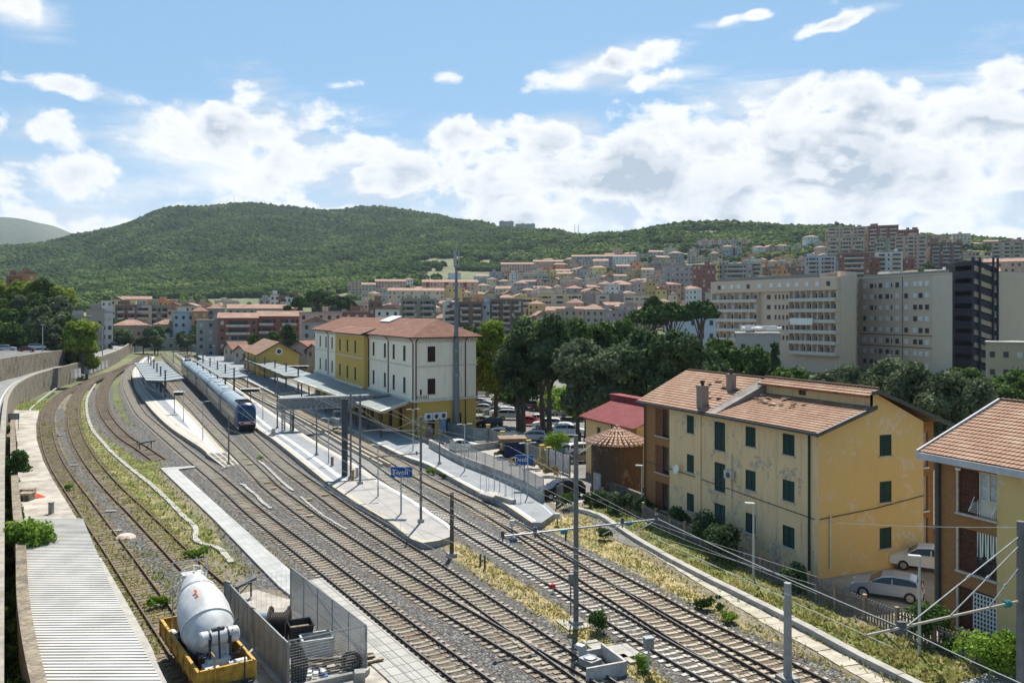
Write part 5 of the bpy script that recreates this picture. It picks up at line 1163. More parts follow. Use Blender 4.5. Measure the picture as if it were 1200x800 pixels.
# ------------------------------------------------------------------ mixer wagon
def wagon():
 N1, N2, Fl = P(231.6, 788.6, 1.9), P(289.4, 775.5, 1.9), P(188, 725.6, 1.9); d = (Fl-N1); L_ = d.length; d.normalize(); ang = math.atan2(d.y, d.x); w = 2.5
 t = thing('mixer_wagon', Vector((N1.x, N1.y, 0)), ang, 'yellow flat rail wagon carrying a large white concrete mixer drum', 'rail wagon')
 yl = mat('wagon_yellow', (.42, .24, .035), rough=.6, var=.42, scale=2); wh = mat('drum_white', (.52, .52, .51), rough=.5, var=.22, scale=1.1); dk = mat('greasy_machinery', (.035, .035, .04), rough=.5, var=.5, scale=3); gy = mat('machine_grey', (.48, .49, .50), rough=.5, var=.2, scale=3)
 b = MB(); b.box((L_/2, -w/2, 1.15), (L_, w, .16)); b.build('deck', mat('wagon_deck', (.10, .085, .06), var=.4, scale=3), t)
 for o_, u, v in (((0, 0, 1.22), (L_, 0, 0), (0, -.08, 0)), ((0, -w+.08, 1.22), (L_, 0, 0), (0, -.08, 0)), ((0, -.08, 1.22), (.08, 0, 0), (0, -w+.16, 0)), ((L_-.08, -.08, 1.22), (.08, 0, 0), (0, -w+.16, 0))):
  b = MB(); b.fbox(o_, u, v, (0, 0, .68)); u = Vector(u); v = Vector(v); b.fbox(Vector(o_)-Vector((.03, -.03, 0))*1+EZ*.66, u*1.0+Vector((.05, 0, 0)), v*1.0-Vector((0, .05, 0)), EZ*.09)
  Lg = u.length if u.length > 1 else v.length; n_ = 6
  for k in range(n_+1):
   if u.length > 1: b.fbox((k*(L_-.1)/n_, (.0 if o_[1] == 0 else -w-.06), 1.1), (.1, 0, 0), (0, .06, 0), (0, 0, .78))
  b.build('side_board', yl, t)
 b = MB(); b.fbox((-.1, -.35, .75), (L_+.2, 0, 0), (0, -.2, 0), (0, 0, .34)); b.fbox((-.1, -w+.55, .75), (L_+.2, 0, 0), (0, -.2, 0), (0, 0, .34)); b.box((-.35, -w/2, .95), (.5, w, .3)); b.build('frame', dk, t)
 for x in (1.3, L_-1.3):
  for y in (-w/2-.75, -w/2+.75): b = MB(); b.tube((x, y-.07, .62), (x, y+.07, .62), .45, n=20); b.build('wheel', mat('rusty_wheel', (.09, .06, .045), var=.3), t)
 for y in (-.6, -w+.6): b = MB(); b.tube((-.1, y, 1.0), (-.65, y, 1.0), .09); b.tube((-.65, y, 1.0), (-.72, y, 1.0), .24, n=14); b.build('buffer', dk, t)
 # drum: axis rises towards the far end
 ax = Vector((.86, 0, .42)).normalized(); M = Vector((0, 0, 1)).rotation_difference(ax).to_matrix(); c0 = Vector((2.1, -w/2-.02, 1.95))
 prof = [(.5, -.12), (.58, 0), (.88, .35), (1.1, .9), (1.2, 1.5), (1.21, 2.3), (1.13, 2.9), (.93, 3.6), (.73, 4.2), (.6, 4.6), (.58, 4.75)]
 b = MB(); b.lathe(prof, c0, 36, 0, M); dr = b.build('mixer_drum', wh, t, smooth='all')
 for z, r in ((3.72, .9), (1.45, 1.2)): b = MB(); b.lathe([(r-.03, z-.05), (r+.035, z-.05), (r+.035, z+.05), (r-.03, z+.05)], c0, 36, 0, M); b.build('drum_ring', gy if z > 3 else wh, dr)
 for dx in (0, .24): # two small orange marks on the drum
  b = MB(); an = R(35); r = 1.225; q = []
  for a_, z_ in ((-.06, 2.35+dx*1.3), (.05, 2.38+dx*1.3), (.05, 2.58+dx*1.3), (-.06, 2.55+dx*1.3)):
   p = Vector((r*math.cos(math.pi*1.0+a_), r*math.sin(math.pi*1.0+a_), z_)); q.append(M @ Vector((-abs(p.x)*math.cos(.35), r*math.sin(a_+.35), z_))+c0)
  b.poly(q); b.poly(q[::-1]); b.build('orange_mark', mat('orange_mark', (.75, .16, .03), var=.1), dr)
 b = MB() # loading hopper ring and ladder at the high end
 e = c0+ax*4.75
 for k in range(10):
  a0, a1 = k*math.pi/5, (k+1)*math.pi/5; b.tube(e+M @ Vector((.72*math.cos(a0), .72*math.sin(a0), .3)), e+M @ Vector((.72*math.cos(a1), .72*math.sin(a1), .3)), .035, n=5); b.tube(e+M @ Vector((.62*math.cos(a0), .62*math.sin(a0), -.1)), e+M @ Vector((.72*math.cos(a0), .72*math.sin(a0), .3)), .025, n=5)
 b.box((e.x+.1, e.y, e.z+.35), (.7, 1.0, .05)); b.path([(e.x+.5, -w+.4, 1.3), (e.x+.5, -w+.4, e.z+.9), (e.x+.5, -.4, e.z+.9), (e.x+.5, -.4, 1.3)], .03, 5)
 for k in range(6): b.tube((e.x+.5, -w+.4, 1.6+k*.45), (e.x+.5, -w+.9, 1.6+k*.45), .02, n=5)
 b.tube((e.x+.5, -w+.9, 1.3), (e.x+.5, -w+.9, e.z+.9), .025, n=5); b.build('loading_frame', gy, t)
 b = MB(); b.box((e.x-.5, -w/2, 2.1), (.3, 1.6, 1.7)); b.box((e.x-1.0, -w/2, 1.5), (1.2, .2, .5)); b.build('drum_support', dk, t)
 # white water tank across the low end
 b = MB(); 
 yc = -w/2; b.lathe([(0, -.88), (.27, -.86), (.33, -.8), (.34, .8), (.27, .86), (0, .88)], (1.3, yc, 2.85), 20, 0, Matrix.Rotation(R(90), 3, 'X')); tk = b.build('water_tank', wh, t, smooth=True)
 for y in (-.35, .45): b = MB(); b.lathe([(.35, -.04), (.36, -.04), (.36, .04), (.35, .04)], (1.3, yc+y, 2.85), 20, 0, Matrix.Rotation(R(90), 3, 'X')); b.build('strap', dk, tk)
 b = MB(); b.box((1.3, yc+.05, 3.2), (.2, .55, .12)); b.path([(1.0, yc+.1, 3.4), (.75, yc+.15, 3.0), (.78, yc+.1, 1.9)], .05, 6); b.path([(1.2, yc-.6, 3.3), (1.0, yc-.75, 3.6), (.95, yc-.8, 3.55)], .03, 5); b.build('hose', dk, t)
 # engine and gearbox at the near end
 b = MB(); b.box((.95, yc+.15, 1.75), (.55, 1.0, .6)); b.box((.62, yc+.55, 1.65), (.7, .6, .5)); b.tube((.5, yc-.2, 1.75), (.5, yc-1.0, 1.75), .22, n=14); b.box((1.35, yc, 2.2), (.35, .8, .8)); b.build('gearbox', gy, t)
 b = MB()
 for i in range(26):
  p = Vector((random.uniform(.35, 2.0), yc+random.uniform(-.95, .95), random.uniform(1.3, 2.1))); b.tube(p, p+Vector((random.uniform(-.5, .5), random.uniform(-.5, .5), random.uniform(-.2, .4))), random.uniform(.02, .06), n=5)
 b.box((1.9, yc+.1, 1.6), (.9, 1.4, .7)); b.tube((.95, yc-.4, 1.3), (.95, yc-.4, 2.95), .06); b.tube((.95, yc+.5, 1.3), (.95, yc+.5, 2.95), .06); b.build('engine', dk, t)
 b = MB(); b.tube((L_-1.9, -.35, 1.55), (L_-2.7, -.35, 1.55), .22, n=14, mi=0); b.tube((L_-1.2, -.32, 1.55), (L_-1.85, -.32, 1.55), .2, n=14, mi=1); b.build('cylinders', [dk, wh], t)
 for y in (-.7, -w+.5): b = MB(); b.tube((-.1, y, .6), (-.1, y, 2.5), .035); b.tube((-.1, y, 2.5), (.5, y, 2.5), .03); b.build('handrail', yl if y == -.7 else dk, t)
wagon()

# ------------------------------------------------------------------ fenced compound with cable reels
galv = mat('galvanised_sheet', (.25, .27, .285), rough=.42, var=.22, scale=1.2, metal=.35); 
def mat_mesh_wire():
 m = bpy.data.materials.new('wire_mesh'); m.use_nodes = True; t = NT(m.node_tree); b = t.n['Principled BSDF']; b.inputs['Base Color'].default_value = (.30, .31, .31, 1); b.inputs['Roughness'].default_value = .5; return m
wire_m = mat_mesh_wire()
def mesh_panel(b, a, c, h, pitch=.15, r=.008, mi=0):
 """welded wire panel from a to c (feet), height h"""
 a, c = Vector(a), Vector(c); L_ = (c-a).length; n = max(1, int(L_/pitch))
 for i in range(n+1): p = a.lerp(c, i/n); b.tube(p, p+EZ*h, r, n=3, caps=False, mi=mi)
 k = int(h/pitch)
 for j in range(k+1): b.tube(a+EZ*h*j/k, c+EZ*h*j/k, r, n=3, caps=False, mi=mi)
def compound():
 o = P(297, 763, .06); t = thing('fenced_compound', Vector((o.x, o.y, 0)), 0, 'open topped galvanised enclosure of sheet gates and wire panels beside the mixer wagon', 'fence'); O = Vector((o.x, o.y, 0))
 p = {k: P(x, y, .06)-O for k, x, y in (('a', 263.5, 726), ('b', 270.5, 731), ('c', 295.5, 761), ('d', 298, 764), ('e', 332, 802), ('f', 338, 808), ('g', 429, 786), ('h', 341, 709))}
 for i, (k0, k1, kk) in enumerate((('b', 'c', 5), ('d', 'e', 5), ('e', 'f', 1))):
  a, c = p[k0], p[k1]; b = MB(); d = (c-a); n = Vector((d.y, -d.x, 0)).normalized()*.05; b.fbox(a+EZ*.15, d, n*.5, EZ*2.05)
  for j in range(kk+1): b.fbox(a+d*j/kk-n*.6+EZ*.1, d.normalized()*.04, n*1.4, EZ*2.12)
  for z in (.1, 2.16): b.fbox(a-n*.4+EZ*z, d, n*1.4, EZ*.07)
  for j in range(8*kk): q = a+d*(j+.5)/(8*kk); b.fbox(q+EZ*.2-n*.06, d.normalized()*.02, n*.1, EZ*1.95)
  b.build('gate_panel', galv, t)
 for k0 in ('a', 'b', 'c', 'd', 'f', 'g', 'h'):
  b = MB(); b.box((p[k0].x, p[k0].y, 1.15), (.10, .10, 2.3)); b.build('post', galv, t)
 b = MB(); b.fbox(p['a'], Vector((.35, -.3, 0)), Vector((.1, .1, 0)), EZ*2.25); b.build('gate_panel', galv, t)
 b = MB(); mesh_panel(b, p['f'], p['g'], 2.25, .13, .005); b.tube(p['f']+EZ*2.28, p['g']+EZ*2.28, .03, n=5); b.build('wire_panel', wire_m, t)
 a, c = p['h'], p['g']; b = MB(); mesh_panel(b, a, c, 2.25, .05, .008)
 for j in range(6): q = a.lerp(c, j/5); b.box((q.x, q.y, 1.15), (.06, .06, 2.3))
 for z in (.9, 2.28): b.tube(a+EZ*z, c+EZ*z, .03, n=5)
 b.build('wire_panel', wire_m, t)
 b = MB(); mesh_panel(b, p['a'], p['h'], 2.2, .30, .006); b.build('wire_panel', wire_m, t)
 b = MB(); a, c = P(338, 812, .06)-O, P(431, 791, .06)-O; b.fbox(a, c-a, Vector((.05, .3, 0)), EZ*.28); a, c = P(270, 733, .06)-O, P(332, 804, .06)-O; b.fbox(a, c-a, Vector((-.2, -.15, 0)), EZ*.16); b.build('kerb', concrete_d, t)
 b = MB(); n = 12; a = P(339, 803, .06)-O; q0 = a+Vector((.25, .1, 0)); pts = []
 for i in range(6):
  z = 2.2-i*.42; w_ = .15+.75*math.sin(min(1, i/4)*2.2)*.8; b.v += [tuple(a+Vector((.05, .02, z))), tuple(a+Vector((.1+w_, .25+.1*math.sin(i*2), z-.15)))]
 for i in range(5): b.f.append((2*i, 2*i+1, 2*i+3, 2*i+2)); b.m.append(0)
 b.build('hanging_tarp', mat('dark_tarp', (.05, .055, .05), var=.3), t)
compound()
def reel(px, py, R_, wdt, rz, label, core, face):
 q = P(px, py, .06); t = thing('cable_reel', q, rz, label, 'cable reel', 'cable reels in the compound')
 for s in (-1, 1):
  b = MB(); M = Matrix.Rotation(R(90), 3, 'Y'); b.lathe([(0, 0), (R_, 0), (R_, .07), (0, .07)], (s*wdt/2-.035, 0, R_), 28, 0, M)
  for k in range(3): b.lathe([(R_*(.35+.2*k), -.02), (R_*(.38+.2*k), -.02), (R_*(.38+.2*k), .09), (R_*(.35+.2*k), .09)], (s*wdt/2-.035, 0, R_), 24, 0, M)
  b.build('flange', face, t)
 b = MB(); b.lathe([(R_*.62, -wdt/2), (R_*.62, wdt/2)], (0, 0, R_), 24, 0, Matrix.Rotation(R(90), 3, 'Y'))
 for k in range(int(wdt/.09)): b.lathe([(R_*.62, -.03), (R_*.68, 0), (R_*.62, .03)], (-wdt/2+.06+k*.09, 0, R_), 24, 0, Matrix.Rotation(R(90), 3, 'Y'))
 b.build('cable', core, t)
blk = mat('black_cable', (.03, .028, .026), rough=.6, var=.4, scale=4)
reel(308, 738, .62, 1.0, A1+1.3, 'smaller reel with a grey blue drum near the gates', mat('reel_grey', (.30, .35, .40), var=.15), blk)
reel(327, 752, .95, .95, A1+1.25, 'larger black reel wound with thick dark cable', blk, mat('dark_reel_wood', (.075, .06, .05), var=.4, scale=4))
def compound_items():
 q = P(352, 757, .06); t = thing('waste_bin', q, A1, 'black open plastic bin in the middle of the compound', 'bin'); b = MB(); w0, w1, h = .45, .6, 1.25
 lo = [(-w0, -w0, 0), (w0, -w0, 0), (w0, w0, 0), (-w0, w0, 0)]; hi = [(-w1, -w1, h), (w1, -w1, h), (w1, w1, h), (-w1, w1, h)]; b.add(lo+hi, [(3,2,1,0), (0,1,5,4), (1,2,6,5), (2,3,7,6), (3,0,4,7)]); b.quad((-.5, -.5, h-.25), (.5, -.5, h-.25), (.5, .5, h-.25), (-.5, .5, h-.25), 1)
 b.build('bin_body', [mat('black_plastic', (.025, .027, .03), rough=.4, var=.2), mat('dry_rubbish', (.20, .15, .10), var=.5, scale=6)], t)
 b = MB()
 for a, c in zip(hi, hi[1:]+hi[:1]): b.tube(a, c, .045, n=6)
 b.build('rim', mat('black_plastic', (.025, .027, .03)), t)
 q = P(357, 766, .06); q = P(371, 765, .06); t = thing('metal_crate', q, A1, 'open grey metal crate half full of scrap beside the black bin', 'crate'); b = MB()
 for s in (-1, 1): b.box((s*.55, 0, .45), (.05, 1.5, .85)); b.box((0, s*.75, .45), (1.1, .05, .85))
 for s in (-1, 1): b.box((s*.55, 0, .9), (.1, 1.6, .06)); b.box((0, s*.77, .9), (1.15, .1, .06))
 b.build('crate_sides', mat('crate_grey', (.42, .42, .41), var=.2, scale=3), t)
 b = MB(); b.box((0, 0, .4), (1.05, 1.45, .1)); 
 for i in range(25): p = Vector((random.uniform(-.4, .4), random.uniform(-.6, .6), .45)); b.tube(p, p+Vector((random.uniform(-.4, .4), random.uniform(-.4, .4), random.uniform(0, .3))), .035, n=5)
 b.build('scrap', blk, t)
 wood = mat('scrap_wood', (.34, .27, .18), var=.4, scale=5)
 q = P(393, 782, .06); t = thing('timber_pile', q, A1, 'pile of broken boards and beams along the right wire panel', 'timber pile')
 for i in range(16): b = MB(); b.box((random.uniform(-.4, .4), random.uniform(-1.4, 1.6), .12+.07*(i//3)+.05), (random.uniform(.1, .25), random.uniform(1.0, 2.4), .08), random.uniform(-.35, .35)); b.build('board', wood if i % 3 else mat('dark_reel_wood', (.075, .06, .05)), t)
 q = P(412, 786, .06); t = thing('tyre', q, 0, 'old tyre leaning in the near right corner of the compound', 'tyre'); b = MB(); n = 20
 for i in range(n):
  a0, a1 = 2*math.pi*i/n, 2*math.pi*(i+1)/n; b.tube((.42*math.cos(a0), 0, .5+.42*math.sin(a0)), (.42*math.cos(a1), 0, .5+.42*math.sin(a1)), .11, n=8)
 b.build('tread', blk, t)
 q = P(362, 793, .06); wm = mat('white_plastic', (.7, .7, .68), var=.1)
 o = thing('rubbish_heap', q, 0, 'small heap of white, blue and yellow rubbish on the compound floor', 'rubbish')
 for i in range(26):
  b = MB(); p = (random.gauss(0, .45), random.gauss(0, .35), random.uniform(.05, .3)); b.box(p, (random.uniform(.08, .35), random.uniform(.06, .25), random.uniform(.05, .2)), random.uniform(0, 3)); b.build('scrap', [wm, mat('blue_scrap', (.05, .15, .4)), mat('machine_grey', (.48, .49, .50)), wm][i % 4], o)
 b = MB(); b.lathe([(0, 0), (.14, .02), (.15, .14), (.1, .22), (0, .25)], (-.75, -.1, .1), 14); b.build('yellow_helmet', mat('yellow_plastic', (.75, .5, .02), rough=.4, var=.05), o, smooth=True)
 q = P(421, 800, 0.0); b = MB(); b.box((0, 0, .35), (.5, .3, .75), .3); o = b.build('concrete_block', concrete_d, label='tilted concrete block leaning on the compound corner', cat='block'); o.location = q; o.rotation_euler = (.3, .1, 0)
 q = P(318, 752, .06); o = thing('coiled_cable', q, 0, 'loose coils of pale hose on the ground by the larger reel', 'hose')
 b = MB()
 for k in range(9):
  c_ = Vector((random.uniform(-.6, .4), random.uniform(-.6, .6), .08+.05*k)); r = random.uniform(.2, .4)
  for i in range(12): a0, a1 = i*math.pi/6, (i+1)*math.pi/6; b.tube(c_+Vector((r*math.cos(a0), r*math.sin(a0), .05*math.sin(a0*2))), c_+Vector((r*math.cos(a1), r*math.sin(a1), .05*math.sin(a1*2))), .025, n=4)
 b.build('hose', mat('machine_grey', (.48, .49, .50)), o)
compound_items()

# ------------------------------------------------------------------ masts, lamps, signs
def top_z(px, yb, yt, z0): p = P(px, yb, z0); return p, ZY(yt, p.y)
lamp_m = mat('lamp_post_grey', (.42, .44, .43), rough=.5, var=.1); 
def double_lamp(px, yb, yt, z0, label):
 p, zt = top_z(px, yb, yt, z0); h = zt-z0; t = thing('platform_lamp', p, 0, label, 'lamp post', 'double headed lamps on the platforms'); b = MB(); b.tube((0, 0, 0), (0, 0, 1), .075, n=8); b.tube((0, 0, 1), (0, 0, h), .055, n=8); b.build('pole', lamp_m, t)
 for s in (-1, 1):
  b = MB(); u = D2*s; b.tube((0, 0, h-.12), u*.35+EZ*(h+.02), .03, n=5); b.fbox(u*.3+EZ*h-D1*.11, u*.55+EZ*-.03, D1*.22, EZ*.07); b.build('lamp_head', lamp_m, t)
for px, yb, yt, z0, lb in ((237.7, 515, 470, .5, 'double lamp near the pointed end of the left platform'), (215, 494, 456.5, .5, 'double lamp on the left platform behind the lamp at its pointed end'),
 (308, 490.5, 453.5, .5, 'double lamp beside the nose of the train on the island platform'), (385, 542, 489.5, .5, 'double lamp left of the tall lattice columns on the island platform'),
 (443, 581, 520.5, .5, 'double lamp between the lattice columns and the blue sign on the island platform'), (484, 527, 479, .5, 'double lamp in front of the station end wall corner'),
 (544.5, 551, 496.5, .5, 'double lamp on the station platform next to the wire fence'), (618.5, 580, 518.5, .5, 'double lamp just right of the blue station sign by the fence'), (251, 437, 404.5, .5, 'tall double lamp rising behind the middle canopy roof')):
 double_lamp(px, yb, yt, z0, lb)
def street_lamp(px, yb, yt, label, s=-1, z0=0):
 p, zt = top_z(px, yb, yt, z0); h = zt-z0; t = thing('street_lamp', p, 0, label, 'street lamp', 'single headed lamps along the lawn'); b = MB(); b.tube((0, 0, 0), (0, 0, h), .085, .06, n=10); b.build('pole', mat('pale_lamp_pole', (.50, .48, .44), var=.1), t)
 b = MB(); b.fbox((.06, -.12, h-.02), (s*.62, 0, .04), (0, .24, 0), (0, 0, .1)); b.build('lamp_head', mat('pale_lamp_head', (.6, .58, .54), var=.1), t)
street_lamp(883, 679, 590, 'pale lamp post standing on the lawn in front of the ochre house'); street_lamp(1077.5, 767, 652, 'pale lamp post in front of the silver hatchback and picket fence'); street_lamp(752.3, 600, 545.5, 'pale lamp post beside the left end of the ochre house', z0=0)
mast_m = mat('weathered_mast', (.15, .15, .15), rough=.6, var=.2, scale=1.5); conc_m = mat('mast_concrete', (.33, .32, .30), var=.15, scale=2)
def mast(px, yb, yt, z0, r, label, arms=(), m=None, cap=False, cat='mast'):
 p, zt = top_z(px, yb, yt, z0); h = zt-z0; t = thing('catenary_mast', p, 0, label, cat, 'masts holding the overhead wires'); b = MB(); b.box((0, 0, .12), (r*4, r*4, .24), A1); b.build('base', concrete_d, t)
 b = MB(); b.tube((0, 0, 0), (0, 0, h), r, r*.85, n=12); b.build('pole', m or mast_m, t)
 for (z, ln, s, rise) in arms:
  b = MB(); u = D2*s; b.tube(EZ*z, u*ln+EZ*(z+rise), .05, n=6); b.tube(EZ*(z+1.1), u*ln*.7+EZ*(z+rise*.7+.05), .02, n=5); b.tube(u*.35+EZ*(z+rise*.2-.1), u*.35+EZ*(z+rise*.2+.2), .07, n=8); b.build('bracket', mast_m, t)
 return t, p, h
mast(493.2, 611, 487.5, .5, .11, 'mast on the bare end of the island platform, right of the blue sign', ((5.6, 4.6, -1, -.1), (7.4, 3.2, -1, .2)))
mast(515, 543, 489, .5, .09, 'slim mast on the station platform in front of the end wall door', ((4.6, 2.8, -1, .3),))
mast(422, 566, 462, .5, .12, 'mast just right of the two lattice columns on the island platform', ((5.2, 3.6, 1, .1),))
mast(411, 560, 460, .5, .11, 'mast squeezed between the lattice column and its neighbour mast')
mast(325, 501, 437, .5, .11, 'mast on the island platform between the train nose and the truss gantry', ((5.0, 2.6, -1, .2), (5.0, 2.6, 1, .2)))
mast(268, 543.5, 486, .35, .09, 'mast with signal boxes at the pointed end of the left platform')
mast(371, 532.5, 480, .5, .10, 'thick mast with round signal lamp left of the lattice columns', ((3.6, 2.6, -1, .1),))
mast(529.5, 651, 576, 0, .16, 'short thick mast on the gravel beyond the tip of the island platform', m=mat('tarred_mast', (.12, .10, .08), var=.3))
mast(923, 797, 682, 0, .20, 'thick grey concrete stump mast at the bottom of the photo, right of centre', m=conc_m)
mast(203, 425, 372, 0, .12, 'tall mast at the far end of the yard, left of the train'); mast(170, 408, 368, 0, .13, 'tall mast by the far end of the curved wall'); mast(224, 415, 380, 0, .11, 'tall mast far away among the converging tracks'); mast(290, 460, 417, .5, .10, 'mast standing beside the middle canopy near the train nose')
t_, p_, h_ = mast(675, 731, 509, 0, .155, 'tallest foreground mast, on a concrete pad in dry grass', m=mast_m)
BM = []
for s, ln in ((-1, 4.6), (1, 5.45)):
 b = MB(); u = D2*s; b.tube(EZ*5.4, u*ln+EZ*5.4, .055, n=8); b.build('boom', galv, t_); BM.append(p_+u*ln+EZ*5.4)
 for f in (.55, .97):
  b = MB(); q = u*ln*f+EZ*5.4; b.tube(q-EZ*.25, q+EZ*.35, .05, n=8); b.tube(q+EZ*.0, q+EZ*.3, .11, n=10); b.tube(q-EZ*.05, q-u*1.3-EZ*.55, .03, n=5); b.build('insulator', steel_d, t_)
for px, y in ((601.5, 632.8), (661, 622.5), (737, 612.5)):
 D_ = 46.5 if px < 610 else (47.5 if px < 700 else 49.3); q = Q(px, D_, ZY(y, D_)); b = MB(); b.box(q-p_, (.42, .05, .22), math.atan2(D2.y, D2.x)); b.build('number_plate', mat('blue_plate', (.02, .12, .28), var=.1) if px != 661 else mat('teal_plate', (.02, .20, .28), var=.1), t_)
b = MB(); b.box((-.25, -.05, 2.6), (.35, .3, .55)); b.tube((-.3, 0, .5), (-.3, 0, 2.4), .04); b.build('switch_box', mast_m, t_)
b = MB(); b.box((0, 0, .03), (1.6, 1.5, .08), A1); o = b.build('concrete_pad', concrete, label='square concrete pad in the dry grass at the foot of the tallest mast', cat='pad'); o.location = P(673, 731, 0)
# mast at the right edge with its long cantilever
pm = Q(1196, 38.2, 0); hM = ZY(610, 38.2); t3 = thing('catenary_mast', pm, 0, 'mast at the right edge of the photo holding a long slanting boom with three stays', 'mast', 'masts holding the overhead wires')
b = MB(); b.tube((0, 0, 0), (0, 0, hM), .19, .16, n=12); b.build('pole', mast_m, t3)
be = -D2*9.1+EZ*(4.62-.2); br = EZ*4.62; b = MB(); b.tube(br, be, .06, n=8); b.build('boom', mat('boom_tan', (.42, .38, .30), var=.1), t3)
for z0_, f in ((7.55, .76), (7.15, .49), (6.2, .23)): b = MB(); b.tube(EZ*z0_, br.lerp(be, f), .03, n=5); q = (EZ*z0_).lerp(br.lerp(be, f), .45); b.tube(q, q+(br.lerp(be, f)-EZ*z0_)*.04, .06, n=6); b.build('stay', steel, t3)
b = MB(); q = br.lerp(be, .08); b.tube(q, q+(be-br)*.012, .16, n=12); b.tube(q+(be-br)*.02, q+(be-br)*.03, .16, n=12); b.build('insulator', mat('teal_insulator', (.04, .22, .22), rough=.25, var=.1), t3)
b = MB(); q = br.lerp(be, .79); b.box(q, (.35, .2, .5)); b.tube(q-EZ*.1, q+Vector((-.6, -.2, .1)), .05); b.tube(q-EZ*.2, q-EZ*1.0+D2*1.2, .03, n=5); b.tube(q-EZ*.1+D2*-1.0, q-EZ*.9, .025, n=5); b.build('clamp', steel_d, t3)
CE = pm+br.lerp(be, .79)
def wire(a, c, r, label, sag=.25, n=10, m=None, grp='overhead wires'):
 a, c = Vector(a), Vector(c); b = MB(); pts = [a.lerp(c, i/n)-EZ*sag*4*(i/n)*(1-i/n)-a for i in range(n+1)]; b.path(pts, r, 5); o = b.build('overhead_wire', m or steel, label=label, cat='wire', group=grp); o.location = a
WM = mat('wire_grey', (.34, .35, .34), var=.1)
wire(BM[1], CE, .022, 'upper wire running above the lawn from the tallest mast to the right edge boom', .1, m=WM); wire(BM[1]-EZ*.9-D2*.6, CE-EZ*.75-D2*.5, .02, 'lower wire running above the lawn from the tallest mast to the right edge boom', .02, m=WM)
wire(CE, CE+(CE-BM[1])*.5, .022, 'wire leaving the photo at the bottom right corner', .1, m=WM)
pS = P(493.2, 611, .5)
for k, (f, zz) in enumerate(((.97, 5.5), (.5, 5.4))):
 wire(BM[0]-D2*(-.1)+D2*(1-f)*4, pS-D2*4.6*f+EZ*5.5, .012, ['wire between the booms of the tallest mast and the island platform mast', 'second wire between the tallest mast and the island platform mast'][k], .15, m=WM)
for k, (dx, lb) in enumerate(((-3.5, 'left overhead wire above the island platform tracks'), (3.2, 'right overhead wire above the shaded station track'))):
 a = pS+D2*dx+EZ*5.6; c = P(325, 501, .5)+D2*dx*.8+EZ*5.6; wire(a, c, .014, lb, .2, 12, m=WM)
for k, (dz, lb) in enumerate(((8.0, 'upper thin wire crossing from the island mast towards the house corner'), (7.0, 'thin wire fanning out from the slim mast at the station'))):
 pass
for a, c, lb in ((P(493.2,611,.5)+EZ*6.6, P(443,581,.5)+EZ*1.2+D2*-1.5, 'stay wire slanting down left of the island platform mast'), (P(515,543,.5)+EZ*3.8, P(556,548,.5)+EZ*.9, 'stay wire slanting down from the slim station mast'),
     (pm+EZ*7.9, Q(960, 54, 4.3), 'thin wire from the right edge mast to the corner of the ochre house'), (p_+EZ*9.5, Q(700, 78, 6), 'thin wire running back from the top of the tallest mast')):
 wire(a, c, .014, lb, .1, m=WM)

for key, nm in (('T1','left of the pointed platform'),('A2','right of the pointed platform'),('A3','of the train'),('B1','right of the island platform'),('B2','at the station platform')):
 q = [p for p in TS[key] if 28 < p.y < 190][::4]; o = q[0].copy(); b = MB(); n = len(q); up_ = [p-o+EZ*(5.3+1.0*abs(((i*2.4) % 44)/22-1)) for i, p in enumerate(q)]; b.path([p-o+EZ*5.2 for p in q], .010, 4); b.path(up_, .012, 4)
 for i in range(2, n, 3): b.tube(q[i]-o+EZ*5.2, up_[i], .006, n=3, caps=False)
 w_ = b.build('overhead_wire', WM, label='contact wire with droppers above the track '+nm, cat='wire', group='overhead wires'); w_.location = o
def sign(px, yb, yt, x0, x1, y0, y1, label, z0=.5):
 p, zt = top_z(px, yb, yt, z0); t = thing('station_sign', p, 0, label, 'station sign', 'blue name signs'); w = (x1-x0)/F*p.y; zc0, zc1 = ZY(y1, p.y), ZY(y0, p.y); cx = ((x0+x1)/2-px)/F*p.y; rz = -.05
 b = MB(); b.tube((0, 0, 0), (0, 0, zc0-z0+.1), .08, n=8); b.build('post', lamp_m, t)
 b = MB(); b.box((cx, 0, (zc0+zc1)/2-z0), (w, .16, zc1-zc0), rz); bd = b.build('board', mat('sign_blue', (.006, .075, .27), rough=.4, var=.08), t)
 me = text_mesh('Tivoli', .62, white_fr, .01); o = inst('lettering', me, bd, (cx-.12 if px < 500 else cx-.35, -.12, zc1-z0-.62)); o.rotation_euler = (R(90), 0, rz)
sign(470, 601, 558, 458, 483.3, 546.5, 558.5, 'blue station name sign on the bare end of the island platform'); sign(614.5, 572, 544, 604, 624.7, 532.5, 544.3, 'blue station name sign behind the wire fence of the station platform', .5)
def shelter_sign(px, yb, yt, x0, x1, label):
 p, zt = top_z(px, yb, yt, .5); t = thing('departure_board', p, 0, label, 'information board', 'small white topped boards on the platforms'); h = zt-.5; w = (x1-x0)/F*p.y; cx = ((x0+x1)/2-px)/F*p.y
 b = MB(); b.tube((0, 0, 0), (0, 0, h), .07, n=8); b.build('post', steel_d, t); b = MB(); b.box((cx, 0, h+.05), (w, .9, .12), .1); b.build('hood', white_fr, t); b = MB(); b.box((cx, 0, h-.28), (w*.9, .2, .5), .1); b.build('display', mat('dark_display', (.02, .02, .022), rough=.3, var=.1), t)
shelter_sign(204.3, 484, 459, 203.5, 216, 'white topped display board on the left platform'); shelter_sign(293.5, 471, 455.3, 282, 305, 'white topped display board beside the roof of the train nose'); shelter_sign(346.5, 447, 428.5, 337, 361.5, 'white topped display board by the canopy nearest the station')
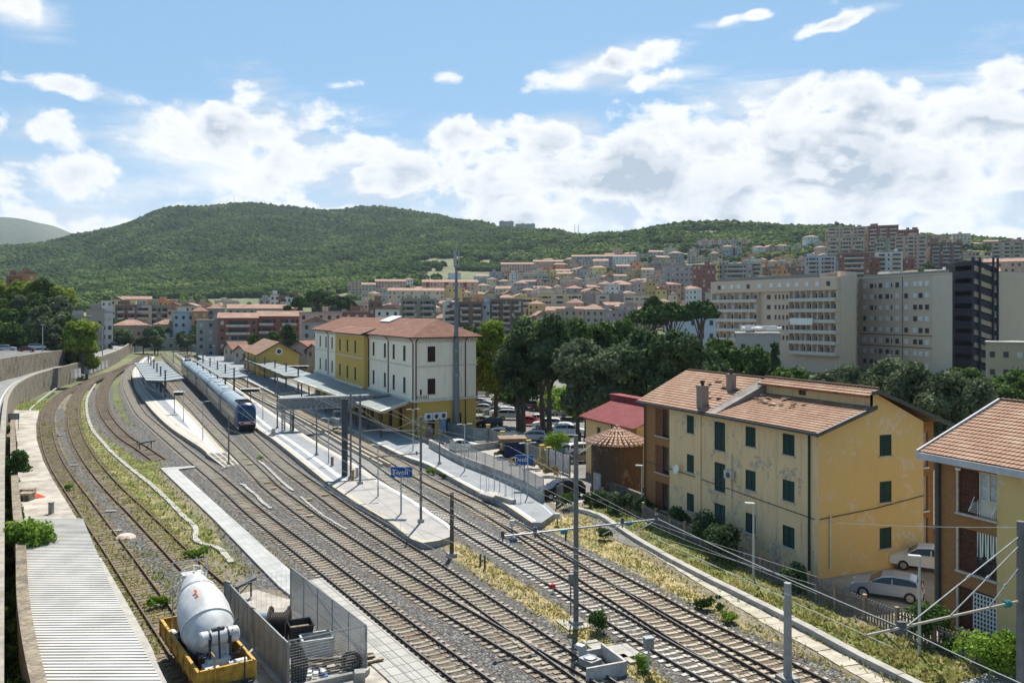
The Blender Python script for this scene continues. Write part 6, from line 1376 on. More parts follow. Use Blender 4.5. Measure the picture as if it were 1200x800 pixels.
# lattice columns and truss gantry
def lattice(b, a, c, w, n, r=.03):
 a, c = Vector(a), Vector(c); d = (c-a).normalized(); s = (Vector((1, 0, 0)) if abs(d.z) > .8 else EZ)*w/2; s2 = d.cross(s).normalized()*w/2
 cs = [s+s2, s-s2, -s-s2, -s+s2]
 for q in cs: b.tube(a+q, c+q, r*1.6, n=5)
 for i in range(n):
  p, q = a.lerp(c, i/n), a.lerp(c, (i+1)/n)
  for k in range(4): b.tube(p+cs[k], q+cs[(k+1) % 4], r, n=4); b.tube(q+cs[k], q+cs[(k+1) % 4], r, n=4)
def gantry():
 g0 = Q(327, 122, 0); g0.z = 0; t = thing('truss_gantry', g0, 0, 'long grey truss gantry with solid top spanning the tracks in front of the station', 'gantry'); L_ = 19.6
 zt, zb = ZY(467.5, 122), ZY(480, 122); b = MB(); n = 26
 for i in range(n):
  a, c = D2*L_*i/n, D2*L_*(i+1)/n
  for o_ in (Vector(), D1*1.3):
   b.tube(a+o_+EZ*zb, c+o_+EZ*zt, .045, n=4); b.tube(c+o_+EZ*zb, a+o_+EZ*zt, .045, n=4); b.tube(a+o_+EZ*zb, a+o_+EZ*zt, .05, n=4)
 for o_ in (Vector(), D1*1.3):
  for z in (zb, zt): b.fbox(o_+EZ*(z-.08)-D1*.06, D2*L_, D1*.12, EZ*.16)
 b.fbox(D1*.7+EZ*(zb+.1), D2*L_, D1*.03, EZ*(zt-zb-.2)); b.build('truss', steel, t); b = MB(); b.fbox(EZ*(zt+.08), D2*L_, D1*1.3, EZ*.07); b.fbox(EZ*(zb-.1)+D1*.1, D2*L_, D1*1.1, EZ*.06); b.build('walkway', mat('gantry_deck', (.26, .28, .29), var=.2), t)
 for x in (.7, 1.9, L_-1.6, L_-.7): b = MB(); lattice(b, D2*x+EZ*.4+D1*.65, D2*x+EZ*zb+D1*.65, .4, 7); b.build('column', steel, t)
 b = MB(); b.box(D2*2.0+EZ*1.6+D1*.3, (.3, .3, 2.4)); b.build('signal_box', steel_d, t)
gantry()
def columns():
 p = P(404, 557, .5); t = thing('lattice_column', p, 0, 'thick dark lattice column with a caged service ladder on the island platform', 'lattice column'); h = ZY(467, p.y)-.5
 b = MB(); lattice(b, (0, 0, 0), (0, 0, h), .45, 14, .035); b.fbox((-.2, -.2, 0), (.4, 0, 0), (0, .4, 0), (0, 0, h)); b.build('column', steel_d, t)
 b = MB(); z0_, z1_ = ZY(500, p.y)-.5, ZY(481, p.y)-.5
 for z in (z0_, z0_+.9, z1_): 
  for a, c in (((-1.1, -.4), (-.3, -.4)), ((-1.1, .4), (-.3, .4)), ((-1.1, -.4), (-1.1, .4))): b.tube((*a, z), (*c, z), .03, n=4)
 for a in ((-1.1, -.4), (-1.1, .4), (-.3, -.4)): b.tube((*a, z0_), (*a, z1_), .03, n=4)
 b.box((-.7, 0, z0_), (.9, .9, .05)); b.box((-.75, 0, z0_+.5), (.4, .4, .8)); b.build('service_cage', steel, t)
 for k, (px, y, m, lb) in enumerate(((413.5, 561, mat('ochre_box', (.45, .25, .06), var=.2), 'small ochre post at the foot of the columns'), (418.5, 558, lamp_m, 'small grey cabinet at the foot of the columns'), (389.3, 545, mat('brown_box', (.25, .17, .10), var=.2), 'brown ticket post left of the lattice column'), (280, 0, None, ''))):
  if not m: continue
  q = P(px, y, .5); b = MB(); b.box((0, 0, .45), (.28, .25, .9)); b.box((0, 0, .95), (.34, .3, .08)); o = b.build('cabinet', m, label=lb, cat='cabinet'); o.location = q
 q = P(320.5, 510, .5); b = MB(); b.box((0, 0, .5), (.5, .3, 1.0)); b.box((-.5, 0, .1), (.3, .3, .25)); o = b.build('bench', concrete, label='small pale bench post at the edge of the island platform near the train', cat='bench'); o.location = q
columns()
def antenna():
 p = P(535.5, 506, .1); p.y -= 1.5; t = thing('antenna_mast', Vector((p.x, p.y, 0)), 0, 'very tall grey antenna mast in front of the station end wall', 'antenna mast'); zt = ZY(312, p.y); b = MB(); b.tube((0, 0, -.1), (0, 0, zt*.5), .5, .36, n=16); b.tube((0, 0, zt*.5), (0, 0, zt), .36, .16, n=16); b.build('pole', mat('mast_blue_grey', (.15, .18, .20), rough=.5, var=.1, scale=.6), t, smooth=True)
 b = MB(); b.tube((0, 0, 8.5), (0, 0, 8.7), .52, n=16); b.tube((0, 0, zt*.5-.1), (0, 0, zt*.5+.1), .45, n=16); b.tube((0, 0, zt-.1), (0, 0, zt+.1), .4, n=16); b.build('flange', steel, t)
 for k in range(3):
  a = k*2.094+.4; b = MB(); x, y = .55*math.cos(a), .55*math.sin(a); b.box((x*.7, y*.7, zt+1.2), (.2, .12, 2.2), a+1.57); b.tube((0, 0, zt+1), (x, y, zt+1), .05); b.build('antenna_panel', mat('antenna_grey', (.36, .36, .33), var=.05), t)
 b = MB(); b.tube((0, 0, zt), (0, 0, zt+3.6), .06); b.build('spike', steel, t)
antenna()

# small things on the tracks' gravel
def trackside():
 q = P(760, 789, 0); t = thing('control_box', q, 0, 'grey metal box on a post in the dry grass near the bottom edge', 'box'); b = MB(); b.tube((0, 0, 0), (0, 0, 1.25), .05); b.build('post', lamp_m, t); b = MB(); b.box((0, 0, 1.5), (.42, .34, .5), .3); b.box((0, 0, 1.78), (.48, .4, .05), .3); b.build('cabinet', galv, t)
 q = P(696, 783, 0); t = thing('cable_pit', q, A1, 'open concrete cable pit beside the tracks near the tallest mast', 'cable pit'); b = MB()
 b.box((0, -1.1, .3), (2.4, .12, .75)); b.box((-1.2, 0, .3), (.12, 2.1, .75)); b.box((1.2, -.6, .2), (.12, 1.1, .5)); b.build('pit_wall', mat('pit_concrete', (.42, .40, .38), var=.2, scale=2), t)
 b = MB(); b.box((.2, .1, .3), (.9, .75, .35), .3); b.lathe([(.35, 0), (.33, .1), (0, .16)], (.2, .1, .45), 16); b.build('junction_box', galv, t)
 b = MB(); b.box((1.1, .2, .75), (.5, .35, .18), .5); b.box((1.0, .1, .45), (.3, .3, .5), .5); b.build('junction_box', lamp_m, t)
 for px, y, sx_, sy_, lb in ((731, 764, 1.6, 1.2, 'square concrete cover lying in dry grass right of the cable pit'), (697, 757, 1.2, .8, 'pale concrete cover just behind the cable pit'), (735, 773, 1.1, .3, 'narrow concrete strip beside the square cover')):
  b = MB(); b.box((0, 0, .07), (sx_, sy_, .12), A1); o = b.build('manhole_cover', concrete, label=lb, cat='cover'); o.location = P(px, y, 0)
 for px, y, lb in ((72, 510, 'small pale slab lying on the left gravel strip, farthest of a scattered row'), (87, 545, 'small pale slab lying on the left gravel strip, in the middle of the row'), (130, 599, 'small pale slab lying on the left gravel strip, nearest of the row'), (136, 622, 'tiny pale slab beside the left gravel strip'), (147, 630, 'pinkish boulder lying on the left gravel strip')):
  b = MB(); b.box((0, 0, .06), (.95, .35, .1), .15) if 'boulder' not in lb else b.lathe([(0, .35), (.5, .3), (.75, .1), (.8, 0)], (0, 0, 0), 9); o = b.build('slab' if 'boulder' not in lb else 'boulder', concrete if 'boulder' not in lb else mat('pink_stone', (.55, .42, .36), var=.15), label=lb, cat='slab' if 'boulder' not in lb else 'boulder'); o.location = P(px, y, 0)
 for i, (px, y) in enumerate(((354, 609), (362, 606.5), (357, 583.5), (371, 604))):
  pass
 # yellow and dark balise boxes between the rails
 ys = mat('yellow_box', (.38, .31, .15), var=.2)
 for px, y, lb in ((363, 605.5, 'yellow balise on the sleepers left of the crossover'), (351, 597, 'yellow balise beside the edge of the left crossover gravel'), (381, 580.5, 'yellow balise between the rails near the island platform'), (362, 586, 'small yellow box on the gravel near the island platform'), (287, 538.5, 'yellow balise behind the standing mast left of the train'), (293, 544.5, 'yellow balise right of the pointed platform ramp'), (313, 566, 'pale yellow balise between the tracks right of the ramp'), (320, 573, 'pale yellow balise nearest to the ramp end')):
  b = MB(); b.box((0, 0, .15), (.6, .3, .1), A1+1.57); o = b.build('balise', ys, label=lb, cat='balise'); o.location = P(px, y, 0)
 # signals and point machines
 for px, yb, yt, lb, hd in ((648, 694, 689, '', 0), (563, 662, 648, 'low dark trackside post in the straw grass, left of a pair', 1), (568, 666, 649, 'low dark trackside post in the straw grass, right of a pair', 1), (653, 615, 604, 'little grey cabinet on a post by the station platform tip', 2), (600, 628, 612, 'slim trackside signal between the two right hand tracks', 2), (663, 631, 620, 'dark trackside post in the weeds beside the outer track', 1)):
  if not lb: continue
  p, zt = top_z(px, yb, yt, 0); t = thing('trackside_post', p, 0, lb, 'post'); b = MB(); b.tube((0, 0, 0), (0, 0, zt), .05 if hd == 2 else .07, n=6); b.build('post', steel_d, t)
  if hd == 2: b = MB(); b.box((0, 0, zt), (.4, .3, .45)); b.build('cabinet', lamp_m, t)
 q = P(648, 694, 0); b = MB(); b.tube((0, 0, 0), (0, 0, .35), .05); b.lathe([(0, .62), (.14, .55), (.16, .42), (.12, .32), (0, .3)], (0, 0, 0), 10, 1); o = b.build('marker', [white_fr, mat('red_marker', (.5, .03, .03), var=.1)], label='small red and white marker beside the pale sleepers', cat='marker'); o.location = q
trackside()
def balustrade():
 # white loop rails and steps on the station platform
 for k, (px, y, h) in enumerate(((563, 574, 1.5), (573, 573, 1.5), (579, 576, 1.5), (585, 579, 1.5), (593, 584, 1.5), (603, 589, 1.5))):
  p = P(px, y, .5); b = MB(); b.path([(0, 0, 0), (0, 0, h-.1), (.12, .05, h), (.45, .2, h), (.55, .24, h-.1), (.55, .24, 0)], .025, 5); o = b.build('hoop_rail', lamp_m, label='pale metal hoop at the stair of the station platform, %s from the left' % ['first','second','third','fourth','fifth','sixth'][k], cat='hoop rail', group='hoop rails on the station platform'); o.location = p
 p = P(592, 587, .5); b = MB(); b.box((0, 0, .2), (2.6, .5, .4), A1+.25); b.box((-1.2, 2.2, .1), (2.2, 1.6, .25), A1+.25, 1); o = b.build('stair_curb', [concrete_d, concrete], label='dark stair kerb with a pale slab at the notch of the station platform', cat='kerb'); o.location = p
balustrade()
# ------------------------------------------------------------------ annex, round tower, fences
def annex():
 n0 = Q(746, 84, 0); t = thing('annex_building', n0, A1, 'low ochre building with a wine red ribbed metal roof behind the round brick tower', 'building'); Lx, Wy = 10.6, 8.0; b = MB()
 rect_wall(b, (Lx, 0, 0), (-1, 0, 0), Lx, -.2, 6.2, [(2.5, 3.3, 4.1, 5.3), (7.6, 8.8, 4.6, 5.2)], depth=.15); b.quad((0, 0, -.2), (0, -Wy, -.2), (0, -Wy, 8), (0, 0, 6.2)); b.quad((Lx, 0, -.2), (Lx, 0, 6.2), (Lx, -Wy, 8), (Lx, -Wy, -.2)); b.quad((0, -Wy, -.2), (Lx, -Wy, -.2), (Lx, -Wy, 8), (0, -Wy, 8)); b.build('wall', [mat_plaster('annex_plaster', (.56, .40, .19), (.35, .3, .2), .3)], t)
 for x, z0, z1, w in ((Lx-2.9, 4.1, 5.3, .8), (Lx-8.2, 4.6, 5.2, 1.2)): b = MB(); b.quad((x+w/2, -.12, z0), (x-w/2, -.12, z0), (x-w/2, -.12, z1), (x+w/2, -.12, z1)); b.build('window', green_sh, t)
 rm = mat('wine_red_sheet', (.19, .035, .04), rough=.85, var=.15, scale=1); b = MB(); n = 44; e, rdg = (.7, 6.15), (-3.7, 7.75)
 for i in range(n):
  x0, x1 = -.5+(Lx+1)*i/n, -.5+(Lx+1)*(i+1)/n; h0, h1 = .07*(i % 2), .07*((i+1) % 2); b.quad((x0, e[0], e[1]+h0), (x1, e[0], e[1]+h1), (x1, rdg[0], rdg[1]+h1), (x0, rdg[0], rdg[1]+h0))
 b.quad((-.5, e[0], e[1]-.02), (Lx+.5, e[0], e[1]-.02), (Lx+.5, e[0], e[1]-.14), (-.5, e[0], e[1]-.14)); o = b.build('roof', rm, t)
 if o.data.polygons[0].normal.z < 0: o.data.flip_normals()
 b = MB(); b.fbox((-.5, -3.7, 7.7), (Lx+1.6, 0, 0), (0, -1.0, 0), (0, 0, .65)); b.fbox((-.6, -3.55, 8.3), (Lx+1.8, 0, 0), (0, -1.4, 0), (0, 0, .08)); b.build('roof_step', rm, t)
 b = MB(); b.tube((4.8, .1, 6.0), (4.8, .1, 0), .06); b.build('downpipe', gutter_m, t)
annex()
def tower():
 c = Q(723, 83, 0); t = thing('round_tower', c, 0, 'round dark brick water tower with a conical clay tile roof', 'tower'); b = MB(); b.lathe([(2.62, -.2), (2.62, .5), (2.5, .6), (2.5, 4.75), (2.7, 4.85), (2.7, 4.98)], (0, 0, 0), 40)
 bm_ = mat_plaster('old_brown_brick', (.085, .056, .038), (.03, .025, .02), .9, peel=(.16, .12, .085), brick=False); b.build('brick_wall', bm_, t)
 b = MB(); b.lathe([(3.0, 4.93), (0, 6.25)], (0, 0, 0), 40); b.build('roof_underlay', tile_f, t); tl = mat('tower_tile', (.45, .29, .21), var=.35, scale=5)
 b = MB(); n = 36
 for i in range(n):
  a = 2*math.pi*i/n; u = Vector((math.cos(a), math.sin(a), 0)); k = 7
  for j in range(k):
   f0, f1 = j/k, (j+1)/k
   if i % 2 and f0 > .55 or i % 4 and f0 > .8: continue
   p = u*3.12*(1-f0)+EZ*(4.95+1.32*f0+.09); q = u*3.12*(1-f1)+EZ*(4.95+1.32*f1+.06); b.tube(p, q, .17*(1-.35*f0), .12*(1-.35*f0), n=6)
 b.lathe([(.4, 6.15), (.35, 6.35), (.16, 6.4), (.16, 6.6), (0, 6.6)], (0, 0, 0), 12); b.build('roof_tiles', tl, t)
 b = MB(); a = R(216); u = Vector((math.cos(a), math.sin(a), 0)); v = Vector((-u.y, u.x, 0)); b.fbox(u*2.35-v*.45, v*.9, u*.3, EZ*2.2); b.build('door', mat('grey_door', (.35, .36, .36), var=.2), t)
tower()
def line_fence(name, pts, zb, label, post_h, post_w, post_m, panel, cat='fence', every=None):
 w = [P(x, y, zb) for x, y in pts]; o = w[0].copy(); t = thing(name, o, 0, label, cat); w = [p-o for p in w]
 if every:
  L_ = sum((c-a).length for a, c in zip(w, w[1:])); w = resamp(w, max(2, int(L_/every)+1))
 for p in w: b = MB(); b.box((p.x, p.y, post_h/2), (post_w, post_w, post_h), A1); b.box((p.x, p.y, post_h+.03), (post_w*1.25, post_w*1.25, .06), A1); b.build('post', post_m, t)
 for a, c in zip(w, w[1:]): b = MB(); m = panel(b, a, c); b.build('panel', m, t)
 return t
pk_m = mat('picket_concrete', (.20, .17, .15), var=.25, scale=3)
def picket(b, a, c):
 d = c-a; n = int(d.length/.2)
 for i in range(n):
  p = a+d*(i+.5)/n; b.box((p.x, p.y, .62+random.uniform(-.01, .01)), (.10, .045, 1.2), A1)
 for z in (.3, 1.0): b.fbox(a+EZ*z-D2*.04, d, D2*.05, EZ*.08)
 return pk_m
line_fence('picket_fence', [(706,588),(751,606),(800,630),(845,651),(885,668),(936,690),(994,716),(1062,745),(1110,764),(1165,786),(1250,822)], 0, 'grey brown concrete picket fence between the lawn and the ochre house', 1.35, .17, mat('picket_post', (.34, .25, .17), var=.2), picket, every=2.3)
op_m = mat('ochre_post', (.50, .36, .13), var=.2, scale=2)
def sheetp(b, a, c):
 d = c-a; b.fbox(a+EZ*.1, d, D2*.04, EZ*1.75); n = int(d.length/.3)
 for i in range(n): b.fbox(a+d*i/n+EZ*.1-D2*.02, d.normalized()*.03, D2*.08, EZ*1.78)
 return mat('grey_fence_slat', (.20, .22, .22), var=.2)
line_fence('car_park_fence', [(572,517),(589,526),(604,531.5),(619.5,538),(635,544.5),(643,547.5)], 0, 'grey slatted fence with ochre posts along the edge of the car park', 2.3, .45, op_m, sheetp)
line_fence('sliding_gate', [(643,548),(651,550.5),(660,554),(668,557)], 0, 'whitish panel gate standing at the right end of the car park fence', 2.2, .10, gutter_m, lambda b, a, c: (b.fbox(a+EZ*.1, c-a, D2*.05, EZ*2.0), mat('gate_white_panel', (.42, .40, .38), var=.25, scale=2))[1], cat='gate')
line_fence('car_park_fence', [(524,509),(540,513.5),(556,517),(572,517.5)], 0, 'grey slatted fence near the foot of the antenna mast', 1.7, .12, steel, sheetp)
def low_wall(name, pts, h, m, label, th=.25, z=0):
 w = smooth_path(W(pts, z), 2) if len(pts) > 2 else W(pts, z); o = w[0].copy(); b = MB()
 for a, c in zip(w, w[1:]): t_ = (c-a).normalized(); b.fbox(a-o, c-a, Vector((-t_.y, t_.x, 0))*th, EZ*h)
 ob = b.build(name, m, label=label, cat='low wall'); ob.location = o
low_wall('low_wall', [(553,529),(587,524.5)], .9, concrete_d, 'short grey wall beside the white car near the antenna mast')
low_wall('platform_wall', [(638,588),(614,573.5),(585,560),(546,545),(527,535.5),(505,523)], .9, concrete_d, 'grey concrete wall carrying the wire fence along the station platform', .3, .5)
wf = P(638,588,.5)
def wirep(b, a, c):
 mesh_panel(b, a+EZ*.92, c+EZ*.92, 1.15, .085, .013); b.tube(a+EZ*2.05, c+EZ*2.05, .02, n=4); return wire_m
line_fence('wire_fence', [(637,587),(614,573),(585,559.5),(546,544.5),(527,535)], .5, 'wire panel fence standing on the grey wall of the station platform', 2.1, .05, steel, wirep, every=2.0)
line_fence('metal_gate', [(652,594),(660,588)], 0, 'tall grey metal gate at the tip of the station platform', 2.2, .08, steel_d, sheetp, cat='gate')
low_wall('low_wall', [(700,578),(722,586),(756,600)], 1.5, stone_dark, 'dark weathered wall in front of the round tower and ochre house', .3)
def hoarding():
 q = P(601, 530, 0); q = Q(603, 104, 0); t = thing('kiosk', q, .1, 'small dark blue hut with a brown flat roof behind the ochre fence posts', 'hut'); b = MB(); b.box((0, 0, 1.1), (2.6, 2.4, 2.2)); b.build('wall', mat('navy_panel', (.02, .03, .08), var=.2), t); b = MB(); b.box((-.3, 0, 2.3), (3.4, 3.0, .18)); b.box((-.3, 0, 2.05), (3.0, 2.6, .3)); b.build('roof', mat('brown_flat_roof', (.20, .14, .09), var=.3, scale=2), t)
hoarding()
def planter():
 for k, (a, c, lb) in enumerate((((505,523),(520,531),'beige planter boxes by the station end wall'),)):
  p, q = P(*a, .5), P(*c, .5); t = thing('planter_wall', p, 0, lb, 'planter')
  for j in range(2): b = MB(); b.fbox((q-p)*j*.52-D2*.3, (q-p)*.46, D2*.35, EZ*.95); b.build('panel', mat('beige_panel', (.45, .38, .30), var=.15), t)
 q = P(503, 515, .5); b = MB(); b.box((0, 0, .8), (.9, .8, 1.3)); b.lathe([(.35, 0), (.42, .3), (.3, .6), (0, .7)], (0, 0, 1.4), 12); b.box((.1, 0, .1), (1.1, 1, .2)); o = b.build('ticket_machine', mat('bronze_statue', (.14, .12, .10), var=.3), label='dark machine with a rounded top before the station end wall', cat='machine'); o.location = q
planter()

# ------------------------------------------------------------------ cars
def car_paint(nm, c, metal=.3): return mat(nm, c, rough=.28, var=.03, metal=metal, spec=.6)
PA = {'silver': car_paint('silver_paint', (.38, .41, .45), .35), 'white': car_paint('white_car_paint', (.68, .69, .70), 0), 'black': car_paint('black_paint', (.018, .02, .024), .2), 'blue': car_paint('blue_paint', (.04, .10, .20)), 'grey': car_paint('grey_paint', (.12, .13, .15), .5), 'red': car_paint('red_paint', (.42, .025, .03), .1), 'lightblue': car_paint('light_blue_paint', (.20, .32, .42)), 'darkred': car_paint('dark_red_paint', (.13, .015, .02))}
rubber = mat('tyre_rubber', (.02, .02, .02), rough=.9, var=.1); alloy = mat('wheel_rim', (.38, .39, .40), rough=.35, var=.1, metal=.5); lens = mat('headlight_lens', (.65, .66, .66), rough=.1, var=.05); tl_m = mat('tail_light', (.30, .01, .01), rough=.2, var=.1); trim = mat('black_trim', (.02, .02, .02), rough=.6, var=.1)
def make_car(kind, paint):
 if kind == 'hatch': pr = [(1.98,.30),(2.05,.50),(2.0,.68),(1.80,.80),(1.05,.96),(.25,1.40),(-.35,1.49),(-1.2,1.46),(-1.62,1.34),(-1.95,.98),(-2.03,.62),(-1.98,.32)]
 elif kind == 'suv': pr = [(2.12,.34),(2.2,.55),(2.16,.85),(1.95,.98),(1.15,1.10),(.45,1.60),(-.3,1.68),(-1.6,1.64),(-1.95,1.52),(-2.2,1.10),(-2.25,.7),(-2.2,.36)]
 elif kind == 'van': pr = [(2.1,.34),(2.2,.55),(2.15,.9),(1.95,1.05),(1.5,1.15),(1.0,1.78),(.5,1.9),(-1.9,1.9),(-2.1,1.82),(-2.2,1.1),(-2.22,.7),(-2.2,.36)]
 else: pr = [(2.18,.30),(2.25,.50),(2.2,.68),(1.95,.80),(1.05,.93),(.25,1.36),(-.35,1.43),(-.95,1.38),(-1.5,1.02),(-2.15,.96),(-2.25,.62),(-2.2,.32)]
 belt = pr[4][1]; W0 = .86
 def hw(x, z): k = W0-.10*max(0, abs(x)-1.5)**1.5; return k-(max(0, z-belt)*.42)
 t = thing('parked_car', (0, 0, 0)); b = MB(); n = len(pr); mid = [(x, z) for x, z in pr]
 def ring(s): return [(x, s*hw(x, z), z) for x, z in mid]
 L_, Rr = ring(1), ring(-1); b.v += L_+Rr
 for i in range(n): j = (i+1) % n; b.f.append((i, j, n+j, n+i)); b.m.append(0)
 # sides: lower body and upper house
 lo = [i for i in range(n) if mid[i][1] <= belt+.02]; 
 for s, off in ((1, 0), (-1, n)):
  c = len(b.v); b.v.append((0, s*W0, .62)); 
  for i in range(n):
   j = (i+1) % n; f = (off+i, c, off+j) if s > 0 else (off+i, off+j, c); b.f.append(f); b.m.append(0)
 body = b.build('body', paint, t, smooth=True)
 # glass
 g = 4; r = 5
 def pane(nm, q, flip=False): bb = MB(); bb.poly(q[::-1] if flip else q); bb.build(nm, glass, t)
 top = [k for k in range(n) if mid[k][1] > belt+.25]; k0, k1 = min(top), max(top)
 def lerp2(a, c, f): return (a[0]+(c[0]-a[0])*f, a[1]+(c[1]-a[1])*f)
 def cross(a, c, inset, out, nm):
  (x0, z0), (x1, z1) = lerp2(a, c, .08), lerp2(a, c, .92); dx, dz = z1-z0, -(x1-x0); L2 = math.hypot(dx, dz); sx_ = out*abs(dx/L2)*.015; 
  pane(nm, [(x0+sx_, hw(x0, z0)*inset, z0+.012), (x1+sx_, hw(x1, z1)*inset, z1+.012), (x1+sx_, -hw(x1, z1)*inset, z1+.012), (x0+sx_, -hw(x0, z0)*inset, z0+.012)])
 cross(mid[4], mid[k0], .90, 1, 'windscreen')
 rear = [k for k in range(k1, n) if mid[k][1] > .9][-1]; cross(mid[k1], mid[rear], .84, -1, 'rear_window')
 for s in (1, -1):
  pts = [lerp2(mid[4], mid[k0], .30)]+[(x, z-.09) for x, z in mid[k0:k1+1]]+[lerp2(mid[k1], mid[rear], .35)]; zb = belt+.06; pts = [(pts[0][0]+.1, zb)]+pts[1:-1]+[(pts[-1][0]+.05, zb)]
  mx = (pts[0][0]+pts[-1][0])/2; bb = MB()
  q = [(x, s*(hw(x, z)+.035-.03*(z-zb)), z) for x, z in pts]; bb.poly(q if s > 0 else q[::-1]); bb.poly(q[::-1] if s > 0 else q); bb.build('side_window', glass, t)
  bb = MB(); bb.box((mx*.8, s*(W0-.02), (belt+mid[k0][1])/2-.04), (.07, .06, mid[k0][1]-belt-.1)); bb.build('pillar', paint, t)
  bb = MB(); bb.box((pts[0][0]-.05, s*(W0+.08), belt+.06), (.14, .16, .11)); bb.build('mirror', paint, t)
  for x in (1.32, -1.30):
   bb = MB(); bb.tube((x, s*(W0-.2), .32), (x, s*(W0+.03), .32), .33, n=20, mi=0); bb.tube((x, s*(W0+.0), .32), (x, s*(W0+.04), .32), .21, n=16, mi=1); bb.build('wheel', [rubber, alloy], t)
  xf = mid[2][0]-.16; bb = MB(); bb.box((xf, s*.62, mid[2][1]+.0), (.34, .34, .13)); bb.build('headlight', lens, t)
  xr = mid[rear][0]; bb = MB(); bb.box((xr+.02, s*.66, mid[rear][1]-.08), (.16, .20, .26)); bb.build('tail_light', tl_m, t)
 bb = MB(); bb.box((mid[1][0]-.05, 0, .42), (.14, 1.1, .16)); bb.build('bumper', trim, t); bb = MB(); bb.box((mid[-2][0]+.06, 0, .36), (.14, 1.4, .14)); bb.build('bumper', trim, t)
 bb = MB(); bb.box((mid[-2][0]-.012, 0, .62), (.03, .52, .12)); bb.build('number_plate', white_fr, t)
 return t
def place(t, p, rz, label, grp='cars parked around the station'):
 t.location = p; t.rotation_euler = (0, 0, rz); tag(t, label, 'car', grp); return t
protos = {}
def car(kind, col, px, py, rz, label, z=.06, D=None):
 key = (kind, col); p = P(px, py, z) if D is None else Q(px, D, z)
 if key not in protos: protos[key] = place(make_car(kind, PA[col]), p, rz, label); return protos[key]
 return copy_thing(protos[key], p, rz, label)
car('hatch', 'silver', 1040, 698, R(152), 'silver hatchback parked behind the picket fence below the ochre gable')
car('suv', 'white', 1085, 684, R(150), 'white car half hidden behind the orange brick house corner', D=58)
car('sedan', 'white', 1042, 672, R(150), 'pale car squeezed between the silver hatchback and the gable wall', D=60.5)
car('hatch', 'blue', 1100, 655, R(150), 'dark blue car farthest back between the two houses', D=64)
ds_ = A1+R(90)
PK = [('hatch','silver',570,482.5,'silver hatchback at the left end of the diagonal row beside the station'), ('hatch','lightblue',580,485,'light blue hatchback, second in the diagonal row beside the station'), ('suv','white',589,487.5,'white car, third in the diagonal row beside the station'), ('suv','silver',599,491,'silver car at the right end of the diagonal row'),
 ('sedan','white',561,497,'white car nearest the station corner, behind the slatted fence'), ('hatch','black',574,499.5,'black hatchback behind the slatted fence near the station corner'), ('hatch','white',564,475,'small white car far left in the row behind'), ('sedan','blue',566,478.5,'dark blue sedan at the station corner in the row behind'),
 ('sedan','white',628,495,'white sedan in the middle row of the car park'), ('hatch','red',622,498,'red car wedged behind the white cars in the middle row'), ('suv','white',641,502,'large white estate in the centre of the car park'), ('hatch','white',657,506,'white hatchback partly behind the small tree'), ('suv','white',668,510,'white car at the right end of the middle row'),
 ('sedan','black',589,470,'black sedan parked alone before the lime green tree'), ('van','white',564,464,'white van in the shade at the far left of the car park'), ('suv','grey',609,475,'grey car beside the first tree trunk'), ('hatch','darkred',635,481,'dark red car in deep shade between the trunks'), ('sedan','black',647,484,'black car in deep shade right of the dark red one'), ('sedan','silver',660,486,'silver sedan in the shade, left of a pair under the trees'), ('suv','silver',670,489,'silver car in the shade, right of a pair under the trees'),
 ('sedan','grey',622,478,'grey car seen between the two thick trunks'), ('hatch','white',590,513,'white hatchback behind the left ochre fence post'), ('hatch','silver',624,516,'silver hatchback right of the dark blue hut'), ('sedan','lightblue',660,533,'light blue sedan behind the whitish gate'), ('suv','white',684,534,'white car behind the foreground lamp mast near the annex'), ('sedan','grey',679,541,'grey car right of the whitish gate'), ('suv','black',657,582,'black car with pale roof behind the platform tip gate'), ('sedan','white',541,527,'white car parked behind the wire fence by the antenna mast'), ('hatch','black',700,492,'dark car in the shade behind the wine red roof'),('hatch','grey',685,488,'grey hatchback in the shade left of the wine red roof')]
for i, (k, c, px, py, lb) in enumerate(PK):
 a = {0: A1+R(60), 1: A1+R(62)}[i % 2]
 if py > 520: a = A1+R(85)
 if 'sedan parked alone' in lb: a = R(175)
 car(k, c, px, py, a+(math.pi if i % 3 == 0 else 0), lb)
for k, c, px, D, rz, lb in (('van','white',14,246,.2,'white camper van at the left end of the upper terrace'), ('suv','silver',8,226,.3,'grey car right behind the upper wall at the left edge'), ('hatch','darkred',31,222,.3,'dull red car behind the upper wall'), ('suv','white',44,236,.4,'white pickup like car beside the lamp on the terrace'), ('van','white',30,262,.1,'white van farthest back on the terrace'), ('sedan','grey',60,240,.3,'grey car near the right end of the terrace'), ('sedan','silver',3,240,.2,'silver car cut by the left edge on the terrace')):
 car(k, c, px, 0, rz, lb, 7.35, D)
q = P(135.5, 398, 4.6); car('hatch', 'black', 135, 0, 1.2, 'small dark car driving on the curved road', 4.7, 330)
# boat trailers / white awnings by the goods shed
for k, (px, D, rz, c, lb) in enumerate(((357, 222, .3, 'white', 'white van parked right of the yellow goods shed'), (352, 235, .2, 'blue', 'blue car parked between goods shed and station'), (290, 240, .4, 'white', 'white car before the goods shed roof'))): car('van' if k == 0 else 'sedan', c, px, 0, rz, lb, .05, D)
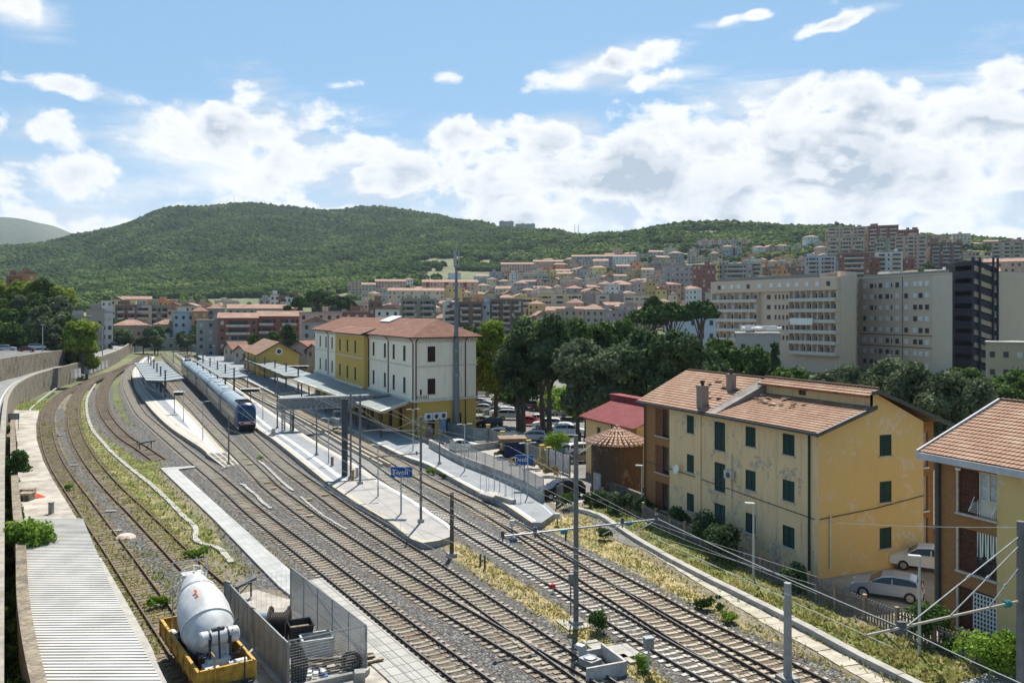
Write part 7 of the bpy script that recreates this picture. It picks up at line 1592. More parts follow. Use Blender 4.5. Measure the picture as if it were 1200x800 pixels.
# ------------------------------------------------------------------ trees and shrubs
bark = mat('tree_bark', (.09, .07, .055), var=.35, scale=5, bump=.4)
LEAF = {'dark': mat_leaf('dark_holm_oak', (0.025, 0.042, 0.021), (0.075, 0.120, 0.047), (0.177, 0.225, 0.120), trans=.25), 'grey': mat_leaf('grey_green_oak', (0.041, 0.062, 0.031), (0.119, 0.155, 0.077), (0.255, 0.292, 0.173), trans=.25), 'lime': mat_leaf('lime_green_leaves', (0.095, 0.149, 0.016), (0.216, 0.284, 0.041), (0.405, 0.459, 0.081), trans=.35),
 'mid': mat_leaf('mid_green_leaves', (0.024, 0.054, 0.014), (0.068, 0.121, 0.027), (0.149, 0.216, 0.054), trans=.25), 'pine': mat_leaf('pine_needles', (0.016, 0.038, 0.011), (0.047, 0.092, 0.022), (0.108, 0.176, 0.041), trans=.12), 'bright': mat_leaf('bright_shrub', (0.081, 0.162, 0.020), (0.189, 0.297, 0.041), (0.378, 0.486, 0.095), trans=.3), 'dry': mat_leaf('dry_shrub', (0.121, 0.095, 0.041), (0.297, 0.230, 0.108), (0.486, 0.392, 0.203), trans=.2)}
def leaf_cloud(clumps, n, leaf, squash=1.0, seed=0):
 """clumps: list of (centre, radius); leaf quads lie in a thick shell round every clump"""
 g = np.random.default_rng(seed); C_ = np.array([c for c, r in clumps]); Rr = np.array([r for c, r in clumps]); pr = Rr**2/np.sum(Rr**2)
 k = g.choice(len(clumps), n, p=pr); d = g.normal(size=(n, 3)); d /= np.linalg.norm(d, axis=1)[:, None]; d[:, 2] = np.where(d[:, 2] < -.35, -d[:, 2]*.5, d[:, 2])
 rad = Rr[k]*g.uniform(.72, 1.08, n)*(1+.22*np.sin(d[:, 0]*7+k)*np.sin(d[:, 1]*6+k*2)); p = C_[k]+d*rad[:, None]*np.array([1, 1, squash])
 a = g.normal(size=(n, 3)); a /= np.linalg.norm(a, axis=1)[:, None]; nn = d*.8+a*.75; nn /= np.linalg.norm(nn, axis=1)[:, None]
 u = np.cross(nn, g.normal(size=(n, 3))); u /= np.linalg.norm(u, axis=1)[:, None]; v = np.cross(nn, u); s = (leaf*g.uniform(.6, 1.35, n))[:, None]; u *= s; v *= s*.7
 V = np.stack([p-u, p-v*.9, p+u, p+v], 1).reshape(-1, 3); f = np.arange(4*n).reshape(-1, 4)
 clv = g.uniform(0, 1, len(clumps)); rv = np.clip(clv[k]*.55+g.uniform(0, .45, n)+.12*d[:, 2], 0, 1); return V, f, np.repeat(rv, 4)
def crown_clumps(rx, ry, rz, zc, n, g, kind='round'):
 out = []
 for i in range(n):
  while True:
   q = np.array([g.uniform(-1, 1), g.uniform(-1, 1), g.uniform(-1, 1)])
   if .25 < np.linalg.norm(q) < 1: break
  if kind == 'umbrella': q[2] = abs(q[2])*.7-.2+.4*(1-q[0]**2-q[1]**2)*.5
  if kind == 'cypress': q = q*np.array([1-.8*(q[2]*.5+.5), 1-.8*(q[2]*.5+.5), 1])
  s = min(rx, rz)*(g.uniform(.30, .48) if kind != 'cypress' else g.uniform(.35, .55)); out.append((np.array([q[0]*(rx-s*.7), q[1]*(ry-s*.7), zc+q[2]*max(.2, rz-s*.8)]), s))
 return out
def tree(name, loc, h, r, kind, label, n=7000, leaf=.28, trunk=None, shape='round', clear=.25, clumps=22, seed=1, group=None, cat='tree', stems=1):
 g = np.random.default_rng(seed); t = thing(name, loc, g.uniform(0, 6), label, cat, group); rz = h*(1-clear)/2; zc = h-rz
 if shape == 'umbrella': rz = h*.2; zc = h-rz
 cl = crown_clumps(r, r*.95, rz, zc, clumps, g, shape); V, f, rv = leaf_cloud(cl, n, leaf, 1, seed)
 inst('crown', np_mesh('crown', V, f, LEAF[kind], {'rnd': rv}), t)
 b = MB(); tr = trunk or h*.028
 for s in range(stems):
  dx, dy = (g.uniform(-.5, .5)*r*.35*(stems > 1), g.uniform(-.5, .5)*r*.35*(stems > 1)); top = zc-rz*.15; pts = [Vector((dx, dy, -.3)), Vector((dx*1.3, dy*1.3, h*clear*.6)), Vector((dx*1.5+g.uniform(-.3, .3), dy*1.5, top))]
  b.tube(pts[0], pts[1], tr, tr*.75, n=8); b.tube(pts[1], pts[2], tr*.75, tr*.35, n=7)
  for c, s_ in cl[s::max(2, stems*3)]: b.tube(pts[1].lerp(pts[2], g.uniform(.1, .7)), Vector(c), tr*.38, tr*.12, n=5)
 b.build('trunk', bark, t, smooth=True); return t
def T(px, D, ytop, hw, kind, label, z0=0, **k):
 h = ZY(ytop, D)-z0; r = hw/F*D; return tree(k.pop('name', 'leafy_tree'), Q(px, D, z0), h, r, kind, label, **k)
G1 = 'trees behind the car park'
for i, (px, D, yt, hw, kd, lb, n, st) in enumerate([
 (581,134,370,27,'lime','lime green plane tree right beside the station end wall',9000,1), (558,160,377,20,'mid','mid green tree peeping out behind the station roof corner',4000,1),
 (612,126,368,30,'dark','tall dark holm oak left of centre, its trunk between parked cars',11000,2), (645,124,366,30,'dark','tall dark holm oak with twin trunks right of the first oak',11000,2),
 (683,116,392,30,'grey','grey green oak between the dark oaks and the wine red roof',9000,2), (712,112,398,30,'grey','grey green oak directly behind the wine red roof',9000,1),
 (750,112,382,34,'dark','broad dark oak behind the ridge of the wine red roof',11000,2), (790,108,384,34,'dark','very dark oak just left of the ochre house roof',11000,2), (820,118,402,28,'dark','dark oak behind the left end of the ochre house roof',7000,1),
 (666,165,368,24,'mid','green tree behind the dark oaks, upper middle of the group',4500,1), (700,170,373,24,'mid','green tree behind the grey green oaks',4500,1), (728,175,370,22,'mid','green tree behind, left of the umbrella pines',4500,1), (640,170,366,20,'lime','yellow green tree top behind the twin trunk oak',3500,1),
 (612,172,364,16,'lime','yellow green tree top behind the first dark oak',3000,1), (846,150,398,24,'mid','green tree behind the ochre house roof, left one',5000,1), (876,155,402,24,'mid','green tree behind the ochre house roof, middle one',5000,1), (842,180,392,20,'mid','green tree farther back near the hospital terrace',4000,1),
 (922,140,428,22,'mid','light green low tree below the hospital',4500,1), (893,170,408,18,'mid','green tree at the foot of the dark cypress',3500,1)]):
 T(px, D, yt, hw*1.18, kd, lb, n=int(n*1.4), stems=st, seed=10+i, group=G1, clear=.16 if kd != 'dark' else .24, leaf=.30 if D < 140 else .42, clumps=26)
T(908, 150, 400, 9, 'dark', 'dark pointed cypress rising before the hospital', name='cypress', shape='cypress', n=3500, seed=60, clear=.05, clumps=30, leaf=.3)
G2 = 'oaks below the hospital'
for i, (px, D, yt, hw, kd, lb) in enumerate([(1003,118,432,24,'grey','grey green oak behind the ridge of the ochre house'), (1040,112,424,28,'grey','largest grey green oak behind the gable of the ochre house'), (1075,104,428,28,'grey','grey green oak between the two house roofs, left'), (1105,100,440,28,'grey','grey green oak between the two house roofs, right'), (1140,108,446,26,'grey','grey green oak above the right hand house roof'), (970,128,436,18,'grey','small grey green oak left of its larger neighbours'), (1170,125,452,26,'mid','green tree above the right hand roof near the edge'), (1200,135,440,26,'mid','green tree cut by the right edge below the brown building'), (1128,150,436,20,'mid','low green tree at the foot of the fire stairs'), (1060,135,436,24,'grey','grey green oak standing behind the others below the hospital')]):
 T(px, D, yt-9, hw*1.2, kd, lb, n=12000 if D < 120 else 7000, seed=80+i, group=G2, clear=.15, leaf=.24 if D < 120 else .34, clumps=30)
G3 = 'umbrella pines'
for i, (px, D, yt, hw, lb, z0) in enumerate([(762,205,356,29,'umbrella pine behind the dark oaks, left crown of a pair',0), (786,200,350,26,'umbrella pine behind the dark oaks, right crown of a pair',0), (822,215,348,21,'umbrella pine with bare leaning trunk left of the hospital',0), (766,260,342,12,'small round pine above the pair of umbrella pines',0),
 (352,400,346,11,'small umbrella pine in front of the large group above the station roof',4), (372,420,339,18,'broad umbrella pine in the group above the station roof',4), (392,410,344,18,'right hand umbrella pine of the group above the station roof',4), (407,415,349,12,'smallest umbrella pine at the right end of the group',4)]):
 T(px, D, yt, hw, 'pine', lb, z0=z0, name='umbrella_pine', shape='umbrella', n=9000, seed=100+i, group=G3, clear=.6, leaf=.5, clumps=34)
for i, (px, D, yt, hw, kd, lb, z0) in enumerate([(345,430,340,10,'dark','dark cedar left of the umbrella pines',4), (338,425,352,8,'dark','dark cedar just left of the pine group',4), (97,214,372,19,'lime','bright green tree beside the stone wall in front of the white house',2.6), (349,410,365,14,'mid','green tree under the umbrella pines',4),
  (232,398,379,9,'lime','light green tree beyond the tracks, left of a row',0), (247,396,381,9,'mid','green tree beyond the tracks, second of a row',0), (262,394,378,11,'mid','broad green tree beyond the tracks, third of a row',0), (280,385,379,11,'mid','dark green tree beyond the tracks, fourth of a row',0), (298,300,388,9,'mid','green tree behind the small tiled house',0), (318,310,386,11,'mid','green tree behind the goods shed ridge, left',0), (338,310,380,12,'mid','green tree behind the goods shed ridge, right',0), (222,398,388,7,'lime','small light green tree beside the long grey wall',0), (133,410,372,10,'mid','green tree right behind the white house on the curve',5), (144,420,372,9,'mid','green tree right of the white house on the curve',5)]):
 T(px, D, yt, hw, kd, lb, z0=z0, n=4200, seed=130+i, group='trees beyond the yard', clear=.2, leaf=.42, clumps=18)
g = np.random.default_rng(5); k = 0
for row, (D, yt) in enumerate(((238,372),(255,358),(275,338),(295,325))):
 for j in range(9-row//2):
  px = -30+j*16+g.uniform(-5, 5)-row*4; 
  if px > 104-row*7: continue
  z0 = float(terrain_z(np.array([px]), np.array([D]))[0])-1; yy = yt+2+g.uniform(-6, 5)+max(0, px-60)*.45
  z0 = max(z0, ZY(yy, D)-14); T(px, D, yy, g.uniform(13, 18), ['mid', 'grey', 'mid', 'lime'][int(g.integers(4))], 'round knoll tree at the left, %s from the left in the %s row' % (['first','second','third','fourth','fifth','sixth','seventh','eighth','ninth'][j], ['nearest','second','third','farthest'][row]), z0=z0, n=4200, seed=200+k, group='trees on the knoll', clear=.1, leaf=.45, clumps=18); k += 1
# shrubs near the camera
def shrub(px, py, z, w, h, kind, label, n=900, leaf=.09, D=None, name='shrub', seed=1, clumps=9):
 g = np.random.default_rng(seed); p = P(px, py, z) if D is None else Q(px, D, z); cl = [(np.array([g.uniform(-.6, .6)*w/2, g.uniform(-.5, .5)*w/2, h*g.uniform(.25, .72)]), min(w, h)*g.uniform(.22, .36)) for _ in range(clumps)]
 V, f, rv = leaf_cloud(cl, n, leaf, 1, seed); o = inst(name, np_mesh(name, V, f, LEAF[kind], {'rnd': rv}), None, p); tag(o, label, 'shrub'); return o
shrub(34, 655, 2.0, 2.9, 2.6, 'bright', 'big leafy fig shrub growing over the garden wall and shed roof', 3800, .13, seed=3, clumps=16); shrub(19, 565, 2.0, 1.9, 3.4, 'mid', 'dark leafy shrub growing on the garden wall above the loading platform', 3000, .13, seed=4, clumps=14)
SH = [(232,653,1.5,.8,'bright','bright green weed clump beside the broken end of the cable trough'), (222,652,1.0,.6,'bright','smaller green weed clump left of the trough bend'), (184,712,1.6,.7,'bright','green weeds on the siding in front of the mixer wagon'), (81,574,.9,.7,'bright','lone bright weed tuft between the rails of the far left siding'), (703,740,1.2,1.3,'mid','dark green thistle bush near the concrete pad'), (755,786,.8,.9,'bright','bright green tuft beside the metal control box'), (831,712,2.2,.7,'mid','low green bramble patch beside the slab path'), (856,728,1.4,.6,'bright','second smaller bramble patch beside the slab path'), (708,632,1.4,1.0,'mid','green shrub beside the worn asphalt strip'), (1166,800,3.0,2.6,'bright','bright green shrub in the bottom right corner'), (828,640,2.6,3.0,'dark','dark shrub leaning on the picket fence under the second window column'), (850,655,2.8,2.6,'dark','dark shrub on the picket fence under the third window column'), (795,622,2.0,2.2,'dark','dark shrub at the fence left end of the ochre house'), (936,692,2.6,1.6,'dark','dark low shrub behind the picket fence near the house corner'), (1087,752,2.4,2.2,'mid','green hedge bush between the two houses at the fence'), (1110,765,2.0,1.0,'mid','low bush under the brick house loggias'),
 (652,541,2.6,3.9,'bright','small light green tree in front of the car park cars'), (605,544,3.0,1.2,'dry','dry brown bushes at the foot of the ochre fence posts'), (625,549,3.0,1.3,'dry','dry brown bushes right of the blue sign'), (645,558,2.6,1.3,'dry','dry brown bushes below the whitish gate'), (590,535,3.0,.9,'mid','green weeds at the left end of the ochre posts'), (728,600,4.0,1.6,'dark','dark undergrowth before the round tower, right part'), (700,592,3.4,1.4,'dark','dark undergrowth before the round tower, left part'), (760,606,2.5,1.6,'dark','dark bush at the far corner of the ochre house'), (664,596,1.6,1.8,'mid','green bush beside the grey gate at the platform tip'), (505,556,1.2,.8,'bright','green weeds between the tracks and the station platform'), (519,560,1.0,.5,'mid','small green weeds along the station platform edge'), (393,505,1.6,.8,'bright','green weeds behind the lattice column between kerb walls'), (302,539,1.4,.6,'bright','green weeds right of the track in front of the train'), (16,500,.6,1.6,'mid','thin plant at the corner of the loading platform')]
for i, (px, py, w, h, kd, lb) in enumerate(SH): shrub(px, py, 0, w, h, kd, lb, int(500*w*h)+250, .07+py/60000 if kd != 'dark' else .11, seed=300+i)
# ivy strip between the road wall and the garden wall
V, f, rv = leaf_cloud([(np.array([P(px, y, 1.4).x, P(px, y, 1.4).y, 1.2+.5*math.sin(i)]), .8) for i, (px, y) in enumerate([(9+j*.7 if j < 12 else 12+j*.9, 490+j*17) for j in range(22)])], 16000, .12, 1, 9); tag(inst('ivy', np_mesh('ivy', V, f, LEAF['mid'], {'rnd': rv})), kind='stuff')
# under-storey behind the car park (bright bushes in sunlight between the trunks)
for i, (px, D, yb, w, h, kd) in enumerate([(655,150,0,9,5,'bright'),(690,146,0,8,5,'bright'),(668,140,0,7,4,'bright'),(625,155,0,9,5,'mid'),(600,158,0,8,5,'mid'),(718,150,0,9,5,'mid')]):
 shrub(px, 0, 0, w, h, kd, 'sunlit bush seen between the trunks behind the car park, %s of six' % ['first','second','third','fourth','fifth','sixth'][i], 1600, .3, D=D, seed=400+i)

# ------------------------------------------------------------------ woods on the hills (one object: nobody could count them)
def woods():
 ico = np.array([(0,0,1),(.894,0,.447),(.276,.851,.447),(-.724,.526,.447),(-.724,-.526,.447),(.276,-.851,.447),(.724,.526,-.447),(-.276,.851,-.447),(-.894,0,-.447),(-.276,-.851,-.447),(.724,-.526,-.447)])
 fc = np.array([(0,1,2),(0,2,3),(0,3,4),(0,4,5),(0,5,1),(1,6,2),(2,7,3),(3,8,4),(4,9,5),(5,10,1),(6,7,2),(7,8,3),(8,9,4),(9,10,5),(10,6,1)])
 n = 170000; g = np.random.default_rng(3); px = g.uniform(-60, 1260, n); D = 620*(2600/620)**(g.uniform(0, 1, n)**.8); X = (px-600)/F*D
 # no woods inside the town, olive groves with gaps on the right hand slope
 lim = np.interp(px, [-60,130,200,420,470,520,600,700,800,900,980,1060,1260], [900,900,960,940,1020,1120,1110,1080,1030,1000,900,880,900])
 nz = np.array([mnoise.noise((a*.012, b_*.012, 0))+.5*mnoise.noise((a*.04, b_*.04, 5)) for a, b_ in zip(X, D)]); right = np.clip((px-440)/160, 0, 1)
 n3 = np.array([mnoise.noise((a*.05, b_*.022, 9)) for a, b_ in zip(X, D)]); keep = (D > lim) & (nz > -.70+right*.30) & (n3 > -.40+(1-right)*-.22); keep &= ~((np.abs(px-505-(D-1150)*.05) < 32) & (D > 1060) & (D < 1330) & (nz > -.15))
 edge = (D > lim*.72) & (D <= lim) & (nz > .22); keep |= edge & (g.uniform(0, 1, n) < .5)
 px, D, X, nz = px[keep], D[keep], X[keep], nz[keep]; m = len(px); z = terrain_z(px, D); r = g.uniform(2.0, 5.4, m)*(1+.35*np.clip((D-1000)/1400, 0, 1))*(1-.15*np.clip((px-440)/200, 0, 1)); sq = g.uniform(.75, 1.15, m)
 J = g.normal(0, .16, (m, 11, 3)); V = (ico[None]+J)*np.stack([r, r, r*sq], 1)[:, None, :]+np.stack([X, D, z+r*.45+g.uniform(-1, 2.2, m)], 1)[:, None, :]
 f = (fc[None]+(np.arange(m)*11)[:, None, None]).reshape(-1, 3); rv = np.clip(g.uniform(0, 1, m)*.5+(nz+.35)*.55+.1*np.clip((px-440)/160, 0, 1), 0, 1)
 mt = mat_leaf('hill_woods', (.010, .022, .008), (.042, .072, .020), (.17, .185, .06), trans=.0, spec=.0, rough=1)
 tag(inst('woods', np_mesh('woods', V.reshape(-1, 3), f, mt, {'rnd': np.repeat(rv, 11)}, smooth=True)), kind='stuff')
woods()
# ------------------------------------------------------------------ the town
ORD = ['first','second','third','fourth','fifth','sixth','seventh','eighth','ninth','tenth','eleventh','twelfth','thirteenth','fourteenth','fifteenth','sixteenth','seventeenth','eighteenth','nineteenth','twentieth']+['twenty-%s' % x for x in ('first','second','third','fourth','fifth','sixth','seventh','eighth','ninth')]
TC = {'cream': (.56,.49,.36), 'ochre': (.55,.41,.19), 'yellow': (.62,.50,.20), 'pink': (.55,.36,.28), 'white': (.62,.61,.58), 'grey': (.33,.33,.32), 'brown': (.22,.14,.10), 'brick': (.27,.115,.085), 'beige': (.47,.41,.33), 'olive': (.29,.29,.21), 'orange': (.55,.27,.13), 'blue': (.42,.50,.56), 'taupe': (.36,.31,.27), 'tan': (.42,.34,.24), 'rose': (.44,.29,.215)}
def tm(c): return mat_plaster('town_'+c, TC[c], tuple(x*.55 for x in TC[c]), .3)
dkw = mat('dark_window', (.05, .05, .055), rough=.3, var=.3, scale=3); flat_r = mat('flat_roof', (.30, .28, .26), var=.3, scale=.3); red_r = mat('town_tiles', (.27, .155, .11), var=.25, scale=.4, col2=None); pale_r = mat('balcony_parapet', (.50, .47, .42), var=.15)
DK = [dkw, mat('green_town_shutter', (.03, .06, .04), var=.2), mat('brown_town_shutter', (.09, .05, .035), var=.2), dkw]; WCACHE = {}
def wmesh(w, h, m=dkw):
 k = (round(w, 2), round(h, 2), m.name)
 if k not in WCACHE:
  b = MB(); b.box((0, 0, h/2), (w, .10, h)); b.box((0, -.08, -.05), (w+.2, .2, .08), 0, 1); WCACHE[k] = b.mesh('window', [m, stone_sill])
 return WCACHE[k]
def block(px0, px1, ytop, D, col, label, roof='flat', fl=3.2, rz=None, dep=12, z0=None, parts=False, col2=None, balc=0, name='apartment_block', grp='apartment blocks of the town', sill=True):
 """a building whose front spans px0..px1 at distance D, its eaves at row ytop; front turned by rz"""
 c = (px0+px1)/2; rz = (-math.atan((c-600)/F) if rz is None else rz); w = (px1-px0)/F*D/max(.5, math.cos(rz)); o = Q(c, D, 0)
 if z0 is None: z0 = float(min(terrain_z(np.array([px0, px1, c]), np.array([D, D, D+dep]))))-1.2
 h = ZY(ytop, D)-z0; o.z = z0; t = thing(name, o, rz, label, 'building', grp); b = MB(); nf = max(1, int(round((h-1)/fl))); fh = (h-.8)/nf
 b.fbox((-w/2, 0, -3), (w, 0, 0), (0, dep, 0), (0, 0, h+3)); ww, wh = 1.15, min(1.5, fh*.5); nc = max(2, int(w/3.0)); sp = w/nc
 wins = [((-w/2+sp*(j+.5)), h-.5-fh*(i+1)+fh*.30) for i in range(nf) for j in range(nc) if random.random() > .06]
 nd = max(1, int(dep/3.6)); sw = [(dep*(j+.5)/nd, h-.5-fh*(i+1)+fh*.3) for i in range(nf) for j in range(nd) if random.random() > .25]
 dk = random.choice(DK)
 if not parts:
  for x, z in wins: b.fbox((x-ww/2, -.05, z), (ww, 0, 0), (0, .04, 0), (0, 0, wh), 1 if random.random() < .72 else 3)
 for s in (-1, 1):
  for y, z in sw: b.fbox((s*(w/2+.02), y-ww/2, z), (s*.04, 0, 0), (0, ww, 0), (0, 0, wh), 1)
 if col2:
  k = max(1, int(nc/4))
  for j in range(1, nc, max(2, nc//k)): b.fbox((-w/2+sp*j-sp*.08, -.03, 0), (sp*1.1, 0, 0), (0, .028, 0), (0, 0, h-.2), 2)
 b.build('wall', [tm(col), dk, tm(col2) if col2 else dkw, pale_r], t)
 if parts:
  for x, z in wins: inst('window', wmesh(ww, wh, dk if random.random() < .75 else pale_r), t, (x, -.04, z))
 if balc:
  xs_b = [-w/2+w*(k+.5)/balc for k in range(balc)]; n_ = 0
  for x in xs_b:
   for i in range(nf):
    bb = MB(); bw = w/balc*.62; z = h-.6-fh*(i+1)+.15; bb.box((x, -.6, z), (bw, 1.2, .14)); bb.box((x, -1.17, z+.5), (bw, .07, .85)); bb.box((x-bw/2+.04, -.6, z+.5), (.07, 1.2, .85)); bb.box((x+bw/2-.04, -.6, z+.5), (.07, 1.2, .85)); bb.box((x, -.07, z+1.3), (bw*.7, .04, 2.1), 0, 1); n_ += 1
    bb.build('balcony', [pale_r, dkw], t)
 b = MB()
 if roof == 'flat':
  b.fbox((-w/2-.25, -.25, h), (w+.5, 0, 0), (0, dep+.5, 0), (0, 0, .35)); b.build('roof', flat_r, t)
  for k in range(max(1, int(w/9))): b = MB(); b.box((random.uniform(-w/2+2, w/2-2), dep*random.uniform(.3, .7), h+1.3), (random.uniform(2, 4.5), 3, 2.2), 0, 0); b.build('roof_hut', tm(col), t)
 else:
  r = [(-w/2-.5, -.5), (w/2+.5, -.5), (w/2+.5, dep+.5), (-w/2-.5, dep+.5)]; rh = min(2.6, dep*.18)
  if w < dep: r = r[1:]+r[:1]; iw = w
  ins = min(w, dep)*.45 if roof == 'hip' else .2
  p = [Vector((q[0], q[1], h)) for q in r]; a_, c_ = (p[0]+p[3])/2, (p[1]+p[2])/2; d_ = (c_-a_).normalized()*ins; r0, r1 = a_+d_+EZ*rh, c_-d_+EZ*rh
  b.add([p[0], p[1], p[2], p[3], r0, r1], [(0,1,5,4),(2,3,4,5),(3,0,4),(1,2,5),(3,2,1,0)]); b.build('roof', red_r, t)
 return t
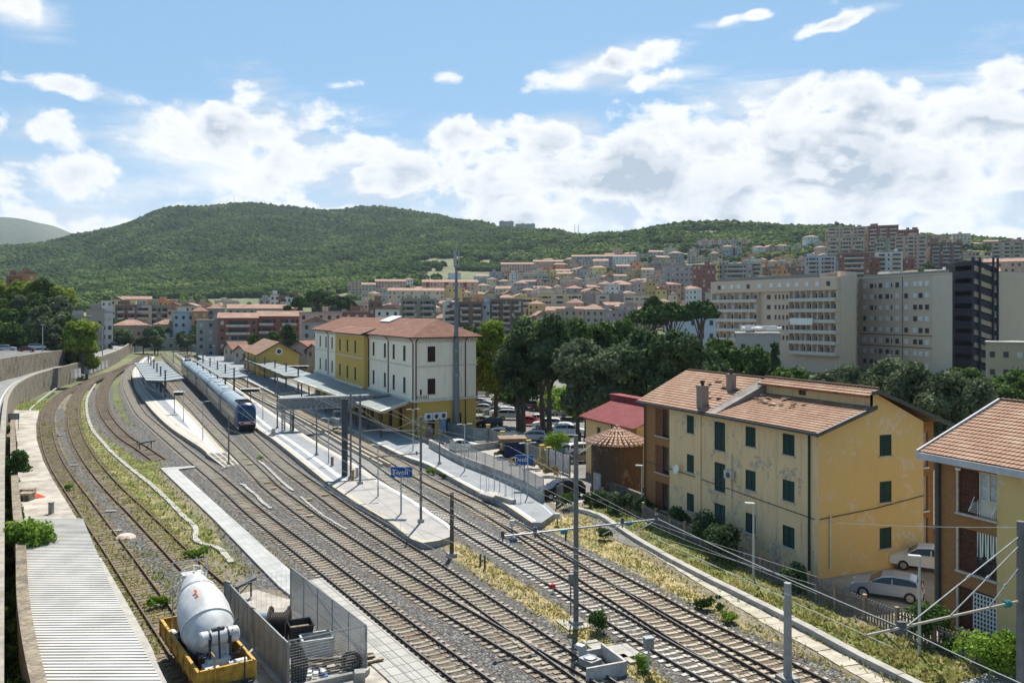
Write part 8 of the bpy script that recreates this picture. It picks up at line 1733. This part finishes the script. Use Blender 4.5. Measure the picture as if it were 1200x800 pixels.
KB = [ # the ones one can tell apart in the photograph
 (470,511,350,440,'olive','olive grey six storey block right above the station roof ridge',dict(parts=True,balc=2,rz=.1)),
 (519,535,354,425,'white','narrow white and red striped block left of the antenna mast',dict(parts=True,col2='brick',balc=1)),
 (537,566,353,430,'brown','dark brown balconied block right of the antenna mast',dict(parts=True,balc=2)), (566,574,355,436,'blue','thin pale blue block squeezed between two brown blocks',dict()),
 (574,613,350,440,'brown','rose brown balconied block behind the lime green tree',dict(parts=True,balc=3)), (606,630,348,520,'yellow','yellow end block left of the long mixed block',dict(parts=True,balc=1,rz=-.2)),
 (630,682,344,550,'cream','long cream and yellow block in the middle of the town',dict(parts=True,col2='yellow',balc=3)), (682,714,344,552,'taupe','grey brown windowless middle of the long block',dict(fl=9)), (698,714,345,548,'cream','cream and yellow balconied strip in the long block',dict(parts=True,balc=1)), (714,731,344,553,'taupe','grey brown right end of the long block',dict(fl=9)), (731,762,346,545,'cream','cream block with balconies right of the long mixed block',dict(parts=True,balc=2)),
 (692,712,364,470,'pink','blank pinkish house wall above the green trees',dict(fl=12)), (640,690,363,480,'pink','low pink house row partly hidden by the tree tops',dict(roof='gable')),
 (450,469,358,400,'pink','coral pink house left of the olive grey block',dict(parts=True,roof='flat')), (432,448,352,410,'brown','brown house between pines and coral house',dict()), (440,468,362,390,'white','low white house in front of the coral one',dict(roof='gable')),
 (258,300,372,345,'brick','long brick red block beyond the yard trees, left half',dict(parts=True,balc=1,roof='gable')), (300,352,370,350,'brick','long brick red block beyond the yard trees, right half',dict(parts=True,balc=2,roof='gable',rz=.12)),
 (270,345,361,420,'beige','wide low school like building with pink roof strip',dict(parts=True,roof='gable')), (262,280,355,440,'cream','small cream tower like house on the left of the pink roof',dict()), (317,327,345,480,'white','narrow white tower block left of the red and white one',dict()), (327,351,347,482,'brick','red block with white balcony stripes beside the cedars',dict(parts=True,col2='white',balc=2)), (304,316,350,500,'grey','grey white low block left of the white tower',dict()),
 (352,400,366,330,'pink','pinkish flat roofed villa row above the station roof left end',dict()), (385,432,365,340,'brick','low brick red house row behind the station roof ridge',dict(roof='flat')), (355,385,377,300,'grey','grey house with pale shutters left of the station roof',dict(roof='gable')),
 (137,158,357,420,'brown','dark brown balconied block behind the white house',dict(parts=True,balc=2)), (158,176,357,425,'grey','grey block with vertical stripes, middle of the left town',dict(parts=True,col2='cream',balc=1)), (176,197,358,430,'olive','olive balconied block right of the striped grey one',dict(parts=True,balc=2)), (197,206,362,420,'tan','small tan house among the left town',dict(roof='gable')), (204,226,366,400,'blue','pale lilac blue house in the left town',dict(parts=True)), (226,243,364,400,'orange','orange house with hipped roof in the left town',dict(roof='hip')), (243,262,361,410,'taupe','taupe block left of the cream tower house',dict(parts=True,roof='hip')), (120,137,352,560,'white','white houses at the foot of the mountain, left',dict()), (145,175,350,600,'pink','pink house row at the foot of the mountain',dict(roof='gable')), (178,240,354,560,'tan','long tan block row at the foot of the mountain',dict(col2='brick')), (232,262,375,350,'grey','pale grey warehouse roof behind the yard trees',dict()),
 (812,838,310,600,'brick','tall brick red block left of the yellow strip on the slope',dict(parts=True)), (838,843,309,598,'yellow','narrow bright yellow strip block on the slope',dict()), (843,880,309,602,'grey','wide grey blue block above the hospital',dict(parts=True,balc=1)), (880,893,307,610,'cream','pale block right of the wide grey one',dict(balc=1)), (776,812,311,640,'grey','dark grey wide block left of the brick red one',dict(fl=4)), (893,945,312,640,'brown','brown low block row behind the hospital roof',dict()), (905,922,315,560,'orange','orange low house behind the hospital roof',dict(roof='flat')),
 (945,977,300,600,'blue','blue white balconied house above the hospital',dict(parts=True,balc=2)), (985,1017,296,560,'brick','brick red block above the hospital stair tower',dict(parts=True,balc=1)), (1017,1030,302,565,'brick','lower brick red block next to it on the right',dict()), (1028,1055,295,570,'white','white block with dark balconies above the hospital',dict(parts=True,balc=2)), (1055,1070,303,575,'brick','small brick red block right of the white balconied one',dict()),
 (972,1010,277,700,'tan','long tan balconied block on the ridge, lower left',dict(parts=True,balc=3)), (970,1014,266,790,'tan','long low block on top of the ridge at left',dict(balc=3)), (1020,1050,264,760,'brick','tall red brown block at the top of the ridge',dict(parts=True,balc=3)), (1050,1074,269,770,'brick','second red brown block at the top of the ridge',dict(balc=2)), (1026,1052,279,700,'olive','olive balconied block on the ridge, middle',dict(parts=True,balc=2)), (1052,1083,276,690,'pink','pinkish grey block on the ridge, right of the olive one',dict(parts=True,balc=3)), (1083,1098,279,740,'brown','brown block on the ridge right of the pinkish one',dict()), (1094,1124,284,690,'brown','brown balconied block at the right end of the ridge group',dict(parts=True,balc=3)), (1090,1110,276,790,'tan','tan block behind the right end of the ridge group',dict()),
 (1168,1204,283,660,'tan','stepped terrace block at the right edge of the photo',dict(parts=True,balc=4)), (1178,1204,281,720,'brick','brown red block above the stepped terrace block',dict()),
 (1166,1186,330,330,'cream','cream house front right of the fire stairs',dict(parts=True,balc=1,z0=0)), (1186,1206,333,320,'tan','tan house cut by the right edge, beside the cream front',dict(z0=0)), (1140,1206,362,270,'beige','large blank beige wall at the right behind the fire stairs',dict(fl=30,z0=0)), (1165,1225,402,215,'tan','two storey brown building with dark windows at the right edge',dict(parts=True,z0=0,fl=3.6)), (1160,1206,306,480,'pink','pinkish terraced houses below the stepped block',dict(roof='gable')), (1130,1166,318,470,'beige','beige low houses behind the fire stair tower',dict(roof='gable')),
 (795,840,368,262,'blue','pale blue white office building left of the hospital',dict(parts=True,z0=0,fl=3.6,rz=.2)), (585,602,259,2050,'grey','grey flat roofed villa on the hill crest',dict(fl=6)), (604,627,262,2030,'grey','second long grey villa on the hill crest',dict(fl=6)),
 (818,878,281,1080,'pink','upper pink row of terraced houses on the green slope',dict(col2='white',name='terraced_houses')), (808,845,291,1030,'pink','lower pink terraced houses on the slope, left half',dict(col2='white',name='terraced_houses')), (845,874,288,1030,'pink','lower pink terraced houses on the slope, right half',dict(col2='white',name='terraced_houses')),
 (587,625,309,980,'pink','red roofed row houses on the slope above the brown blocks',dict(roof='gable')), (625,660,306,1000,'pink','red roofed houses right of the first row on the slope',dict(roof='gable')), (670,722,300,1000,'grey','grey terraced villas with small gables on the slope',dict(roof='gable')), (718,745,300,985,'white','white villa group right of the grey terraced villas',dict(roof='gable')), (730,750,297,1030,'white','white villa with red roof below the shrubs',dict(roof='hip')), (754,772,297,1040,'pink','low pink villa on the slope, left of the pine wood',dict()), (748,785,288,1120,'grey','long dark grey building in the slope shrubs',dict()),
 (645,680,317,880,'brick','pink roofed round fronted block on the slope',dict(roof='hip',balc=3)), (610,645,322,860,'beige','stepped beige block left of the pink roofed one',dict(balc=3)), (680,750,314,900,'taupe','long terraced taupe block above the town centre, upper',dict(balc=6,name='terraced_block')), (655,728,323,840,'grey','long terraced grey block above the town centre, lower',dict(balc=6,name='terraced_block')), (728,757,324,830,'brown','brown stepped balcony block at the right end of the terraces',dict(balc=1)), (774,792,325,700,'brown','brown balcony block left of the brick red tower block',dict(balc=1)),
 (495,560,330,720,'pink','long brick pink building with white windows above the mast',dict(roof='gable',col2='brick')), (455,520,340,640,'cream','long cream school like building behind the olive block',dict(roof='gable')), (520,545,337,650,'yellow','yellow house front behind the antenna mast',dict()), (440,475,329,860,'pink','row of small red roofed villas at the wood edge',dict(roof='gable')), (474,484,327,900,'white','small white villa at the wood edge',dict(roof='hip')), (525,540,320,980,'white','white villa beside cypresses on the slope',dict()), (555,575,323,960,'white','white red roofed villa right of the mast',dict(roof='hip')), (408,424,330,900,'tan','tan villa group at the left end of the slope town',dict()), (424,440,333,850,'beige','beige villa beside the tan group',dict(roof='gable')),
 (10,24,323,345,'brick','red house with terrace high on the wooded knoll',dict(z0=15)), (22,40,320,350,'orange','orange roofed house high on the wooded knoll',dict(roof='gable',z0=15))]
for px0, px1, yt, D, c, lb, kw in KB: block(px0, px1, yt, D, c, lb, **kw)
# the rest of the slope, row behind row
rows = [(400,450,475,393,366),(430,480,760,376,352),(470,430,760,372,350),(520,400,800,362,343),(570,400,830,354,337),(620,410,1000,348,331),(680,420,1010,342,326),(740,430,1160,337,321),(800,440,1200,331,316),(860,570,800,326,311),(470,120,300,380,358),(520,130,300,372,356),(650,560,800,0,0),(700,600,760,0,0),(500,600,800,0,0),(900,560,770,0,0),(700,880,1170,0,0),(770,900,1000,0,0),(545,430,620,0,0),(780,860,960,0,0),(1010,590,790,0,0),(950,770,960,0,0),(900,960,1165,0,0)]
cols = ['cream','cream','beige','pink','ochre','tan','white','grey','orange','taupe','yellow','pink','beige']
for ri, (D, xa, xb, yb, yt) in enumerate(rows):
 x = xa; k = 0
 while x < xb and k < 29:
  w = random.uniform(10, 24)*(500/D)**.5; gap = random.uniform(.5, 4); c = random.choice(cols); zz = float(terrain_z(np.array([x]), np.array([D]))[0]); fl = random.choice([2, 3, 3, 4, 4, 5] if D > 420 else [2, 3, 4]); top = HY-(zz+fl*3.2-H)/D*F
  if not (455 < x < 620 and D < 440):
   rf = random.choice(['gable', 'flat', 'hip', 'flat']); rn = {'gable': 'tiled roof', 'hip': 'hipped roof', 'flat': 'flat roof'}[rf]
   block(x, x+w, top, D+random.uniform(-12, 12), c, '%s house with %s, %s from the left in town row %s' % (c, rn, ORD[k], ORD[ri]), roof=rf, rz=random.choice([0, .15, -.2, .3, -.35]), dep=random.uniform(9, 14), name='town_house', grp='houses of the town')
  x += w+gap; k += 1
# trees between the houses (each with crown and trunk; meshes shared)
tp = []
for i, kd in enumerate(('mid', 'dark', 'grey')):
 g = np.random.default_rng(900+i); cl = crown_clumps(3.2, 3.2, 3.2, 4.4, 12, g); V, f, rv = leaf_cloud(cl, 900, .55, 1, i); b = MB(); b.tube((0, 0, -1), (0, 0, 4), .25, .15, n=6); tp.append((np_mesh('crown', V, f, LEAF[kd], {'rnd': rv}), b.mesh('trunk', bark)))
bands = [(400,470,430,800,'below the long mixed block'),(480,600,400,830,'behind the front blocks'),(620,780,420,1180,'half way up the town slope'),(800,980,440,1200,'at the upper edge of the town'),(350,420,110,330,'in the left town'),(600,680,950,1150,'before the ridge blocks at the right')]
for bi, (d0, d1, xa, xb, wh_) in enumerate(bands):
 xs_t = sorted(random.uniform(xa, xb) for _ in range(28))
 for k, x in enumerate(xs_t):
  D = random.uniform(d0, d1); z = float(terrain_z(np.array([x]), np.array([D]))[0]); s = random.uniform(.7, 1.6); cm, tmh = tp[(k+bi) % 3]; t = thing('town_tree', Q(x, D, z-.5), random.uniform(0, 6), 'green tree %s, %s from the left' % (wh_, ORD[k]), 'tree', 'trees between the houses'); t.scale = (s, s, s*random.uniform(.8, 1.3)); inst('crown', cm, t); inst('trunk', tmh, t)

# ------------------------------------------------------------------ hospital
def hospital():
 wl = mat_plaster('hospital_plaster', (.60, .48, .38), (.40, .33, .27), .3); wl2 = mat_plaster('hospital_pale_plaster', (.60, .51, .43), (.42, .37, .33), .25); blind = mat('roller_blind', (.66, .70, .72), rough=.5, var=.1); prp = mat('balcony_rail', (.50, .50, .48), var=.15)
 A, Bc = Q(1006, 291, 0), Q(1127, 246, 0); t = thing('hospital', A, 0, 'huge taupe hospital with a windowed right wing and balconied left wing', 'hospital'); u = (Bc-A); L_ = u.length; u.normalize(); n = Vector((u.y, -u.x, 0)); an = math.atan2(u.y, u.x); rel = lambda px, D: Q(px, D, 0)-A
 b = MB(); e = u*L_; dp = -n*22; b.prism([Vector(), e, e+dp, dp], -3, 28.9); b.build('right_wing', wl, t)
 b = MB(); b.prism([u*-.2+n*.3, e+n*.3, e+dp, dp], 28.9, 29.3); b.fbox(u*(L_*.99)+n*.2+EZ*-1, -u*(L_*.235), n*.12, EZ*29.8); 
 b.build('parapet', wl2, t)
 def s_at(px): k = (px-600)/F; return (A.x-k*A.y)/(k*u.y-u.x)
 zr = [26.4-3.58*i for i in range(8)]; i = 0
 for zi, z in enumerate(zr):
  for px in (1013.5, 1021.5, 1032, 1040, 1051.5, 1062, 1072.5, 1079, 1086.5, 1095):
   q = u*s_at(px)+n*.06; m = blind if random.random() < .62 else dkw
   inst('window', wmesh(1.55, 1.5, m), t, (q.x, q.y, z-.75), an); i += 1
 b = MB()
 for px in (1026, 1045):
  for z in zr: q = u*s_at(px)+n*.05; b.box((q.x, q.y, z), (.45, .1, 1.3), an)
 b.build('narrow_windows', dkw, t)
 b = MB()
 for z in (26.4-3.58*4-1.8, 26.4-3.58*5-1.9): b.fbox(EZ*z, u*(L_*.77), n*.1, EZ*.3)
 q = u*s_at(1057.5); b.fbox(q, u*.25, n*.1, EZ*28.8); b.build('moulding', mat('brown_moulding', (.17, .12, .10), var=.15), t)
 # stair tower
 c0, c1 = rel(985, 268), rel(1004, 274); b = MB(); b.prism([c0, c1, c1+Vector((0, 16, 0)), c0+Vector((0, 16, 0))], -3, 30.6); b.build('stair_tower', wl, t)
 b = MB(); c2 = rel(1008, 292); b.prism([c1+Vector((0, 2, 0)), c2, c2+Vector((0, 8, 0)), c1+Vector((0, 8, 0))], -3, 29.5); o = b.build('stair_link', wl, t)
 for z in zr: q = rel(1005.2, 281); inst('window', wmesh(.9, 1.4), t, (q.x, q.y, z-.7), math.atan2((c2-c1).y, (c2-c1).x))
 # left wing
 l0, l1 = rel(833, 314), rel(985, 264); v = (l1-l0); Lv = v.length; v.normalize(); m_ = Vector((v.y, -v.x, 0)); av = math.atan2(v.y, v.x)
 def l_at(px): k = (px-600)/F; X0, Y0 = (l0+A).x, (l0+A).y; return (X0-k*Y0)/(k*v.y-v.x)
 b = MB(); b.prism([l0, l1, l1-m_*7, l0-m_*7], -3, 28.8); b.build('left_wing', wl, t)
 b = MB(); b.fbox(l0+v*l_at(838)+EZ*24.6, v*(l_at(984)-l_at(838)), m_*1.3, EZ*4.0); b.build('attic_storey', wl, t)
 for px in (846, 851, 861, 869, 880, 893, 907, 917, 927, 937, 949, 961, 974): q = l0+v*l_at(px)+m_*1.36; inst('window', wmesh(1.4, 1.4, blind if px % 2 else dkw), t, (q.x, q.y, 25.9), av)
 fz = [21.2-3.4*i for i in range(6)]
 for (pa, pb, nb, lv) in ((838, 891, 6, 5), (928, 984, 8, 6)):
  for i, z in enumerate(fz[:lv]):
   if pa == 928 and i == 5: pa_ = 940
   b = MB(); s0, s1 = l_at(pa), l_at(pb); b.fbox(l0+v*s0+EZ*(z-.15), v*(s1-s0), m_*1.9, EZ*.28, 0); b.fbox(l0+v*s0+m_*1.8+EZ*z, v*(s1-s0), m_*.08, EZ*1.0, 1)
   for k in range(nb+1): b.fbox(l0+v*(s0+(s1-s0)*k/nb-.1)+EZ*z, v*.22, m_*1.6, EZ*3.2, 0)
   b.build('balcony', [wl, prp], t)
   for k in range(nb):
    q = l0+v*(s0+(s1-s0)*(k+.5)/nb)+m_*.06; inst('balcony_door', wmesh(1.5, 2.3, dkw if (k+i) % 3 else blind), t, (q.x, q.y, z+.1), av)
 for px in (901, 909, 913.5, 918, 922.5):
  for i, z in enumerate(fz[:5]): q = l0+v*l_at(px)+m_*.06; inst('window', wmesh(1.5 if px == 901 else .7, 1.4), t, (q.x, q.y, z+.9), av)
 b = MB(); q = l0+v*l_at(932)+m_*2.1+EZ*13.6; b.fbox(q, v*9, m_*.3, EZ*2.2); b.build('white_awning', white_fr, t)
 # roof plant
 for k in range(16):
  px = random.uniform(1012, 1110); q = u*s_at(px)-n*random.uniform(4, 14); b = MB(); b.box((q.x, q.y, 29.3+.8), (random.uniform(1.5, 5), 2.2, random.uniform(1, 2.4)), an)
  b.build('roof_plant', white_fr if k % 3 else wl2, t)
 for k in range(8): q = l0+v*(Lv*(.15+.1*k))-m_*6; b = MB(); b.box((q.x, q.y, 29.5), (random.uniform(3, 7), 3, random.uniform(1, 1.8)), av); b.build('roof_plant', flat_r if k % 2 else wl2, t)
 b = MB(); b.fbox(l0+v*4+EZ*28.8, v*(Lv-12), -m_*.1, EZ*1.1); b.build('roof_parapet', mat('grey_green_railing', (.16, .18, .17), var=.1), t); b = MB(); b.fbox(u*2+n*-.5+EZ*29.2, u*(L_-4), -n*.1, EZ*1.0); b.build('roof_parapet', mat('grey_green_railing', (.16, .18, .17), var=.1), t)
hospital()
def fire_stairs():
 A = Q(1127, 245, 0); t = thing('fire_stairs', A, 0, 'tall navy blue steel fire stair tower with tan ramps beside the hospital', 'stair tower'); navy = mat('navy_steel', (.005, .007, .022), rough=.5, var=.2); tan = mat('tan_concrete', (.40, .32, .23), var=.15)
 p0, p1, p2 = Vector(), Q(1139, 238, 0)-A, Q(1168, 242, 0)-A; d = Vector((0, 9, 0))
 b = MB(); b.fbox(p0-EZ*3, p1-p0, d, EZ*35); b.build('shaft', navy, t)
 for i in range(9):
  z = 1+i*3.55; b = MB(); b.fbox(p1+EZ*z, (p2-p1)-EZ*2.2, d, EZ*1.4); b.build('ramp', tan, t); b = MB(); b.fbox(p1+EZ*(z+1.5)-Vector((0, .3, 0)), (p2-p1)-EZ*2.2, Vector((0, .15, 0)), EZ*1.5)
  b.fbox(p1+EZ*(z+1.5)+(p2-p1)*.98-EZ*2.2, Vector((0, 0, 0))+d, Vector((.15, 0, 0)), EZ*1.5); b.build('railing_panel', navy, t)
 for f in (.0, .28, .82, 1.0): b = MB(); q = p1.lerp(p2, f); b.box((q.x, q.y-.5, 15), (.45, .45, 36)); b.build('column', mat('blue_steel', (.02, .03, .055), var=.1), t)
 b = MB(); b.fbox(p0-EZ*-32.2, p2-p0-EZ*.8, d, EZ*.25); b.build('roof', mat('grey_green_railing', (.16, .18, .17)), t)
fire_stairs()
t = block(864, 912, 391, 236, 'grey', 'low blue grey annex with white ducts on its roof before the hospital', parts=True, z0=0, rz=-.25, dep=14, fl=4.5, name='hospital_annex')
b = MB()
for k in range(9): x = random.uniform(-4, 4.5); b.box((x, 5+random.uniform(-2, 2), 13.2), (random.uniform(1, 2.6), 1.4, 1.3)); b.tube((x, 4, 13), (x+2, 4.5, 13.1), .4, n=8)
b.build('ducts', white_fr, t); t.children[-1].location.z = ZY(391, 236)-13+.7

# ------------------------------------------------------------------ yellow goods shed, small houses and walls beyond the yard
def gable_house(px, D, w, L_, ze, zr, wallm, roofm, label, rz=None, z0=0, rnd=False, name='house', cat='house', wins=2):
 o = Q(px, D, z0); rz = A1 if rz is None else rz; t = thing(name, o, rz, label, cat); b = MB()   # local x away, gable end at x=0 facing the camera
 for x in (0, L_): b.poly([(x, w/2, -1), (x, -w/2, -1), (x, -w/2, ze), (x, 0, zr), (x, w/2, ze)])
 b.quad((0, w/2, -1), (L_, w/2, -1), (L_, w/2, ze), (0, w/2, ze)); b.quad((0, -w/2, -1), (L_, -w/2, -1), (L_, -w/2, ze), (0, -w/2, ze)); b.build('wall', wallm, t)
 b = MB(); ov = .8; k = (zr-ze)/(w/2)
 for s in (-1, 1): roof_plane(b, (-ov, s*(w/2+ov), ze-ov*k+.06), (L_+ov, s*(w/2+ov), ze-ov*k+.06), (-ov, 0, zr+.08), (L_+ov, 0, zr+.08), .5)
 for s in (-1, 1): b.quad((-ov, s*(w/2+ov), ze-ov*k-.25), (-ov, 0, zr-.25), (-ov, 0, zr+.05), (-ov, s*(w/2+ov), ze-ov*k+.05), 1)
 b.build('roof', [roofm, gutter_m], t)
 if rnd:
  for r, m, y in ((.95, white_fr, -.06), (.6, dkw, -.1)): b = MB(); b.lathe([(r, 0), (r, .05), (0, .05)], (y, 0, ze+.5), 24, 0, Matrix.Rotation(R(-90), 3, 'Y')); b.build('round_window', m, t)
 else:
  for i in range(wins): inst('window', wmesh(1.0, 1.3), t, (-.05, -w/2+w*(i+.5)/wins, ze-1.9), -math.pi/2)
  for i in range(int(L_/4)): inst('window', wmesh(1.0, 1.3), t, (2+i*4, w/2+.05, ze-1.9), math.pi)
 return t
gable_house(327, 230, 10.5, 33, 6.6, 9.6, yellow_pl, tile_n, 'yellow goods shed with round window and clay tiled gable roof', rnd=True, name='goods_shed', cat='shed')
gable_house(352, 262, 9, 16, 6.8, 8.8, tm('grey'), tile_f, 'grey house with brown roof between goods shed and station', rz=A1-.9); gable_house(368, 250, 8, 12, 6.6, 8.4, tm('grey'), tile_f, 'second grey house touching the left end of the station', rz=A1-1.2)
gable_house(282, 285, 8, 14, 4.6, 6.6, tm('beige'), tile_n, 'small beige house with pinkish tiled roof left of the goods shed', rz=A1-1.1); gable_house(291, 262, 5, 6, 3.0, 4.6, tm('pink'), tile_n, 'tiny pink shed before the small beige house', rz=A1-1.1); gable_house(268, 300, 9, 16, 5.0, 7.2, tm('beige'), tile_f, 'beige house with wide brown roof beyond the yard wall', rz=A1-1.3)
def pavilion(px0, px1, yt, D, lb, roof=True):
 return block(px0, px1, yt, D, 'rose', lb, roof='hip', z0=0, parts=True, dep=14, fl=4.4, name='old_building', grp='brown stone buildings at the end of the yard')
pavilion(136, 172, 380.5, 402, 'brown stone pavilion with hipped roof behind the curved wall'); pavilion(182, 208, 379.5, 400, 'brown stone pavilion with hipped roof right of its twin'); block(160, 186, 382, 404, 'rose', 'brown stone wing linking the two hipped pavilions', z0=0, parts=True, dep=10, fl=4.4, name='old_building', grp='brown stone buildings at the end of the yard')
def far_wall(name, pts, h, m, lb): low_wall(name, pts, h, m, lb, .4)
far_wall('boundary_wall', [(158,413),(190,410.5),(230,412),(262,417),(284,421)], 3.2, tm('grey'), 'long grey boundary wall along the far end of the yard'); block(190, 228, 396, 392, 'grey', 'low grey workshop behind the far boundary wall', z0=0, dep=8, name='workshop'); block(226, 256, 396.5, 390, 'grey', 'pale ruined wall building behind the far boundary wall', z0=0, dep=6, fl=20, name='workshop')
t = block(119, 131, 366, 330, 'white', 'narrow white three storey house at the bend of the road', z0=2.5, parts=True, dep=4, fl=3.3, name='town_house'); block(103, 120, 362.5, 327, 'taupe', 'grey mauve house block left of the white house at the bend', z0=2.5, dep=4, fl=9, name='town_house'); block(80, 104, 371, 312, 'grey', 'low grey house behind the bright green tree', z0=5, dep=10, name='town_house'); block(63, 82, 374, 268, 'beige', 'cream loggia house beside the dark stone wall on the terrace', z0=6, parts=True, dep=10, name='town_house'); block(26, 64, 374, 272, 'taupe', 'long dark stone wall building on the terrace', z0=6, dep=10, fl=20, name='old_building'); block(10, 28, 386, 262, 'taupe', 'dark stone terrace wall at the far left', z0=6, dep=8, fl=20, name='old_building')
q = Q(32, 255, 7.4); q.z = ZY(392, 255); t = thing('gazebo', q, 0, 'small white gazebo with a pointed canopy on the dark stone terrace', 'gazebo'); b = MB()
for x, y in ((-1.7, -1.7), (1.7, -1.7), (1.7, 1.7), (-1.7, 1.7)): b.tube((x, y, -3), (x, y, 2.4), .09)
b.build('posts', white_fr, t); b = MB(); b.add([(-2, -2, 2.4), (2, -2, 2.4), (2, 2, 2.4), (-2, 2, 2.4), (0, 0, 3.6)], [(0,1,4),(1,2,4),(2,3,4),(3,0,4),(3,2,1,0)]); b.build('canopy', white_fr, t)
for px, D, yt, lb in ((50, 225, 380, 'tall grey lamp post on the upper terrace'), (120, 250, 383, 'grey lamp post beside the road bend')): p = Q(px, D, 5); b = MB(); h = ZY(yt, D)-5; b.tube((0, 0, 0), (0, 0, h), .16, .1); b.box((0, 0, h), (.9, .4, .2)); o = b.build('street_lamp', lamp_m, label=lb, cat='street lamp'); o.location = p
for px, D, y0_, lb in ((274, 2360, 228, 'thin radio mast on the mountain top'), (673.5, 1700, 262, 'left one of two thin masts on the hill ridge'), (678, 1690, 262, 'right one of two thin masts on the hill ridge')):
 z = float(terrain_z(np.array([px]), np.array([D]))[0]); b = MB(); b.tube((0, 0, 0), (0, 0, ZY(y0_, D)-z+1), .8, .3, n=5); o = b.build('radio_mast', steel, label=lb, cat='radio mast'); o.location = Q(px, D, z-1)

# ------------------------------------------------------------------ the air between here and the mountain
def haze():
 b = MB(); b.fbox((-6400, -6400, -40), (12800, 0, 0), (0, 12800, 0), (0, 0, 640)); m = bpy.data.materials.new('haze'); m.use_nodes = True; t = NT(m.node_tree); t.n.remove(t.n['Principled BSDF'])
 v = t.add('ShaderNodeVolumePrincipled'); v.inputs['Color'].default_value = (.72, .84, 1, 1); v.inputs['Density'].default_value = .00005; v.inputs['Anisotropy'].default_value = .3; t.l.new(v.outputs[0], t.n['Material Output'].inputs['Volume']); b.build('haze', m, kind='stuff')
haze()
